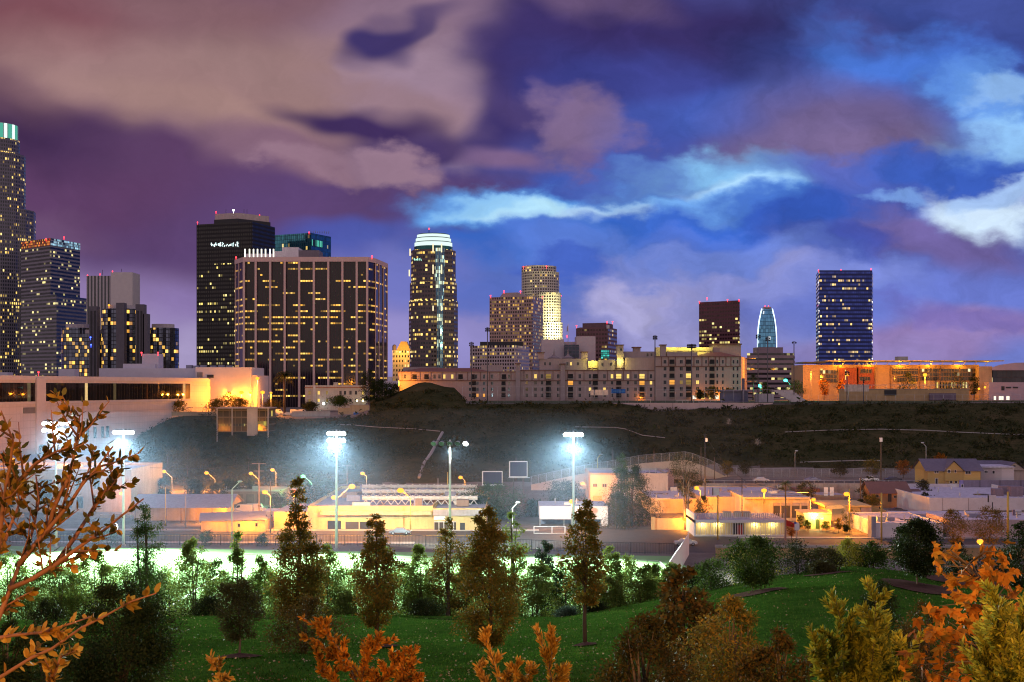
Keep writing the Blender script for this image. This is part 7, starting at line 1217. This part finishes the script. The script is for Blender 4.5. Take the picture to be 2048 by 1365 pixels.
    T('small maple with a bare straight trunk, right of centre', 1170, 0, 998, 104, 58.6, [(0, .5), (.15, .9), (.4, 1), (.65, .72), (.85, .5), (1, .18)], 'autumn', 8000, .13, trunk=.30, zb=lz(1170, 58.6), nclump=100, rc=.27)
    T('small round dark tree in the middle of the mulch ring', 1505, 0, 1075, 142, 75.6, ROUND, 'green', 7500, .15, trunk=.18, zb=lz(1510, 75.6), nclump=100, rc=.3)
    T('big dark tree with a pale trunk on the right of the lawn', 1835, 0, 1040, 124, 74, OVAL, 'dark', 10000, .15, trunk=.22, zb=lz(1840, 74), nclump=120, rc=.29, bark=M_palebark)
    # mulch rings
    for px, Y, r in ((1510, 75.6, 1.75), (478, 48.5, .85), (1840, 74, 1.9), (1925, 84, 2.2), (760, 56, .8), (1170, 58.6, .55), (1655, 86, 1.6)):
        b = MB(); x = X(px, Y); N = 22; pts = [(x+r*math.cos(2*math.pi*i/N)*(1+.05*math.sin(i*2.3)), Y+r*(2.1 if r > 1.7 else 1.3)*math.sin(2*math.pi*i/N)*(1+.05*math.sin(i*1.7))) for i in range(N)]; zc = lawn_z(px, Y)+.16
        ring = lambda s: [(x+(p[0]-x)*s, Y+(p[1]-Y)*s, lawn_z(xpx(x+(p[0]-x)*s, Y+(p[1]-Y)*s), Y+(p[1]-Y)*s)+.05+.12*(1-s)) for p in pts]
        rs = [ring(s) for s in (.02, .3, .55, .8, 1)]
        for r0_, r1_ in zip(rs[:-1], rs[1:]):
            for i in range(N): j = (i+1) % N; b.face([r0_[i], r1_[i], r1_[j], r0_[j]])
        structure(b.build('mulch_bed', M_mulch))
    b = MB()
    for px0, px1 in ((60, 1000),):
        n = 60
        for i in range(n):
            a, c = px0+(px1-px0)*i/n, px0+(px1-px0)*(i+1)/n; q = [(a, 90.5+.8*math.sin(a*.02)), (c, 90.5+.8*math.sin(c*.02)), (c, 96.5), (a, 96.5)]; b.face([(X(p, Y), Y, lawn_z(p, Y)+.04) for p, Y in q])
    structure(b.build('mulch_bed', M_mulch))
    # grass blades and fallen leaves
    rg = np.random.default_rng(11); n = 70000; Y = 36+60*rg.uniform(0, 1, n)**1.3; px = rg.uniform(-40, 2090, n); P_ = np.array([(X(a, y), y, lawn_z(a, y)) for a, y in zip(px, Y)]); d = rg.normal(size=(n, 3))*.45; d[:, 2] = 1
    quads_mesh('grass', leaf_quads(P_, d, .085, .035, rg), leafmat('grass_blades', [(.034, .10, .01), (.055, .135, .016), (.02, .075, .008), (.10, .15, .026)], .35, .95))['kind'] = 'stuff'
    n = 2600; Y = 38+56*rg.uniform(0, 1, n)**1.4; px = np.where(rg.uniform(0, 1, n) < .75, rg.uniform(0, 1400, n), rg.uniform(1300, 2048, n)); P_ = np.array([(X(a, y), y, lawn_z(a, y)+.05) for a, y in zip(px, Y)]); d = rg.normal(size=(n, 3)); d[:, 2] *= .25
    quads_mesh('fallen_leaves', leaf_quads(P_, d, .10, .07, rg), leafmat('fallen_leaf', [(.34, .24, .12), (.45, .36, .22), (.25, .13, .05)], .2))['kind'] = 'stuff'
park()

# --- branches close to the viewer
def spray(t, stems, Y, leafL, leafW, lv, rg, per=36, twig=5, twigL=.22, r0=.008, stemmat=None, up=.1, spread=.8, depth=.5, taper=True):
    """stems: lists of photo points; leaves sit along each stem and its side twigs"""
    C, D = [], []
    for s in stems:
        dz = rg.uniform(-depth, depth); pts = [np.array(P(px, py, Y+dz*i/max(1, len(s)-1))) for i, (px, py) in enumerate(s)]
        b = MB(); b.tube(pts, list(np.linspace(r0, r0*.25, len(pts))), 6); b.build('stem', stemmat or M_bark, t, smooth=True)
        seg = np.array([np.linalg.norm(q-p) for p, q in zip(pts[:-1], pts[1:])]); cum = np.concatenate([[0], np.cumsum(seg)]); T_ = cum[-1]
        def at_(u): i = min(len(seg)-1, int(np.searchsorted(cum, u*T_)-1) if u > 0 else 0); f = (u*T_-cum[i])/seg[i]; return pts[i]+(pts[i+1]-pts[i])*f, (pts[i+1]-pts[i])/seg[i]
        lines = [(lambda u: at_(u), per, 1.0)]
        tw = MB()
        for j in range(twig):
            p, d = at_(rg.uniform(.12, .97)); side = rg.normal(size=3); side[1] *= .5; dd = unit(d*.7+unit(side)*.75+np.array([0, 0, up])); Lt = twigL*rg.uniform(.5, 1.2); q = p+dd*Lt+np.array([0, 0, .12*Lt]); m = (p+q)/2+rg.normal(size=3)*.04*Lt
            tw.tube([p, m, q], [r0*.4, r0*.28, r0*.12], 5)
            def f(u, p=p, m=m, q=q): return ((1-u)**2*p+2*u*(1-u)*m+u*u*q, unit(q-p))
            lines.append((f, max(4, int(per*.45)), .9))
        if twig: tw.build('twigs', stemmat or M_bark, t, smooth=True)['kind'] = 'stuff'
        for f, n, sc in lines:
            for u in rg.uniform(.1, 1, n):
                p, d = f(u); s_ = unit(np.cross(d, unit(rg.normal(size=3)))); C.append(p); D.append(unit(d*(1-spread*.5)+s_*spread))
    return leaf_quads(np.array(C), np.array(D), leafL, leafW, rg, .1)
def ovals(q):
    """rhombic leaf blanks -> six-sided oval leaves"""
    b, l, t, r = q[:, 0], q[:, 1], q[:, 2], q[:, 3]; m = (l+r)/2; hl, hr = l-m, r-m
    return np.stack([b, b+(m-b)*.62+hl*.95, m+(t-m)*.42+hl*.85, t, m+(t-m)*.42+hr*.85, b+(m-b)*.62+hr*.95], axis=1)
def palmate(C, D, L, rg):
    """five-lobed leaves: fans of pointed lobes"""
    V = []; n = len(C); D = unit(D); s = unit(np.cross(D, unit(rg.normal(size=(n, 3)))))
    for a, k in ((0, 1.0), (.75, .85), (-.75, .85), (1.5, .55), (-1.5, .55)):
        d = D*math.cos(a)+s*math.sin(a); p = s*math.cos(a)-D*math.sin(a); Lk = L*k; V.append(np.stack([C, C+d*Lk*.5+p*Lk*.24, C+d*Lk, C+d*Lk*.5-p*Lk*.24], axis=1))
    return np.concatenate(V)
def near_branches():
    rg = np.random.default_rng(77); Y = 7.5
    t = thing('shrub', 'bronze-leaved shrub reaching in from the left edge', 'shrub', P(-60, 1450, Y))
    main = [[(-40, 1330), (0, 1230), (20, 1178), (39, 1129), (55, 1099), (68, 1050), (78, 1001), (72, 953)], [(20, 1178), (65, 1158), (108, 1132), (147, 1103), (183, 1077), (209, 1060), (248, 1028), (287, 998)], [(39, 1129), (70, 1090), (98, 1057), (137, 1011), (165, 969), (195, 935), (226, 893)], [(-10, 1190), (-4, 1100), (8, 1000), (20, 930), (26, 880), (2, 822)], [(98, 1057), (110, 1010), (135, 960), (150, 905), (160, 830)], [(0, 1010), (40, 960), (75, 925), (110, 905), (135, 895)], [(-20, 1130), (10, 1080), (30, 1030), (48, 985)], [(108, 1132), (150, 1075), (178, 1030), (205, 985), (235, 955)]]
    quads_mesh('foliage', ovals(spray(t, main, Y, .058, .030, 'branch', rg, per=25, twig=8, twigL=.27, r0=.017, up=.25, stemmat=mat('red_bark', (.22, .09, .05), .8, 0, .2, 8))), LEAVES['branch'], t)
    t = thing('branch', 'long bronze branch pointing right across the dark bush, lower left', 'branch', P(-40, 1390, 7))
    quads_mesh('foliage', ovals(spray(t, [[(-60, 1395), (0, 1355), (65, 1315), (104, 1298), (163, 1256), (209, 1233), (261, 1204), (312, 1187)], [(-20, 1280), (20, 1272), (81, 1266), (147, 1246), (183, 1233)], [(95, 1370), (112, 1340), (122, 1312)]], 7, .06, .03, 'branch', rg, per=30, twig=2, twigL=.12, r0=.013, up=.3, stemmat=mat('red_bark', (.22, .09, .05)))), LEAVES['ochre'], t)
    t = thing('shrub', 'bright orange sprays rising from the bottom edge, left of centre', 'shrub', P(740, 1420, 9)); quads_mesh('foliage', ovals(spray(t, [[(740, 1390), (723, 1357), (676, 1295), (643, 1260), (605, 1236)], [(725, 1390), (697, 1331), (661, 1307), (631, 1283)], [(718, 1385), (730, 1330), (750, 1295)], [(750, 1390), (768, 1357), (793, 1325)], [(785, 1390), (800, 1352), (835, 1322)], [(690, 1390), (655, 1350), (640, 1325)], [(800, 1390), (815, 1360), (838, 1350)]], 9, .043, .017, 'orange', rg, per=105, twig=8, twigL=.13, r0=.009, up=.3, spread=.7)), LEAVES['orange'], t)
    t = thing('twig', 'single ochre twig at the bottom edge above the mulch ring', 'twig', P(445, 1400, 8)); quads_mesh('foliage', ovals(spray(t, [[(450, 1395), (440, 1350), (420, 1312)]], 8, .05, .02, 'ochre', rg, per=60, twig=3, twigL=.07, r0=.007)), LEAVES['ochre'], t)
    t = thing('shrub', 'bristly ochre shoots at the bottom edge, centre', 'shrub', P(1020, 1420, 8.5)); quads_mesh('foliage', ovals(spray(t, [[(1005, 1395), (998, 1357), (982, 1310), (967, 1266)], [(978, 1395), (970, 1362), (957, 1333)], [(1030, 1395), (1032, 1365), (1032, 1336)], [(1055, 1395), (1057, 1360), (1060, 1328)], [(1110, 1395), (1102, 1357), (1090, 1304), (1073, 1258)], [(1098, 1340), (1104, 1307), (1104, 1258)], [(1112, 1390), (1120, 1360), (1128, 1335)], [(1010, 1395), (1014, 1365), (1018, 1345)]], 8.5, .05, .011, 'ochre', rg, per=150, twig=3, twigL=.06, r0=.009, spread=.55)), LEAVES['ochre'], t)
    # orange sycamore, right
    t = thing('tree', 'orange sycamore sapling leaning in at the right', 'tree', P(2010, 1430, 8)); zc = [(1500, 480), (1560, 530), (1640, 560), (1700, 600), (1500, 580), (1840, 540), (1900, 620), (1860, 560), (1560, 630), (1720, 690), (1760, 760), (1640, 800), (1600, 770), (1700, 880), (1740, 930), (1580, 920), (1530, 950), (1390, 1020), (1350, 1000), (1470, 1090), (1540, 1080), (1600, 1080), (1710, 1010), (1340, 1220), (1400, 1270), (1440, 1300), (1600, 1160), (1660, 1200), (1700, 1260), (1960, 790), (2000, 810), (1370, 1080), (1620, 1000), (1900, 480), (1930, 700), (1800, 820), (1480, 850), (1290, 1250), (1750, 1180), (1560, 1290), (1850, 640)]
    zc = [(1440+x/3.368, 960+y/3.368) for x, y in zc]; mainS = [(2010, 1420), (1995, 1320), (1985, 1225), (1965, 1170), (1935, 1130), (1900, 1100)]; b = MB(); b.tube([P(px, py, 8) for px, py in mainS], [.02, .017, .014, .011, .008, .004], 7); b.build('trunk', M_bark, t, smooth=True); b = MB(); C, D = [], []
    for px, py in zc:
        q = min(mainS, key=lambda s: abs(s[1]-py-40)+.3*abs(s[0]-px)); dy = rg.uniform(-.35, .35); e = P(px, py, 8+dy); s0 = P(*q, 8); b.tube([s0, (s0+e)/2+Vector((0, 0, rg.uniform(0, .08))), e], [.007, .005, .002], 5)
        for i in range(6): C.append(np.array(e)+rg.normal(size=3)*[.05, .05, .045]); D.append(rg.normal(size=3)*[1, .7, .8]+[0, -.2, -.35])
    b.build('limbs', M_bark, t, smooth=True)['kind'] = 'stuff'; quads_mesh('crown', palmate(np.array(C), np.array(D), .072*rg.uniform(.55, 1.35, (len(C), 1)), rg), LEAVES['orange'], t)
    # yellow-green feathery shrubs
    def plume(label, tips, base, Y, n, lv, L=.055, W=.013):
        t = thing('shrub', label, 'shrub', P(base, 1430, Y)); st = []
        for (px, py) in tips: st.append([(base+(px-base)*.5+rg.uniform(-10, 10), 1420), (base+(px-base)*.8, 1365-(1365-py)*.35), (px, py)])
        quads_mesh('foliage', ovals(spray(t, st, Y, L, W, lv, rg, per=n, twig=12, twigL=.16, r0=.006, spread=.6, up=.4)), LEAVES[lv], t)
    plume('feathery yellow-green shrub at the bottom right', [(1678, 1222), (1660, 1270), (1640, 1300), (1700, 1250), (1720, 1280), (1752, 1200), (1745, 1240), (1770, 1255), (1790, 1290), (1812, 1305), (1735, 1310), (1690, 1310), (1660, 1330), (1770, 1320), (1630, 1345)], 1725, 9, 130, 'lime')
    plume('feathery yellow-green shrub in the bottom right corner', [(1995, 1205), (2010, 1240), (1985, 1265), (2030, 1270), (2045, 1235), (1975, 1320), (2015, 1310), (2050, 1300), (1960, 1345), (2040, 1340)], 2020, 7, 130, 'lime', .048, .012)
    k = iter(range(950, 990)); T = lambda *a, **kw: tree(*a, seed=next(k), **kw)
    T('autumn sycamore with mixed orange and green leaves, lower right of centre', 1365, 0, 1112, 150, 20, OVAL, 'brownred', 5200, .085, .06, trunk=.1, zb=lawn_z(1365, 20), nclump=60, rc=.3)
    for lab, px, top, w, Y, lv, n in (('tangled brown shrub along the bottom edge, right of centre', 1290, 1225, 240, 15, 'brownred', 9000), ('tangled brown-green shrub along the bottom edge below the mulch ring', 1460, 1190, 230, 16, 'autumn', 9000), ('low orange-brown shrub at the bottom edge', 1560, 1255, 190, 13, 'brownred', 6500), ('dark bush in the middle of the right lawn', 1760, 1160, 170, 34, 'dark', 6500), ('brown-red bush behind the feathery yellow-green shrub', 1850, 1205, 170, 26, 'brownred', 5500), ('huge blurred dark bush at the lower left', 235, 1160, 260, 27, 'dark', 16000), ('dark bush left of the huge blurred bush', 95, 1190, 130, 33, 'dark', 5000), ('dark green bush in the bottom left corner behind the branches', 20, 1240, 130, 22, 'dark', 4000), ('dark weedy bush at the right edge behind the orange sapling', 1990, 1180, 150, 30, 'dark', 5000)):
        T(lab, px, 0, top, w, Y, BUSH, lv, int(n*1.7), .05 if Y < 20 else .08, .019 if lv != 'dark' else .026, trunk=.0, zb=lawn_z(px, Y)-.1, nclump=110, rc=.26, stems=4, cat='bush', name='bush', limbs=30)
    # park lamps behind the viewer light these branches
    for lab, x, y, z, w in (('park lamp standing behind the viewpoint, left', -9, -9, 36.5, 13000), ('park lamp standing behind the viewpoint, right', 13, -8, 36.5, 19000)):
        t = thing('street_lamp', lab, 'street lamp', (x, y, 30)); tube_part(t, 'pole', [(x, y, 29.8), (x, y, z)], .09, M_pole, 8); b = MB(); b.ball((x, y, z+.3), .5, .3, .22); b.build('lamp_head', M_pole, t); b = MB(); b.ball((x, y, z), .3, .25, .2); b.build('bulb', M_sodium, t); point('lamp_light', (x, y+.2, z-.6), (1, .47, .10), w, t, .3)
near_branches()
# ---------------------------------------------------------------- thin evening mist hanging over the lit field, with low yard mist added for lamp halos
def mist():
    m = bpy.data.materials.new('mist_air'); m.use_nodes = True; k = NT(m.node_tree)
    v = k.n('ShaderNodeVolumePrincipled'); v.inputs['Color'].default_value = (.48, .68, 1, 1); v.inputs['Density'].default_value = .00042; v.inputs['Anisotropy'].default_value = .25
    o = k.n('ShaderNodeOutputMaterial'); k.set(o.inputs['Volume'], v.outputs[0]); m.cycles.homogeneous_volume = True
    b = MB(); b.box(-175, 48, 228, 287, -3, 27.5); structure(b.build('mist', m), 'stuff')
    m2 = bpy.data.materials.new('lamp_halo_mist'); m2.use_nodes = True; k = NT(m2.node_tree)
    v = k.n('ShaderNodeVolumePrincipled'); v.inputs['Color'].default_value = (.95, .92, .9, 1); v.inputs['Density'].default_value = .0004; v.inputs['Anisotropy'].default_value = .2
    o = k.n('ShaderNodeOutputMaterial'); k.set(o.inputs['Volume'], v.outputs[0]); m2.cycles.homogeneous_volume = True
    b = MB(); b.box(-175, 170, 287.6, 371, -3, 12.5); structure(b.build('mist', m2), 'stuff')
mist()
